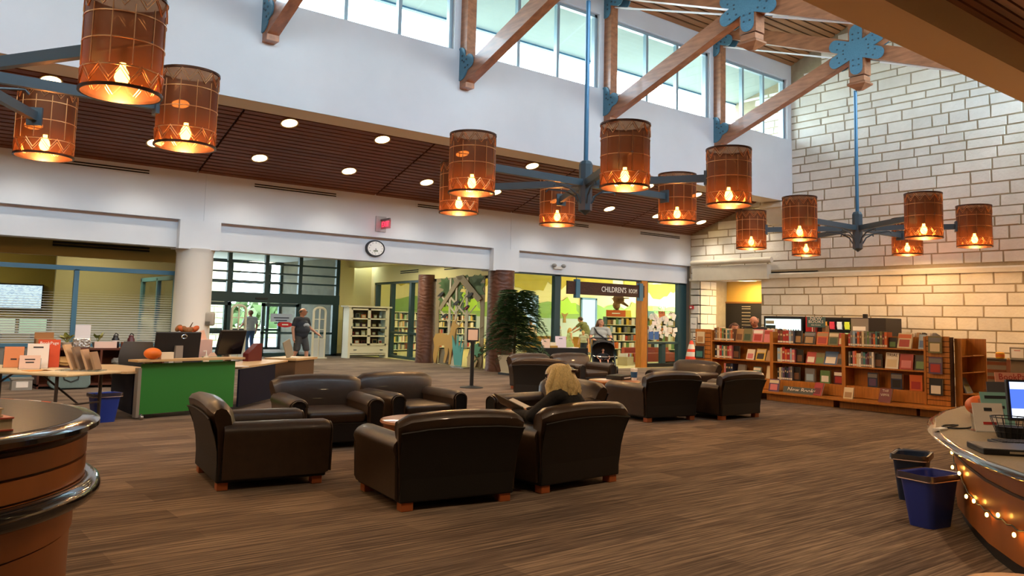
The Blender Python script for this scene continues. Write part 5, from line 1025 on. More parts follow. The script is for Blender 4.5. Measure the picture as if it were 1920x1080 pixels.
# folding table with brochures
u = Vector((-.57, .82, 0)); w_ = Vector((.82, .57, 0)); t = thing('folding_table', 'long folding table with a cream top covered in brochures', 'table', (2.12, 11.85, 0), math.atan2(w_.y, w_.x))
bm = NB(); box(bm, 0, .95, 0, 2.3, .695, .73); mk('top', bm, M('cream_top', 'd8c49a', .5), t, bevel=.012)
for x, y in ((.1, .25), (.85, .25), (.1, 2.05), (.85, 2.05)): bm = NB(); tube(bm, [(x, y, 0), (x, y, .7)], .022, 8); mk('leg', bm, M('table_leg', '3a302a', .5), t)
for y0, y1 in ((.25, .95), (2.05, 1.35)): bm = NB(); tube(bm, [(.48, y0, .3), (.48, y1, .69)], .014, 6); mk('brace', bm, M('table_leg'), t); bm = NB(); tube(bm, [(.1, y0, .3), (.85, y0, .3)], .014, 6); mk('crossbar', bm, M('table_leg'), t)
TM = Matrix.Translation((2.12, 11.85, 0)) @ Matrix.Rotation(math.atan2(w_.y, w_.x), 4, 'Z')
def onT(a, c): p = TM @ Vector((a, c, 0)); return p.x, p.y
for (a, c, ww, h, mt, l, tx) in ((.3, 1.95, .4, .36, M('paper_pale'), 'white flyer with a red picture standing at the left end of the folding table', [('#4', .8, .07, REDI)]), (.55, 1.5, .34, .34, M('paper_orange', 'd88a5a', .8), 'orange flyer half hidden on the folding table', [('#3', .4, .06, INK)]), (.62, 1.15, .38, .4, M('paper_pale'), 'large white flyer with a blue header on the folding table', [('#5', .85, .06, INK)]), (.45, 1.1, .36, .22, M('paper_pink', 'e8c8b4', .8), 'low pink flyer in front of the large white flyer', [('#6/5', .7, .05, INK)]), (.85, 1.2, .4, .46, M('paper_red', 'd0502c', .8), 'orange red poster at the back of the folding table', [('BookPage', .87, .08, PAPER)])):
    x, y = onT(a, c); leafstand(x, y, .731, math.radians(-10), ww*.7, h*.88, mt, l, txt=[(s_, z_, q_*.75, m_) for s_, z_, q_, m_ in tx])
x, y = onT(.62, .35); t = thing('brochure_rack', 'stepped wooden-brown rack of leaflets at the right of the folding table', 'leaflet rack', (x, y, .731), math.radians(55))
for k in range(4): bm = NB(); beam(bm, (0, -.2+k*.1, .02), (0, -.12+k*.12, .26+.03*k), .2, .03, (0, 1, 0)); mk('leaflet', bm, M(['lf_a', 'lf_b', 'lf_c', 'lf_d'][k], ['a08468', 'c0a080', '8a7460', 'd8b48c'][k], .7), t)
bm = NB(); box(bm, -.15, .15, -.26, .3, 0, .015); mk('base', bm, glass_mat('acrylic', 'eef2f4', .3), t)
for k, (a, c, cc) in enumerate(((.3, .8, 'd8944c'), (.5, .75, 'e8d8b8'), (.25, .45, 'e8dcc0'), (.7, .6, 'f0e8d8'))): x, y = onT(a, c); sheet('loose_leaflet', x, y, .731, .3, .22, .3+k, M('lfl'+cc, cc, .8), ['orange leaflet lying flat on the folding table', 'cream leaflet lying flat in the middle of the folding table', 'buff leaflet lying at the near edge of the folding table', 'white leaflet lying beside the leaflet rack'][k], group='flat leaflets on the folding table')
# credenza with its clutter
CRED = M('credenza_wood', '5e2f1c', .5, noise=(3, .2), stretch=(.5, 4, 4)); t = thing('credenza', 'low dark wood shelf unit in front of the office glass', 'shelf unit', (2.75, 18.25, 0)); Wc = 2.35
b(t, 0, Wc, 0, .6, .75, .79, 'top', CRED); b(t, 0, Wc, 0, .6, .05, .09, 'bottom', CRED); b(t, 0, Wc, .58, .6, .05, .76, 'back', CRED)
for x in (0, 1.1, Wc-.04): b(t, x, x+.04, 0, .6, 0, .75, 'upright', CRED)
b(t, .04, Wc, .02, .58, .4, .43, 'shelf', CRED)
t = thing('cardboard_box', 'open cardboard box on the dark shelf unit', 'box', (2.88, 18.5, .79)); KRAFT = M('kraft_card', 'a8784a', .8); b(t, -.17, .17, -.13, .13, 0, .18, 'box', KRAFT); bm = NB(); v = box(bm, -.17, .17, .12, .13, .18, .3); mk('flap', bm, KRAFT, t)
def plant(x, y, z, l, n, r, h, seed, pot='c8c0b0'):
    t = thing('pot_plant', l, 'plant', (x, y, z), group='pot plants on the shelf unit'); bm = NB(); lathe(bm, [(.08, 0), (.11, .1), (.115, .11)], 14); mk('pot', bm, M('pot'+pot, pot, .6), t, smooth=True); q = random.Random(seed)
    for k in range(n):
        a = q.uniform(0, 2*PI); e = q.uniform(.3, 1); d = Vector((math.cos(a)*r*e, math.sin(a)*r*e, h*(1.2-e*.6))); s = d.cross(Vector((0, 0, 1))).normalized()*.05; o = Vector((0, 0, .1)); mid = o+d*.75; bm = NB()
        V = [bm.verts.new(p) for p in (o+d*.45, mid+s, o+d*1.25-Vector((0, 0, .04)), mid-s)]; bm.faces.new(V); tube(bm, [o, o+d*.5], .006, 4); mk('leaf', bm, M('leaf%d' % (k % 2), ['6a7a34', 'a8a85c'][k % 2], .6), t)
plant(3.27, 18.5, .79, 'variegated pot plant on the dark shelf unit', 16, .2, .2, 3); plant(3.86, 18.62, .79, 'small green seedling in a pot beside the foil display', 5, .14, .26, 5, '8a8a88')
t = thing('foil_display', 'shiny foil-wrapped display stand with a white sheet', 'display stand', (3.52, 18.42, .79)); FOIL = M('foil', 'd8d4cc', .18, .95, bump=(25, .9)); bm = NB(); box(bm, -.16, .16, -.06, .06, 0, .2); mk('foil_base', bm, FOIL, t, bevel=.02); bm = NB(); box(bm, -.13, .15, -.02, .02, .2, .46); mk('sheet', bm, M('glossy_white', 'e8e8ee', .25), t)
for x, c, l in ((4.16, '15161c', 'black water bottle on the dark shelf unit'), (4.46, '4a1420', 'dark red water bottle on the dark shelf unit')):
    t = thing('water_bottle', l, 'bottle', (x, 18.45, .79), group='water bottles'); bm = NB(); lathe(bm, [(.07, 0), (.075, .02), (.075, .18), (.05, .21), (.05, .24), (.03, .26)], 16); mk('body', bm, M('bt'+c, c, .35), t, smooth=True); bm = NB(); tube(bm, [(-.04, 0, .24), (0, 0, .3), (.05, 0, .26)], .012, 6); mk('handle', bm, BLACK, t)
    if x < 4.3: bm = NB(); lathe(bm, [(.076, .13), (.076, .15)], 16, caps=False); mk('band', bm, PAPER, t)
sheet('pink_card', 3.95, 18.32, .79, .42, .02, 0, M('pale_pink', 'e8ccc0', .8), 'pale pink card standing below the seedling', 'card', .13); sheet('tan_case', 4.36, 18.35, .79, .2, .15, 0, M('tan_leather', '8a4a2a', .6), 'small tan case beside the dark red bottle', 'case', .12)
for x, l in ((3.3, 'grey green tote bag at the left on the shelf unit bottom'), (4.5, 'grey green tote bag at the right on the shelf unit bottom')):
    t = thing('tote_bag', l, 'bag', (x, 18.2, .092 if x > 9 else .0), group='tote bags'); bm = NB(); prism(bm, [(-.3, .02), (.3, .02), (.36, .1), (.34, .34), (-.36, .34), (-.38, .1)], -.12, .1, 'y'); fixn(bm); mk('bag', bm, M('tote_cloth', '6e8484', .85, bump=(12, .5)), t, bevel=.03); t.location = (x, 18.1, 0); bm = NB(); tube(bm, [(-.15, -.125, .33), (-.12, -.14, .2), (0, -.145, .15), (.12, -.14, .2), (.15, -.125, .33)], .012, 5); mk('strap', bm, BLACK, t)
t = thing('storage_tub', 'clear grey storage tub with a white label on the floor', 'tub', (2.5, 18.3, 0)); b(t, -.17, .17, -.15, .15, 0, .2, 'tub', M('tub_grey', '9a9890', .35)); b(t, -.19, .19, -.17, .17, .2, .23, 'lid', M('tub_lid', '8a8880', .4)); b(t, -.1, .1, -.155, -.15, .05, .16, 'label', PAPER)
for x, z, c, l in ((3.2, .432, 'c89a5c', 'stack of folded papers inside the shelf unit'), (4.35, .432, '8a8a84', 'rumpled grey cloth inside the shelf unit')):
    t = thing('stored_bundle', l, 'bundle', (x, 18.42, z)); bm = NB(); g = ell(bm, (0, 0, .08), (.25, .15, .09), 16, 10); rr = random.Random(int(x*9))
    for v in g: v.co += Vector((rr.uniform(-.02, .02), rr.uniform(-.02, .02), rr.uniform(-.02, .02)))
    for v in g: v.co.z = max(v.co.z, .0)
    mk('bundle', bm, M('bd'+c, c, .8), t)
# ================================================================== PEOPLE
PS = 1.28     # plan scale of the hall (everything here is broad for its height)
def capsule(bm, a, b_, ra, rb, n=10):
    a = Vector(a); b_ = Vector(b_); d = b_-a; L = d.length; d = d/L if L > 1e-6 else Vector((0, 0, 1)); pts = []; rs = []
    for k in range(4): t = PI/2*(1-k/4); pts.append(a-d*ra*math.sin(t)); rs.append(max(ra*math.cos(t), .002))
    pts.append(a); rs.append(ra); pts.append(b_); rs.append(rb)
    for k in range(1, 5): t = PI/2*k/4; pts.append(b_+d*rb*math.sin(t)); rs.append(max(rb*math.cos(t), .002))
    tube(bm, pts, rs, n)
def remesh(name, bm, mat, parent, voxel=.014, smooth=4, scale=True):
    me = bpy.data.meshes.new('src'); bm.to_mesh(me); bm.free(); o = bpy.data.objects.new('src', me); COL.objects.link(o)
    m = o.modifiers.new('r', 'REMESH'); m.mode = 'VOXEL'; m.voxel_size = voxel; s = o.modifiers.new('s', 'SMOOTH'); s.iterations = smooth; s.factor = .5
    r = bpy.data.objects.new(name, bpy.data.meshes.new(name)); COL.objects.link(r); r.parent = parent; PENDING.append((o, r, mat, PS if scale else 1.)); return r
def pmk(name, bm, mat, parent, smooth='all'):
    o = mk(name, bm, mat, parent, smooth=smooth); o.data.transform(Matrix.Diagonal((PS, PS, 1, 1))); return o
def V3(*a): return Vector(a)
def person(label, loc, rz, H=1.75, J=None, shirt=None, sleeve='short', bottom=None, bottomkind='trousers', shoes='22232a', hair=None, hairkind='short', belly=1., skin=SKIN, voxel=.014, face=True, look=0., bow=0., extra=None, group=None, watch=False):
    k = H/1.75; t = thing('person', label, 'person', loc, rz, group)
    D = dict(pel=V3(0, 0, .95), chest=V3(0, 0, 1.26), neck=V3(0, 0, 1.47), head=V3(0, .03, 1.635), shL=V3(-.19, 0, 1.41), shR=V3(.19, 0, 1.41), elL=V3(-.25, -.02, 1.13), elR=V3(.25, -.02, 1.13), wrL=V3(-.27, .05, .88), wrR=V3(.27, .05, .88),
             hipL=V3(-.09, 0, .92), hipR=V3(.09, 0, .92), knL=V3(-.1, .03, .5), knR=V3(.1, .03, .5), anL=V3(-.1, -.02, .08), anR=V3(.1, -.02, .08))
    if J: D.update({a: V3(*b_) for a, b_ in J.items()})
    D = {a: b_*k for a, b_ in D.items()}; r = k
    spine = (D['neck']-D['pel']).normalized()
    hr = Matrix.Rotation(look, 3, 'Z') @ Matrix.Rotation(-bow, 3, 'X'); hd = D['head']
    bm = NB()
    def torso(bm, f):
        capsule(bm, D['pel']+V3(-.05*r, 0, 0), D['pel']+V3(.05*r, 0, 0), .125*r*f, .125*r*f, 12); capsule(bm, D['pel']+spine*.02, D['chest'], .125*r*f*belly, .135*r*f, 14)
        mid = D['pel'].lerp(D['chest'], .45); ell(bm, mid+V3(0, .03*belly, 0), (.155*r*f*belly, .12*r*f*belly, .17*r), 16, 10)
        capsule(bm, D['shL'].lerp(D['shR'], .12), D['shL'].lerp(D['shR'], .88), .075*r*f, .075*r*f, 12); ell(bm, D['chest']+V3(0, .01, 0), (.17*r*f, .115*r*f, .16*r), 16, 10)
    torso(bm, 1.)
    capsule(bm, D['neck']-spine*.05*r, hd-hr @ V3(0, .01, .06)*r, .055*r, .05*r)
    ell(bm, hd, (.074*r, .092*r, .112*r), 16, 12, hr); ell(bm, hd+hr @ V3(0, .04, -.065)*r, (.052*r, .05*r, .05*r), 12, 8, hr); ell(bm, hd+hr @ V3(0, .094, -.012)*r, (.014*r, .022*r, .026*r), 8, 6, hr)
    for s in (-1, 1): ell(bm, hd+hr @ V3(s*.076, -.005, -.01)*r, (.012*r, .025*r, .035*r), 8, 6, hr)
    for s in 'LR':
        capsule(bm, D['sh'+s], D['el'+s], .052*r, .042*r); capsule(bm, D['el'+s], D['wr'+s], .042*r, .029*r)
        d = (D['wr'+s]-D['el'+s]).normalized(); sd = d.orthogonal().normalized() if abs(d.z) > .9 else d.cross(V3(0, 0, 1)).normalized(); nn = sd.cross(d); w = D['wr'+s]; sg = 1 if s == 'L' else -1
        capsule(bm, w+d*.02*r, w+d*.075*r, .03*r, .034*r)
        for q in range(4):
            o = sd*(q-1.5)*.021*r; L = (.07, .08, .076, .06)[q]*r; c = (nn*sg if abs(nn.y) > .01 else nn)
            p0 = w+d*.09*r+o; p1 = p0+d*L*.5; p2 = p1+d*L*.4+V3(0, .02, -.01)*r; capsule(bm, p0, p1, .0105*r, .0095*r, 8); capsule(bm, p1, p2, .0095*r, .008*r, 8)
        capsule(bm, w+d*.04*r+sd*sg*.03*r, w+d*.085*r+sd*sg*.062*r, .012*r, .0095*r, 8)
        capsule(bm, D['hip'+s], D['kn'+s], .082*r, .058*r, 12); capsule(bm, D['kn'+s], D['an'+s], .055*r, .037*r, 12)
        capsule(bm, D['an'+s]+V3(0, -.03, -.04)*r, D['an'+s]+V3(0, .14, -.05)*r, .035*r, .03*r)
    remesh('body', bm, skin, t, voxel)
    if shirt:
        bm = NB(); torso(bm, 1.14)
        for s in 'LR':
            if sleeve != 'none':
                e = D['el'+s]; e2 = D['sh'+s].lerp(e, .62) if sleeve == 'short' else e; capsule(bm, D['sh'+s], e2, .068*r, .062*r)
                if sleeve == 'long': capsule(bm, e, D['wr'+s].lerp(e, .06), .055*r, .042*r)
        remesh('shirt' if bottomkind != 'dress' else 'bodice', bm, M('cloth_'+shirt, shirt, .85, bump=(40, .2)), t, voxel)
    if bottom:
        bm = NB()
        if bottomkind == 'dress':
            lathe(bm, [(.13*r, D['pel'].z+.12*r), (.17*r, D['pel'].z-.05*r), (.25*r, D['knL'].z-.02*r)], 20, (D['pel'].x, D['pel'].y, 0)); pmk('skirt', bm, M('cloth_'+bottom, bottom, .85), t)
        else:
            capsule(bm, D['pel']+V3(-.05*r, 0, -.01), D['pel']+V3(.05*r, 0, -.01), .138*r, .138*r, 12)
            for s in 'LR':
                kn = D['kn'+s]; capsule(bm, D['hip'+s], kn.lerp(D['hip'+s], .02), .098*r, .085*r if bottomkind == 'shorts' else .07*r, 12)
                if bottomkind == 'trousers': capsule(bm, kn, D['an'+s]+V3(0, 0, .02), .068*r, .055*r, 12)
            remesh(bottomkind, bm, M('cloth_'+bottom, bottom, .85, bump=(40, .2)), t, voxel)
    for s in 'LR':
        bm = NB(); a = D['an'+s]; capsule(bm, a+V3(0, -.05, -.035)*r, a+V3(0, .16, -.045)*r, .046*r, .04*r); capsule(bm, a+V3(0, -.03, -.02)*r, a+V3(0, -.02, .01)*r, .045*r, .045*r)
        o = remesh('shoe', bm, M('shoe_'+shoes, shoes, .6), t, voxel)
    if hair:
        hm = M('hair_'+hair, hair, .5, noise=(18, .35), stretch=(6, 6, 1), bump=(60, .4)); bm = NB()
        if hairkind == 'bald':
            for s in (-1, 1): ell(bm, hd+hr @ V3(s*.066, -.03, .01)*r, (.016*r, .05*r, .04*r), 10, 8, hr)
            ell(bm, hd+hr @ V3(0, -.075, 0)*r, (.055*r, .022*r, .045*r), 12, 8, hr)
        else:
            g = ell(bm, hd+hr @ V3(0, -.012, .018)*r, (.084*r, .1*r, .112*r), 20, 14, hr)
            front = [v for v in g if (hr.inverted() @ (v.co-hd)).y > .045*r and (hr.inverted() @ (v.co-hd)).z < .055*r]; bmesh.ops.delete(bm, geom=front, context='VERTS')
            if hairkind == 'long':
                q = random.Random(5)
                for s in range(26):
                    a = PI*(.02+.96*s/25)+PI; p0 = hd+hr @ V3(math.cos(a)*.07, math.sin(a)*.075-.01, .05)*r; L = q.uniform(.24, .3)*r; w1 = q.uniform(-.02, .02); out = V3(math.cos(a)*.035, math.sin(a)*.03, 0)*r
                    pts = [p0, p0+hr @ V3(math.cos(a)*.02, math.sin(a)*.02, -.07)*r, p0+out+V3(w1, w1, -L*.6), p0+out*1.7+V3(w1*2, 0, -L)]
                    tube(bm, pts, [.028*r, .03*r, .024*r, .006*r], 7)
        pmk('hair', bm, hm, t)
    if face:
        for s in (-1, 1): bm = NB(); ell(bm, hd+hr @ V3(s*.03, .081, .012)*r, (.013*r, .008*r, .008*r), 8, 6, hr); pmk('eye', bm, M('eye_dark', '2a201c', .3), t)
        bm = NB(); ell(bm, hd+hr @ V3(0, .087, -.062)*r, (.022*r, .006*r, .005*r), 8, 6, hr); pmk('mouth', bm, M('lip', '9a5048', .5), t)
    t['hd'] = 0; del t['hd']
    return t, D, hd, hr, r
def glasses(t, hd, hr, r, mat, solid=False):
    bm = NB()
    for s in (-1, 1):
        c = hd+hr @ V3(s*.032, .098, .012)*r
        if solid: ell(bm, c, (.027*r, .008*r, .018*r), 10, 6, hr)
        else: tube(bm, [c+hr @ V3(.024*math.cos(2*PI*k/12), 0, .02*math.sin(2*PI*k/12))*r for k in range(13)], .003*r, 4, False)
        tube(bm, [hd+hr @ V3(s*.058, .09, .014)*r, hd+hr @ V3(s*.08, 0, .012)*r], .003*r, 4)
    tube(bm, [hd+hr @ V3(-.01, .102, .014)*r, hd+hr @ V3(.01, .102, .014)*r], .003*r, 4); pmk('glasses', bm, mat, t)
GLS = M('black_glasses', '101012', .3)
# man in dark T-shirt by the entrance, walking right towards the camera
t, D, hd, hr, r = person('man in a dark printed T-shirt and grey shorts walking by the security gate', (10.62, 23.8, 0), math.radians(205), 1.76, dict(elL=(-.3, .0, 1.15), wrL=(-.42, .14, .98), elR=(.26, -.03, 1.13), wrR=(.27, .02, .86), knL=(-.1, .1, .5), anL=(-.1, .12, .08), knR=(.1, -.02, .5), anR=(.11, -.16, .1)), '2e3138', 'short', '4a4846', 'shorts', '3a3c40', '6a5a50', 'bald', 1.22, look=.5)
glasses(t, hd, hr, r, GLS, True); bm = NB(); prism(bm, [(-.11, 1.24), (-.05, 1.3), (.06, 1.3), (.12, 1.25), (.1, 1.2), (.03, 1.22), (-.04, 1.2), (-.1, 1.19)], .165, .168, 'y'); fixn(bm); pmk('shirt_print', bm, M('print_grey', 'b4b8bc', .8), t)
# person outside the sliding doors, seen from behind
person('person in a white shirt and jeans standing outside beyond the sliding door', (12.2, 32.2, 0), .3, 1.68, dict(elL=(-.26, .05, 1.15), wrL=(-.22, .22, 1.05)), 'd8dce4', 'short', '4a6a94', 'trousers', '3a3230', '8a5a3a', 'short', face=False)
# blonde woman reading in the near group
t, D, hd, hr, r = person('blonde woman in black reading a magazine in an armchair', (5.52, 6.0, .03), .45, 1.72, dict(pel=(0, .05, .5), chest=(0, .03, .74), neck=(0, .04, .87), head=(0, .1, 1.0), shL=(-.17, .05, .83), shR=(.17, .05, .83), elL=(-.27, .2, .64), elR=(.27, .18, .63), wrL=(-.12, .43, .64), wrR=(.12, .42, .63), hipL=(-.09, .08, .5), hipR=(.09, .08, .5), knL=(-.1, .46, .5), knR=(.1, .46, .5), anL=(-.1, .5, .09), anR=(.1, .5, .09)), '16161a', 'long', '20222c', 'trousers', '1a1a1c', None, 'long', skin=SKIN2, voxel=.009, look=.45, bow=.35)
glasses(t, hd, hr, r, GLS); BL = M('blonde_hair', 'f3d696', .36, noise=(16, .3), stretch=(7, 7, 1), bump=(50, .5)); bm = NB(); ell(bm, hd+hr @ V3(0, -.015, .022)*r, (.1*r, .115*r, .122*r), 24, 16, hr); fr_ = [v for v in bm.verts if (hr.inverted() @ (v.co-hd)).y > .06*r and (hr.inverted() @ (v.co-hd)).z < .05*r]; bmesh.ops.delete(bm, geom=fr_, context='VERTS')
q = random.Random(8)
for s in range(44):
    a = PI+PI*(-.08+1.16*s/43); ca, sa = math.cos(a), math.sin(a); p0 = hd+hr @ V3(ca*.078, sa*.088, .045+q.uniform(-.02, .03))*r; L = q.uniform(.2, .3)*r; o = V3(ca, sa, 0)
    pts = [p0+V3(0, 0, .03), p0+o*.045*r+V3(0, 0, -.06), p0+o*(.07+q.uniform(0, .02))*r+V3(q.uniform(-.02, .02), 0, -L*.6), p0+o*(.06+q.uniform(0, .03))*r+V3(0, 0, -L), p0+o*(.1+q.uniform(0, .02))*r+V3(0, 0, -L*.96)]
    tube(bm, pts, [.024*r, .03*r, .028*r, .02*r, .005], 7)
pmk('hair', bm, BL, t); bm = NB(); cbox(bm, hd+V3(.02, -.125, .075), (.07, .03, .025)); o = pmk('hair_clip', bm, M('clip_brown', '3a1c1a', .3), t)
hw = Matrix.Translation((5.52, 6.0, 0)) @ Matrix.Rotation(.45, 4, 'Z'); p = hw @ V3(0, .5*PS*.95, .66)
bk = thing('magazine', 'open magazine held in the reading woman\'s lap', 'magazine', (p.x, p.y, .66), .45)
for s, an in ((-1, .5), (1, .12)):
    bm = NB(); v = box(bm, 0, .27, -.17, .17, 0, .008); R_ = Matrix.Rotation(-an, 3, 'Y')
    for a in v: a.co = Matrix.Rotation(.35, 3, 'X') @ (Matrix.Diagonal((s, 1, 1)) @ (R_ @ a.co))
    fixn(bm); mk('page', bm, PAPER if s > 0 else M('print_page', '8a8478', .6, noise=(9, .4)), bk)
# woman with stroller in the children's room doorway
t, D, hd, hr, r = person('woman in a pale grey T-shirt with a shoulder strap pushing the stroller', (18.75, 19.0, 0), math.radians(142), 1.66, dict(elL=(-.27, .1, 1.12), wrL=(-.2, .34, 1.02), elR=(.27, .1, 1.12), wrR=(.16, .34, 1.02), anR=(.1, -.12, .08)), 'a4aaa8', 'short', '6a7a8c', 'trousers', '3a3a3c', '6a4a30', 'long', 1.12, SKIN2, look=.5, bow=-.15)
glasses(t, hd, hr, r, GLS); bm = NB(); tube(bm, [(.16, .05, 1.37), (.09, .155, 1.2), (-.05, .175, 1.08), (-.17, .13, .95), (-.22, 0, .9)], .02, 6); pmk('shoulder_strap', bm, BLACK, t); bm = NB(); ell(bm, (-.24, .06, .84), (.09, .12, .09), 12, 8); pmk('shoulder_bag', bm, BLACK, t)
SG = M('stroller_fabric', '1c191c', .8); t = thing('stroller', 'black stroller with a big hood standing in the doorway', 'stroller', (18.25, 18.35, 0), math.radians(142))
def tb2(nm, pts, rad, mat=DARKSTEEL, n=7): bm = NB(); tube(bm, pts, rad, n); return mk(nm, bm, mat, t, smooth=True)
for s in (-.36, .36):
    tb2('side_frame', [(s, -.5, 1.02), (s, -.35, .95), (s, -.05, .55), (s*.95, .4, .14)], .018); tb2('rear_strut', [(s, -.1, .58), (s*1.1, -.42, .14)], .016)
    for y, rad in ((.42, .11), (-.42, .14)): bm = NB(); x = s*1.05; lathe(bm, [(rad*.7, -.025), (rad, -.02), (rad, .02), (rad*.7, .025)], 18); bmesh.ops.transform(bm, matrix=Matrix.Translation((x, y, rad)) @ Matrix.Rotation(PI/2, 4, 'Y'), verts=bm.verts); wh = mk('wheel', bm, BLACK, t, smooth=True); bm = NB(); lathe(bm, [(rad*.45, -.027), (rad*.45, .027)], 12); bmesh.ops.transform(bm, matrix=Matrix.Translation((x, y, rad)) @ Matrix.Rotation(PI/2, 4, 'Y'), verts=bm.verts); mk('hubcap', bm, CHROME, wh)
tb2('handlebar', [(-.36, -.5, 1.02), (-.3, -.54, 1.05), (.3, -.54, 1.05), (.36, -.5, 1.02)], .022, BLACK)
bm = NB(); rings = []
for k in range(9):
    a = PI*.05+PI*.62*k/8; rings.append([bm.verts.new((.37*math.cos(PI-PI*j/10), -.08-.36*math.cos(a)*(.4+.6*math.sin(PI*j/10)), .55+.46*math.sin(a)*math.sin(PI*j/10)**.5)) for j in range(11)])
loft_rings(bm, rings, False, False); o = mk('hood', bm, SG, t, smooth='all')
bm = NB(); prism(bm, [(-.3, .98), (-.34, .45), (-.05, .3), (.25, .34), (.3, .3), (-.06, .24), (-.4, .4), (-.38, .98)], -.31, .31, 'x'); fixn(bm); mk('seat', bm, SG, t)
for s in (-1, 1): bm = NB(); prism(bm, [(-.32, .85), (-.3, .4), (.2, .34), (.2, .42), (-.05, .62)], s*.31, s*.33, 'x'); fixn(bm); mk('side_wing', bm, SG, t)
tb2('bumper_bar', [(-.33, .0, .52), (-.28, .26, .5), (0, .34, .49), (.28, .26, .5), (.33, .0, .52)], .014, CHROME); bm = NB(); box(bm, -.28, .28, -.25, .22, .16, .24); mk('basket', bm, SG, t); tb2('axle', [(-.4, -.42, .14), (.4, -.42, .14)], .012)
bt, D, hd, hr, r = person('baby in dark clothes sitting in the stroller', (18.25, 18.35, .0), math.radians(142), .68, dict(pel=(0, -.12, .98), chest=(0, -.2, 1.3), neck=(0, -.22, 1.52), head=(0, -.2, 1.75), shL=(-.2, -.18, 1.45), shR=(.2, -.18, 1.45), elL=(-.36, -.05, 1.25), elR=(.36, -.05, 1.25), wrL=(-.32, .2, 1.15), wrR=(.32, .2, 1.15), hipL=(-.12, -.05, .98), hipR=(.12, -.05, .98), knL=(-.22, .3, 1.06), knR=(.22, .3, 1.06), anL=(-.2, .5, .75), anR=(.2, .5, .75)), '22242a', 'short', '5a3a34', 'shorts', 'c8a890', '7a5a40', 'short', 1.15, SKIN2, .012); bt.scale = (1.15, 1.15, 1)
# children and adults inside the children's room
person('girl with blonde hair in a pale green dress', (26.2, 28.6, 0), math.radians(250), 1.24, None, 'bcd2a0', 'none', 'bcd2a0', 'dress', 'c8b49a', 'd9ac62', 'long', skin=SKIN2, face=True)
person('blond child in a pale shirt and dark shorts bending forward', (25.6, 27.0, 0), math.radians(120), 1.18, dict(head=(0, .14, 1.58), neck=(0, .06, 1.45)), 'b8baa8', 'short', '2a3040', 'shorts', '5a6a8a', 'd2a65c', 'short', skin=SKIN2, bow=.5)
person('man in an olive T-shirt and maroon shorts leaning over the counter', (27.0, 28.25, 0), math.radians(20), 1.82, dict(chest=(0, .1, 1.25), neck=(0, .2, 1.45), head=(0, .28, 1.58), shL=(-.19, .17, 1.4), shR=(.19, .17, 1.4), elL=(-.25, .35, 1.2), elR=(.25, .35, 1.2), wrL=(-.18, .55, 1.05), wrR=(.18, .55, 1.05)), '6f7048', 'short', '5c1f28', 'shorts', '8a8a88', '3a2a20', 'short', bow=.4)
person('dark-haired child behind the counter in the children\'s room', (28.9, 32.4, 0), math.radians(200), 1.3, None, '8a8c84', 'short', '3a3a40', 'trousers', '22232a', '231a18', 'short')
person('person in a pale pink top beside the dark mullion', (27.8, 33.4, 0), math.radians(150), 1.55, None, 'd8b8a0', 'long', 'a8a890', 'trousers', '22232a', 'c0b0a0', 'short', face=False)
t = thing('children_counter', 'low wooden counter inside the children\'s room', 'counter', (27.45, 29.5, 0), math.radians(-38)); b(t, -2.6, 1.4, -.3, .3, 0, .75, 'body', M('counter_maple', 'c8923c', .5)); b(t, -2.7, 1.5, -.36, .36, .75, .8, 'top', M('counter_top', 'b08444', .5))
# two people behind the bookcases
person('bald man in a black jacket looking down behind the bookcases', (17.35, 12.15, 0), math.radians(110), 1.82, dict(head=(0, .1, 1.62)), '1a1a1c', 'long', '2a2a30', 'trousers', '22232a', '6a4a3a', 'bald', 1.1, bow=.5)
person('brown-haired woman bending behind the bookcases', (17.3, 12.75, 0), math.radians(150), 1.62, None, '3a2c26', 'long', '2a2a30', 'trousers', '22232a', '5a3420', 'long', bow=.3)
# ================================================================== ENTRANCE AND CHILDREN'S ROOM THINGS
# security gates
GATE = M('gate_ivory', 'c9c6b8', .45)
def gate(x, y, rz, l, h=1.83, w=.5):
    t = thing('security_gate', l, 'security gate', (x, y, 0), rz, 'security gates')
    def arch(wd, top, r0): return [(-wd, 0, 0), (-wd, 0, top-wd)]+[(wd*math.cos(PI-PI*k/10), 0, top-wd*.6+wd*.6*math.sin(PI*k/10)) for k in range(11)]+[(wd, 0, 0)]
    bm = NB(); tube(bm, arch(w/2, h, 0), .045, 8); mk('outer_arch', bm, GATE, t, smooth=True); bm = NB(); tube(bm, [(0, 0, 0), (0, 0, h+.0)], .03, 8); mk('centre_post', bm, GATE, t, smooth=True)
    for z in (.72, 1.05, 1.42): bm = NB(); box(bm, -w/2, w/2, -.02, .02, z-.03, z); mk('crossbar', bm, GATE, t)
    for a in (-w/4, w/4): bm = NB(); box(bm, a-w/4+.03, a+w/4-.03, -.03, .03, 0, .7); mk('lower_panel', bm, M('gate_panel', 'b4b8bc', .4), t)
    bm = NB(); box(bm, -w/2-.06, w/2+.06, -.12, .12, 0, .04); mk('base', bm, GATE, t)
gate(13.0, 27.6, .15, 'ivory arched security gate beside the man in shorts'); gate(10.15, 27.9, .1, 'ivory arched security gate behind the tilted monitor')
t = thing('soap_dispenser', 'grey hand sanitizer dispenser mounted on the white column', 'dispenser', (6.48, 19.74, 1.25), -.6); bm = NB(); box(bm, -.13, .13, -.12, .04, 0, .32); mk('body', bm, M('dispenser_grey', 'a49c90', .4), t, smooth=True, bevel=.04, seg=3); bm = NB(); box(bm, -.05, .05, -.15, -.1, .02, .1); mk('nozzle', bm, M('dispenser_dark', '5a564e', .5), t)
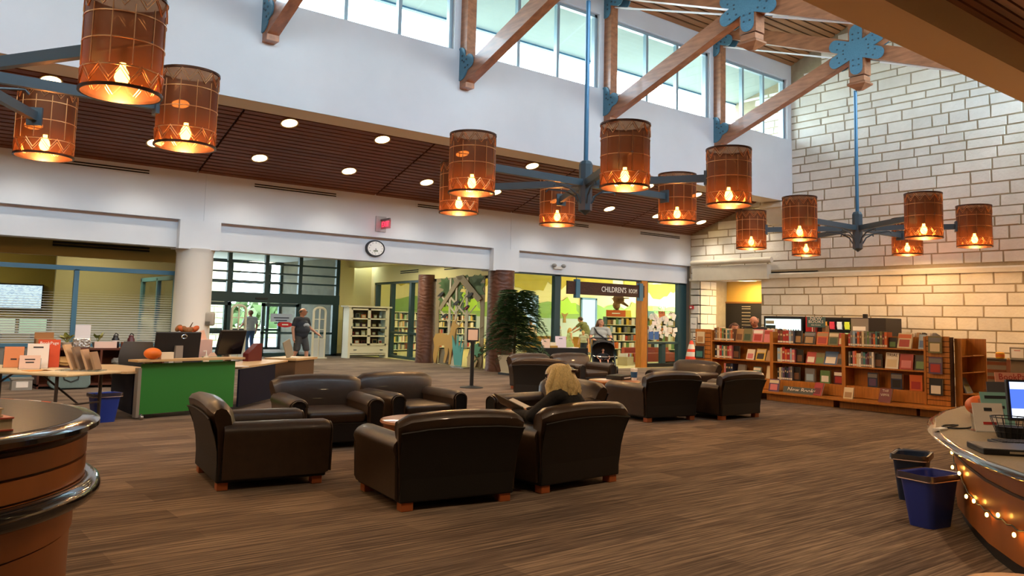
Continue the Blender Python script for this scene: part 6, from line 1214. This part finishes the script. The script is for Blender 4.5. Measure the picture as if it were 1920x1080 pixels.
# white display cabinet
WC = M('cream_cabinet', 'd9d4bc', .5); t = thing('display_cabinet', 'cream display cabinet with two glazed doors and a drawer', 'cabinet', (14.1, 27.45, 0)); W = 1.7
for x in (0, W-.1): b(t, x, x+.1, 0, .5, 0, 1.88, 'post', WC)
b(t, -.08, W+.08, -.06, .55, 1.88, 1.94, 'cornice', WC); b(t, 0, W, .46, .5, .1, 1.88, 'back_panel', M('cabinet_back', '5a4a3a', .7)); b(t, .1, W-.1, .02, .48, .12, .16, 'bottom_rail', WC); d = b(t, .1, W-.1, .0, .3, .18, .42, 'drawer', WC); b(t, .1, W-.1, .02, .48, .43, .48, 'middle_rail', WC)
for x in (.3, 1.4):
    bm = NB(); box(bm, x-.06, x+.06, -.02, 0, .29, .32); mk('handle', bm, DARKSTEEL, d)
for i, x0 in enumerate((.1, W/2)):
    x1 = x0+W/2-.1; dr = b(t, x0, x0+.06, 0, .03, .48, 1.84, 'door', WC)
    for q in ((x1-.06, x1, .48, 1.84), (x0, x1, 1.78, 1.84), (x0, x1, .48, .54)): bm = NB(); box(bm, q[0], q[1], 0, .03, q[2], q[3]); mk('door_rail', bm, WC, dr)
    for z in (.82, 1.13, 1.46): bm = NB(); box(bm, x0, x1, 0, .03, z-.025, z+.025); mk('muntin', bm, WC, dr)
    for z0, z1 in ((.54, .8), (.85, 1.1), (1.16, 1.43), (1.49, 1.78)): bm = NB(); box(bm, x0+.06, x1-.06, .012, .018, z0, z1); mk('pane', bm, GLASS, dr)
    bm = NB(); box(bm, (x0+.02 if i == 0 else x1-.04), (x0+.04 if i == 0 else x1-.02), -.02, 0, 1.08, 1.18); mk('handle', bm, DARKSTEEL, dr)
for z in (.5, .82, 1.13, 1.46): b(t, .1, W-.1, .05, .46, z-.02, z, 'shelf', WC)
rr = random.Random(21); WN = ['bottom', 'third', 'second', 'top']
for zi, z in enumerate((.5, .82, 1.13, 1.46)):
    for k in range(6):
        x = .24+k*.24; w = rr.uniform(.12, .2); h = rr.uniform(.14, .22); c = rr.choice(['red', 'cream', 'brown', 'black', 'white', 'dark red', 'tan', 'grey', 'orange'])
        bm = NB(); v = box(bm, -w/2, w/2, 0, .04, 0, h); n0 = len(bm.faces); box(bm, -w*.35, w*.35, -.003, 0, h*.3, h*.8)
        for i, f in enumerate(bm.faces): f.material_index = 0 if i < n0 else 1
        o = mk('book', bm, [cover(c), cover(rr.choice(['cream', 'white', 'red', 'black']))]); o.location = (14.1+x, 27.6+rr.uniform(0, .1), z+.001); o.rotation_euler = (-.12, 0, 0)
        tag(o, '%s book, %s from the left on the %s cabinet shelf' % (c, ORD[k], WN[zi]), 'book', 'books in the display cabinet')
# deer mural panel between the carved columns (cut-out boards)
WL = (WB-WA).length; t = thing('cutout_mural', 'layered cut-out mural of deer, birch trees and birds between the carved columns', 'mural', (15.18, 20.5, 0), math.atan2(wd.y, wd.x)); Lm = 3.4
TAUPE = M('taupe_board', '8a7d62', .7); BIRCH = M('birch_board', 'b8b098', .7); DGR = M('mural_dark_green', '4a6638', .7); FAWN = M('fawn_board', 'b08a46', .7); BLK = M('black_board', '1c1a18', .7); AQUA = M('aqua_board', '4f9a98', .7)
# local x runs away from camera (right to left in the photo); y>0 faces the hall
def mp(name, pts, mat, y, th=.025):   # pts given with u = 0 at the left of the photo
    bm = NB(); prism(bm, [(Lm-u*Lm, z) for u, z in pts], y, y+th, 'y'); fixn(bm); return mk(name, bm, mat, t)
mp('frame_board', [(0, 0), (.07, 0), (.07, 1.5)]+[(.5-.43*math.cos(a*PI/10), 1.9+.85*math.sin(a*PI/10)) for a in range(0, 11)]+[(.93, 1.5), (.93, 0), (1, 0), (1, 3.0), (0, 3.0)], TAUPE, .0)
for u0, z0, u1, z1, w in ((.32, .1, .33, 2.9, .025), (.47, .1, .46, 2.9, .025), (.68, .6, .68, 2.9, .025), (.14, 2.3, .47, 1.7, .018), (.28, 2.35, .66, 1.7, .018), (.46, 1.2, .86, 2.0, .018), (.6, 1.0, 1.0, 1.35, .022), (.13, 1.8, .33, 1.4, .014), (.47, 1.75, .72, 2.5, .016)):
    mp('birch_branch', [(u0-w, z0), (u0+w, z0+.02), (u1+w*.7, z1), (u1-w*.7, z1-.02)], BIRCH, .035)
mp('dark_branch', [(.1, 1.9), (.5, 2.95), (.62, 2.95), (.14, 1.8)], TAUPE, .06); mp('dark_branch', [(.45, 2.95), (.9, 2.1), (.98, 2.2), (.6, 2.98)], TAUPE, .06)
rr = random.Random(31)
def leafblob(cu, cz, ru, rz, n=14):
    return [(cu+ru*math.cos(2*PI*k/n)*(1 if k % 2 else .6), cz+rz*math.sin(2*PI*k/n)*(1 if k % 2 else .6)) for k in range(n)]
for cu, cz, ru, rz_ in ((.2, 2.75, .16, .22), (.35, 2.2, .17, .32), (.25, 2.45, .14, .2), (.55, 1.95, .08, .3), (.85, 2.5, .18, .4), (.62, 2.85, .2, .14), (.9, 2.85, .12, .14), (.5, 2.6, .1, .14), (.3, 2.62, .24, .3), (.76, 2.72, .24, .26), (.18, 2.2, .13, .28), (.47, 2.32, .13, .24), (.7, 2.3, .1, .22)): mp('leaf_board', leafblob(cu, cz, ru, rz_), DGR, .012)
for cu, cz, m in ((.15, 2.35, BLK), (.49, 2.05, BLK), (.7, 1.9, BLK), (.25, 1.62, BLK), (.76, 2.3, BLK)): mp('bird', [(cu-.08, cz-.05), (cu-.02, cz+.05), (cu+.03, cz+.1), (cu+.06, cz+.08), (cu+.05, cz+.02), (cu, cz-.06)], m, .085)
mp('bird_wing', [(.68, 1.86), (.72, 1.95), (.75, 1.92), (.7, 1.86)], M('red_wing', '8a2a24', .7), .115)
mp('deer', [(.06, .05), (.1, .05), (.14, .35), (.17, .62), (.28, .66), (.3, .4), (.27, .08), (.31, .08), (.36, .4), (.37, .6), (.4, .38), (.38, .05), (.42, .05), (.44, .45), (.47, .7), (.5, 1.05), (.52, 1.22), (.57, 1.28), (.55, 1.36), (.5, 1.4), (.52, 1.56), (.48, 1.44), (.44, 1.5), (.43, 1.38), (.4, 1.1), (.36, 1.0), (.2, 1.06), (.08, 1.02), (.03, .85), (.06, .6), (.04, .3)], FAWN, .11)
mp('agave', [(.52, .05), (.48, .55), (.46, 1.0), (.54, .65), (.58, 1.05), (.6, .6), (.66, .95), (.64, .45), (.7, .8), (.66, .05)], AQUA, .14); mp('grass_board', [(.4, 0), (.5, .6), (.52, 0)], BIRCH, .09)
mp('rabbit', [(.78, .05), (.92, .05), (.96, .25), (.9, .42), (.82, .45), (.76, .35), (.78, .2)], M('rabbit_tan', 'a89468', .7), .12); mp('fern_board', leafblob(.9, .6, .12, .25, 16), M('fern_teal', '4f8a6c', .7), .08); mp('boulder', [(.72, .3), (.78, .75), (.95, .8), (1.0, .3), (.98, .05), (.72, .05)], TAUPE, .03); mp('lower_board', [(.1, .02), (.4, .02), (.42, .6), (.12, .5)], M('board_grey', '6e6654', .7), .02)
mp('cardinal', [(.42, .3), (.5, .35), (.5, .6), (.44, .55)], M('red_wing'), .06); b(t, .55, 1.4, .18, .4, 0, .04, 'foot_plate', CHROME)
# sign stanchion
t = thing('sign_stanchion', 'black floor stand holding a framed notice near the mural', 'sign stand', (11.05, 15.35, 0)); bm = NB(); lathe(bm, [(.27, 0), (.27, .015), (.1, .035), (.05, .05)], 24); mk('base', bm, BLACK, t, smooth=True); bm = NB(); lathe(bm, [(.045, .04), (.045, 1.0), (.055, 1.0), (.055, 1.06), (.03, 1.07)], 12); mk('post', bm, BLACK, t, smooth=True)
fr2 = Matrix.Rotation(-.62, 4, 'Z'); bm = NB(); cbox(bm, (0, 0, 1.2), (.28, .03, .3)); bmesh.ops.transform(bm, matrix=fr2, verts=bm.verts); f_ = mk('frame', bm, BLACK, t, bevel=.01); bm = NB(); cbox(bm, (0, -.018, 1.2), (.22, .005, .24)); bmesh.ops.transform(bm, matrix=fr2, verts=bm.verts); mk('sheet', bm, M('notice_pink', 'e0c8b8', .8), f_)
# potted tree
t = thing('potted_tree', 'drooping dark green tree in a cream pot in front of the carved column', 'potted tree', (14.72, 18.4, 0)); bm = NB()
prism(bm, [(0, 0)]*0 or [(-.28, -.28), (.28, -.28), (.28, .28), (-.28, .28)], .06, .08, 'z'); A_ = [bm.verts.new((x*.26, y*.26, .08)) for x, y in ((-1, -1), (1, -1), (1, 1), (-1, 1))]; B_ = [bm.verts.new((x*.34, y*.34, .55)) for x, y in ((-1, -1), (1, -1), (1, 1), (-1, 1))]; loft_rings(bm, [A_, B_]); mk('pot', bm, M('cream_pot', 'cfc8b0', .6), t)
bm = NB(); box(bm, -.32, .32, -.32, .32, 0, .06); mk('pot_tray', bm, BLACK, t); bm = NB(); tube(bm, [(0, 0, .5), (.03, 0, 1.4), (.06, .02, 2.35)], [.04, .03, .01], 7); mk('trunk', bm, M('stem_brown'), t)
q = random.Random(12); bm = NB(); st = NB()
def frond(p0, d, L, droop):
    pts = []; n = 12
    for k in range(n+1): u = k/n; pts.append(p0+d*L*u+V3(0, 0, -droop*u*u*L+.12*L*math.sin(u*PI)))
    tube(st, pts, [.008*(1-.7*k/n) for k in range(n+1)], 4)
    side = d.cross(V3(0, 0, 1)).normalized()
    for k in range(1, n+1):
        u = k/n
        for s in (-1, 1):
            for h_ in (0, 1):
                l = (.24*math.sin(PI*min(u*.8+.2, 1))+.06)*q.uniform(.8, 1.2); base = pts[k].lerp(pts[k-1], h_*.5); tip = base+side*s*l+d*l*.5+V3(0, 0, -.35*l+q.uniform(-.04, .04)); w = d*.018
                a, bq, c, e = base-w, base+w, base.lerp(tip, .6)+w*1.3, tip; bm.faces.new([bm.verts.new(x) for x in (a, bq, c, e)]); 
                mid = base.lerp(tip, .5); x2 = mid+d*.1+V3(0, 0, -.06); bm.faces.new([bm.verts.new(x) for x in (mid-w*.6, mid+w*.6, x2)])
for k in range(64):
    u = k/63; z = .62+1.62*u; a = k*2.4+q.uniform(-.3, .3); L = (1.15-.4*u)*q.uniform(.75, 1.1); frond(V3(.05*u, 0, z), V3(math.cos(a), math.sin(a), .25+.3*u).normalized(), L, .55+.3*u)
for k in range(4): a = k*1.7; frond(V3(.06, .02, 2.3), V3(math.cos(a), math.sin(a), .5).normalized(), .8, .9)
f_ = mk('foliage', bm, M('fern_green', '2c4a22', .6, noise=(5, .35)), t); f_['kind'] = 'stuff'; mk('branches', st, M('stem_green', '3a4424', .8), t)['kind'] = 'stuff'
# black-draped table with leaflets
t = thing('draped_table', 'table under a black cloth in front of the children\'s room glass', 'table', (16.9, 18.98, 0)); bm = NB(); rings = []
for z, e in ((.74, 0), (.72, .01), (.4, .03), (.02, .05)):
    ring = []
    for k in range(48):
        s = k/48*4; i = int(s); f_2 = s-i; c = [(-.95, -.35), (.95, -.35), (.95, .35), (-.95, .35), (-.95, -.35)]; x = c[i][0]+(c[i+1][0]-c[i][0])*f_2; y = c[i][1]+(c[i+1][1]-c[i][1])*f_2; wv = e*math.sin(k*1.9)*.6+e; m_ = 1+wv/max(abs(x), abs(y), .35)*.35; ring.append(bm.verts.new((x*m_, y*m_, z)))
    rings.append(ring)
loft_rings(bm, rings); fixn(bm); mk('black_cloth', bm, M('black_cloth', '0e0d10', .9), t, smooth=True); b(t, -.9, .9, -.3, .3, .7, .735, 'top', LAM)
leafstand(16.3, 18.85, .742, -.6, .25, .28, M('paper_pink'), 'pink and white card at the left of the black-draped table'); leafstand(17.0, 18.95, .742, -.6, .34, .36, M('paper_lilac', 'd8ccd8', .8), 'tall lilac folder standing on the black-draped table', txt=[('#4', .8, .05, INK)])
t = thing('leaflet_tray', 'yellow-brown leaflet tray on the black-draped table', 'tray', (16.65, 19.1, .742)); b(t, -.25, .25, -.12, .12, 0, .06, 'tray', M('tray_buff', 'b08a3c', .6)); b(t, -.2, .2, -.1, .1, .06, .16, 'leaflets', M('cream_paper'))
sheet('open_leaflet', 17.3, 18.75, .742, .34, .24, .2, PAPER, 'open white leaflet lying at the right of the black-draped table', h=.02)
# CHILDREN'S ROOM hanging sign
t = thing('room_sign', 'dark wooden hanging sign reading CHILDREN\'S ROOM', 'sign', (19.93, 19.86, 2.455)); b(t, -1.9, 1.8, -.03, .03, 0, .43, 'board', M('sign_wood', '3a1c16', .5, noise=(3, .4), stretch=(1, 1, 6), bump=(9, .5)))
for x in (-1.45, 1.6): b(t, x-.09, x+.09, -.07, .07, -.12, .5, 'bracket', FRAMEBLUE); bm = NB(); tube(bm, [(x, .03, .5), (x, .05, .62)], .015, 6); mk('hanger', bm, DARKSTEEL, t)
text("CHILDREN'S", .26, M('sign_letter', 'e8e4dc', .6), t, (.26, -.036, .21), FY, ext=.004, sx=.86); text('ROOM', .21, M('sign_letter'), t, (1.2, -.036, .2), FY, ext=.004, sx=.68)
# notices on the right-hand glass
t = thing('glass_notices', 'patchwork of white notices and book covers stuck to the children\'s room glass', 'notices', (22.82, 19.93, 1.0)); rr = random.Random(15)
for k in range(44):
    x = rr.uniform(-.75, .68) if k > 8 else -.6+k*.15; z = rr.uniform(.0, .85) if x < .3 else rr.uniform(0, 1.0); w = rr.uniform(.13, .24); h = rr.uniform(.1, .18); bm = NB(); cbox(bm, (x, -.004*k*.3, z), (w, .004, h), Matrix.Rotation(rr.uniform(-.4, .4), 3, 'Y')); mk('notice', bm, M(['nt_a', 'nt_b', 'nt_c', 'nt_d'][k % 4], ['e4e2dc', 'd8d4c8', 'e8dcd8', 'c8ccc4'][k % 4], .8), t)
for x in (-.68, -.4): bm = NB(); cbox(bm, (x, -.07, .12), (.24, .004, .28)); mk('blue_notice', bm, M('nt_blue', '3a62a0', .7), t)
text('READ', .17, INK, t, (-.12, -.07, 1.12), FY, ext=.001, mirror=True); text('GOOD BOOKS', .15, INK, t, (-.05, -.07, .96), FY, ext=.001, mirror=True)
# traffic cone, wall notices, alarm
t = thing('traffic_cone', 'orange and white traffic cone in the corner beside the bookcases', 'traffic cone', (23.3, 19.0, 0)); OC = M('cone_orange', 'e0401c', .5)
for r0, r1, z0, z1, m_, nm in ((.26, .2, .03, .42, OC, 'cone_base_band'), (.2, .165, .42, .58, M('cone_white', 'e0d8cc', .5), 'white_band'), (.165, .13, .58, .68, OC, 'orange_band'), (.13, .09, .68, .85, M('cone_white'), 'white_band'), (.09, .045, .85, .98, OC, 'tip')): bm = NB(); lathe(bm, [(r0, z0), (r1, z1)], 18); mk(nm, bm, m_, t, smooth=True)
bm = NB(); box(bm, -.3, .3, -.3, .3, 0, .035); mk('foot', bm, OC, t)
for y, z, w, h, l, tx in ((19.5, 1.38, .32, .44, 'framed white notice on the stone wall beside the alcove', 'Please'), (19.45, .93, .22, .34, 'white leaflet on the stone wall above the traffic cone', '#3/3')):
    t = thing('wall_notice', l, 'notice', (24.06, y, z)); b(t, -.02, 0, -w/2, w/2, 0, h, 'frame', M('frame_grey', '8a867c', .4)); b(t, -.026, -.02, -w/2+.02, w/2-.02, .02, h-.02, 'sheet', PAPER); text(tx, .075, INK, t, (-.028, 0, h*.45), FX, ext=.001)
t = thing('fire_alarm', 'small red fire alarm on the stone corner', 'alarm', (24.06, 19.6, 2.12)); b(t, -.06, 0, -.09, .09, 0, .13, 'box', M('alarm_red', 'b0202a', .4)); b(t, -.07, -.06, -.04, .04, .03, .09, 'lens', PAPER)
# clock, exit sign, strobe
t = thing('wall_clock', 'round black-rimmed wall clock on the white beam', 'clock', (10.88, 19.85, 3.42)); 
def oval(r0, r1, y0, y1, nm, mat, par=None):
    bm = NB(); A_ = [[bm.verts.new((rr_*PS*1.0*math.cos(2*PI*k/40), y, rr_*math.sin(2*PI*k/40))) for k in range(40)] for rr_, y in ((r0, y0), (r1, y1))]; loft_rings(bm, A_); fixn(bm); return mk(nm, bm, mat, par or t, smooth=True)
oval(.23, .225, 0, -.06, 'rim', BLACK); oval(.19, .19, -.06, -.065, 'dial', M('dial_white', 'e8e6e2', .5))
for k in range(12): a = PI/2-2*PI*(k+1)/12; text(str(k+1), .05, INK, t, (.155*PS*math.cos(a), -.068, .155*math.sin(a)), FY, 'numeral', ext=.001)
for a, L in ((-1.1, .09), (-1.75, .13)): bm = NB(); beam(bm, (0, -.07, 0), (L*PS*math.cos(a), -.07, L*math.sin(a)), .004, .012, (0, 1, 0)); mk('hand', bm, BLACK, t)
bm = NB(); box(bm, -.07, .07, -.069, -.066, -.09, -.05); mk('day_window', bm, M('lcd', '8a9078', .5), t)
t = thing('exit_sign', 'red lit EXIT sign standing out from the white beam', 'exit sign', (10.85, 19.69, 3.88)); b(t, -.06, .26, -.02, 0, 0, .42, 'wall_plate', M('plate_grey', 'a4a4a6', .4)); b(t, .08, .12, -.5, -.02, .3, .34, 'bracket', M('bracket_grey', '6e6e70', .4)); b(t, .085, .115, -.52, -.05, .06, .3, 'panel', glass_mat('exit_acrylic', 'f4b8c0', .3)); text('EXIT', .2, emit_mat('exit_red', 'ff2038', 3.0), t, (.08, -.285, .18), FX, ext=.002, sx=.95)
t = thing('emergency_light', 'twin-head emergency light on the white beam', 'emergency light', (17.6, 19.85, 3.3)); b(t, -.18, .18, -.06, 0, -.06, .02, 'body', M('plate_white', 'd8d4cc', .5))
for s in (-1, 1): bm = NB(); ell(bm, (s*.2, -.07, .05), (.09, .07, .06), 14, 10); mk('lamp_head', bm, M('head_grey', '8c8a86', .35), t, smooth=True)
# ---- children's room furniture
SHM = M('kids_shelf', 'd6cfa8', .6); TEAL = M('kids_panel', '46646a', .6)
def kidshelf(x, y, rz, W, levels, label, seed, single=False):
    t = thing('kids_bookcase', label, 'bookcase', (x, y, 0), rz, 'children\'s room bookcases'); Hh = levels*.34+.1; r = random.Random(seed)
    b(t, 0, W, .3, .34, 0, Hh, 'back_panel', TEAL); n = max(2, int(W/1.5)+1)
    for i in range(n): xx = i*(W-.05)/(n-1); b(t, xx, xx+.05, 0, .34, 0, Hh, 'upright', TEAL)
    for l in range(levels+1): b(t, 0, W, 0, .34, .07+l*.34, .1+l*.34, 'shelf', SHM)
    CL = ['cream', 'white', 'tan', 'yellow', 'pale blue', 'green', 'grey', 'olive', 'red', 'brown', 'orange', 'black']; bm = NB(); mw = Matrix.Translation((x, y, 0)) @ Matrix.Rotation(rz, 4, 'Z'); protos = {}
    for l in range(levels):
        xx = .08; k = 0
        while xx < W-.18:
            w = r.uniform(.1, .16) if single else r.uniform(.05, .11); h = r.uniform(.19, .28); ci = r.choice([0, 0]+list(range(12))); z = .101+l*.34
            if single:                       # each book of the nearest case is a thing of its own
                if ci not in protos:
                    b2 = NB(); box(b2, -.5, .5, -.1, .1, 0, 1); protos[ci] = mk('book', b2, cover(CL[ci])); o = protos[ci]
                else: o = inst(protos[ci], 'book')
                o.location = mw @ V3(xx+w/2, .14, z); o.rotation_euler = (0, 0, rz); o.scale = (w*.92, 1, h)
                tag(o, '%s book, %s from the left, %s shelf of the tall doorway bookcase' % (CL[ci], ORD[k], ['bottom', 'fourth', 'third', 'second', 'top'][l]), 'book', 'books on the tall doorway bookcase'); k += 1
            else:
                n0 = len(bm.faces); box(bm, xx, xx+w*.92, .04, .24, z, z+h); bm.faces.ensure_lookup_table()
                for f in bm.faces[n0:]: f.material_index = ci
            xx += w
            if r.random() < .07: xx += .15
    if single: bm.free()
    else: mk('shelved_books', bm, [cover(c) for c in CL], t)['kind'] = 'stuff'
    return t
kidshelf(25.1, 25.1, math.radians(-22), 3.8, 5, 'tall bookcase of picture books behind the doorway', 41, True); kidshelf(17.6, 34.6, 0, 7.5, 5, 'long bookcase seen through the cut-out mural', 42); kidshelf(17.5, 31.6, math.radians(20), 3.2, 5, 'bookcase seen between the cabinet and the carved column', 43)
for k, c in enumerate(('d8c84c', 'e0d8b0', '8ab4d0', 'd86a4a', 'e8e0c8')):
    bm = NB(); box(bm, -.16, .16, 0, .03, 0, .3); o = mk('picture_book', bm, M('pb_'+c, c, .6)); p = Matrix.Translation((25.1, 25.1, 0)) @ Matrix.Rotation(math.radians(-22), 4, 'Z') @ V3(1.1+k*.55, .15, 1.805); o.location = p; o.rotation_euler = (-.25, 0, math.radians(-22)); tag(o, 'picture book displayed on the tall bookcase top, %s from the left' % ORD[k], 'book', 'picture books on the tall bookcase')
t = thing('book_banner', 'orange banner card on top of the tall bookcase', 'banner', (25.62, 25.02, 1.805), math.radians(-22)); b(t, -.45, .45, 0, .03, 0, .28, 'card', M('banner_orange', 'd0602c', .6)); text('#7', .1, PAPER, t, (0, -.004, .14), FY, ext=.001)
def bird(x, y, z, rz, l, fly=False):
    t = thing('bird_model', l, 'bird model', (x, y, z), rz); bm = NB(); ell(bm, (0, 0, .2), (.13, .2, .2), 14, 10, Matrix.Rotation(-.6, 3, 'X')); ell(bm, (0, .12, .42), (.09, .11, .09), 12, 8); capsule(bm, (0, .2, .42), (0, .26, .39), .03, .01); capsule(bm, (0, -.12, .08), (0, -.32, -.06), .07, .04)
    remesh('body', bm, M('bird_brown', '7a5a3a', .8, noise=(8, .4)), t, .02)
    for s in (-1, 1):
        bm = NB(); pts = [(0, .05), (.15, .12), (.7, .0), (.75, -.12), (.2, -.18), (0, -.12)] if fly else [(.05, .1), (.12, 0), (.1, -.25), (.03, -.2)]
        prism(bm, [(s*a, c) for a, c in pts], .22, .25, 'z'); fixn(bm); mk('wing', bm, M('bird_wing', '5a3c28', .8), t)
bird(25.75, 25.12, 2.1, 2.2, 'brown hawk model perched above the tall bookcase'); bird(24.2, 23.5, 2.3, 1.2, 'brown bird model flying below the hanging sign', True)
t = thing('perch', 'dark block carrying the hawk model', 'perch', (25.75, 25.12, 1.805)); b(t, -.1, .1, -.1, .1, 0, .3, 'block', BLACK)
t = thing('children_sofa', 'red-orange upholstered bench behind the right-hand glass', 'bench', (24.2, 21.5, 0), 0); SO = M('rust_fabric', 'b04a30', .85); b(t, -1.5, 1.0, -.3, .3, .1, .42, 'seat', SO); b(t, -1.5, 1.0, .2, .36, .3, .62, 'backrest', SO); [b(t, x, x+.08, -.25, .25, 0, .1, 'foot', BLACK) for x in (-1.4, .85)]
t = thing('low_bookcase', 'low cream book bin at the doorway', 'book bin', (22.6, 21.4, 0), .3); b(t, -.5, .3, -.2, .2, 0, .3, 'bin', M('bin_cream', 'c8b888', .6)); [b(t, -.45+k*.15, -.35+k*.15, -.15, .15, .3, .42, 'picture_book', cover(['white', 'red', 'pale blue', 'yellow', 'green'][k])) for k in range(5)]
t = thing('round_window_frame', 'round wooden frame with a leafy scene behind the potted tree', 'display', (20.9, 26.5, 1.5), -.6); bm = NB(); tube(bm, [(.75*math.cos(2*PI*k/30), 0, .62*math.sin(2*PI*k/30)) for k in range(31)], .035, 8, False); mk('ring', bm, M('ring_grey', 'b8b49c', .5), t, smooth=True); bm = NB(); prism(bm, [(.72*math.cos(2*PI*k/30), .6*math.sin(2*PI*k/30)) for k in range(30)], .02, .05, 'y'); fixn(bm); mk('scene', bm, M('leafy_scene', '7f8a3a', .8, noise=(3, .5)), t); bm = NB(); tube(bm, [(-.2, .03, -.6), (-.2, .03, -1.48)], .03, 6); tube(bm, [(.2, .03, -.6), (.2, .03, -1.48)], .03, 6); mk('legs', bm, BLACK, t); b(t, -.4, .4, -.2, .25, -1.5, -1.46, 'base', BLACK)
# ceiling panels that light the back rooms, and a lamp added to brighten the alcove
def ceiling_panel(x, y, z, sx, sy, w, col, l, group='ceiling light panels'):
    t = thing('ceiling_panel', l, 'ceiling light', (x, y, z), group=group); b(t, -sx/2-.06, sx/2+.06, -sy/2-.06, sy/2+.06, -.03, 0, 'frame', M('plate_white', 'd8d4cc', .5)); b(t, -sx/2, sx/2, -sy/2, sy/2, -.04, -.03, 'diffuser', emit_mat('diffuser_'+col, col, 2.5))
    d = bpy.data.lights.new('panel_lamp', 'AREA'); d.shape = 'RECTANGLE'; d.size = sx; d.size_y = sy; d.energy = w; d.color = srgb(col)[:3]; o = bpy.data.objects.new('panel_lamp', d); COL.objects.link(o); o.parent = t; o.location = (0, 0, -.06)
for k, (x, y) in enumerate(((20, 25), (27, 25), (20.5, 31.5), (28, 32), (36, 30))): ceiling_panel(x, y, 4.6, 1.6, .8, 65, 'fff0c8', 'square ceiling light in the children\'s room, %s' % ('near the left glazing', 'above the tall bookcase', 'above the long bookcase', 'above the counter', 'at the far right')[k])
for k, (x, y) in enumerate(((1.0, 24.5), (4.6, 22.6))): ceiling_panel(x, y, 3.45, 1.0, .6, 55, 'ffe9b0', 'ceiling light inside the glass office, %s' % ('left', 'right')[k])
for k, (x, y) in enumerate(((10.5, 25), (13.5, 24.0))): ceiling_panel(x, y, 3.85, 1.0, .6, 60, 'fff4d8', 'ceiling light over the entrance, %s' % ('left', 'right')[k])
ceiling_panel(24.9, 17.8, 3.2, .5, .5, 45, 'ffd890', 'warm lamp added to brighten the inside of the alcove')  # lamp added only to lift the dark alcove

bake_pending()
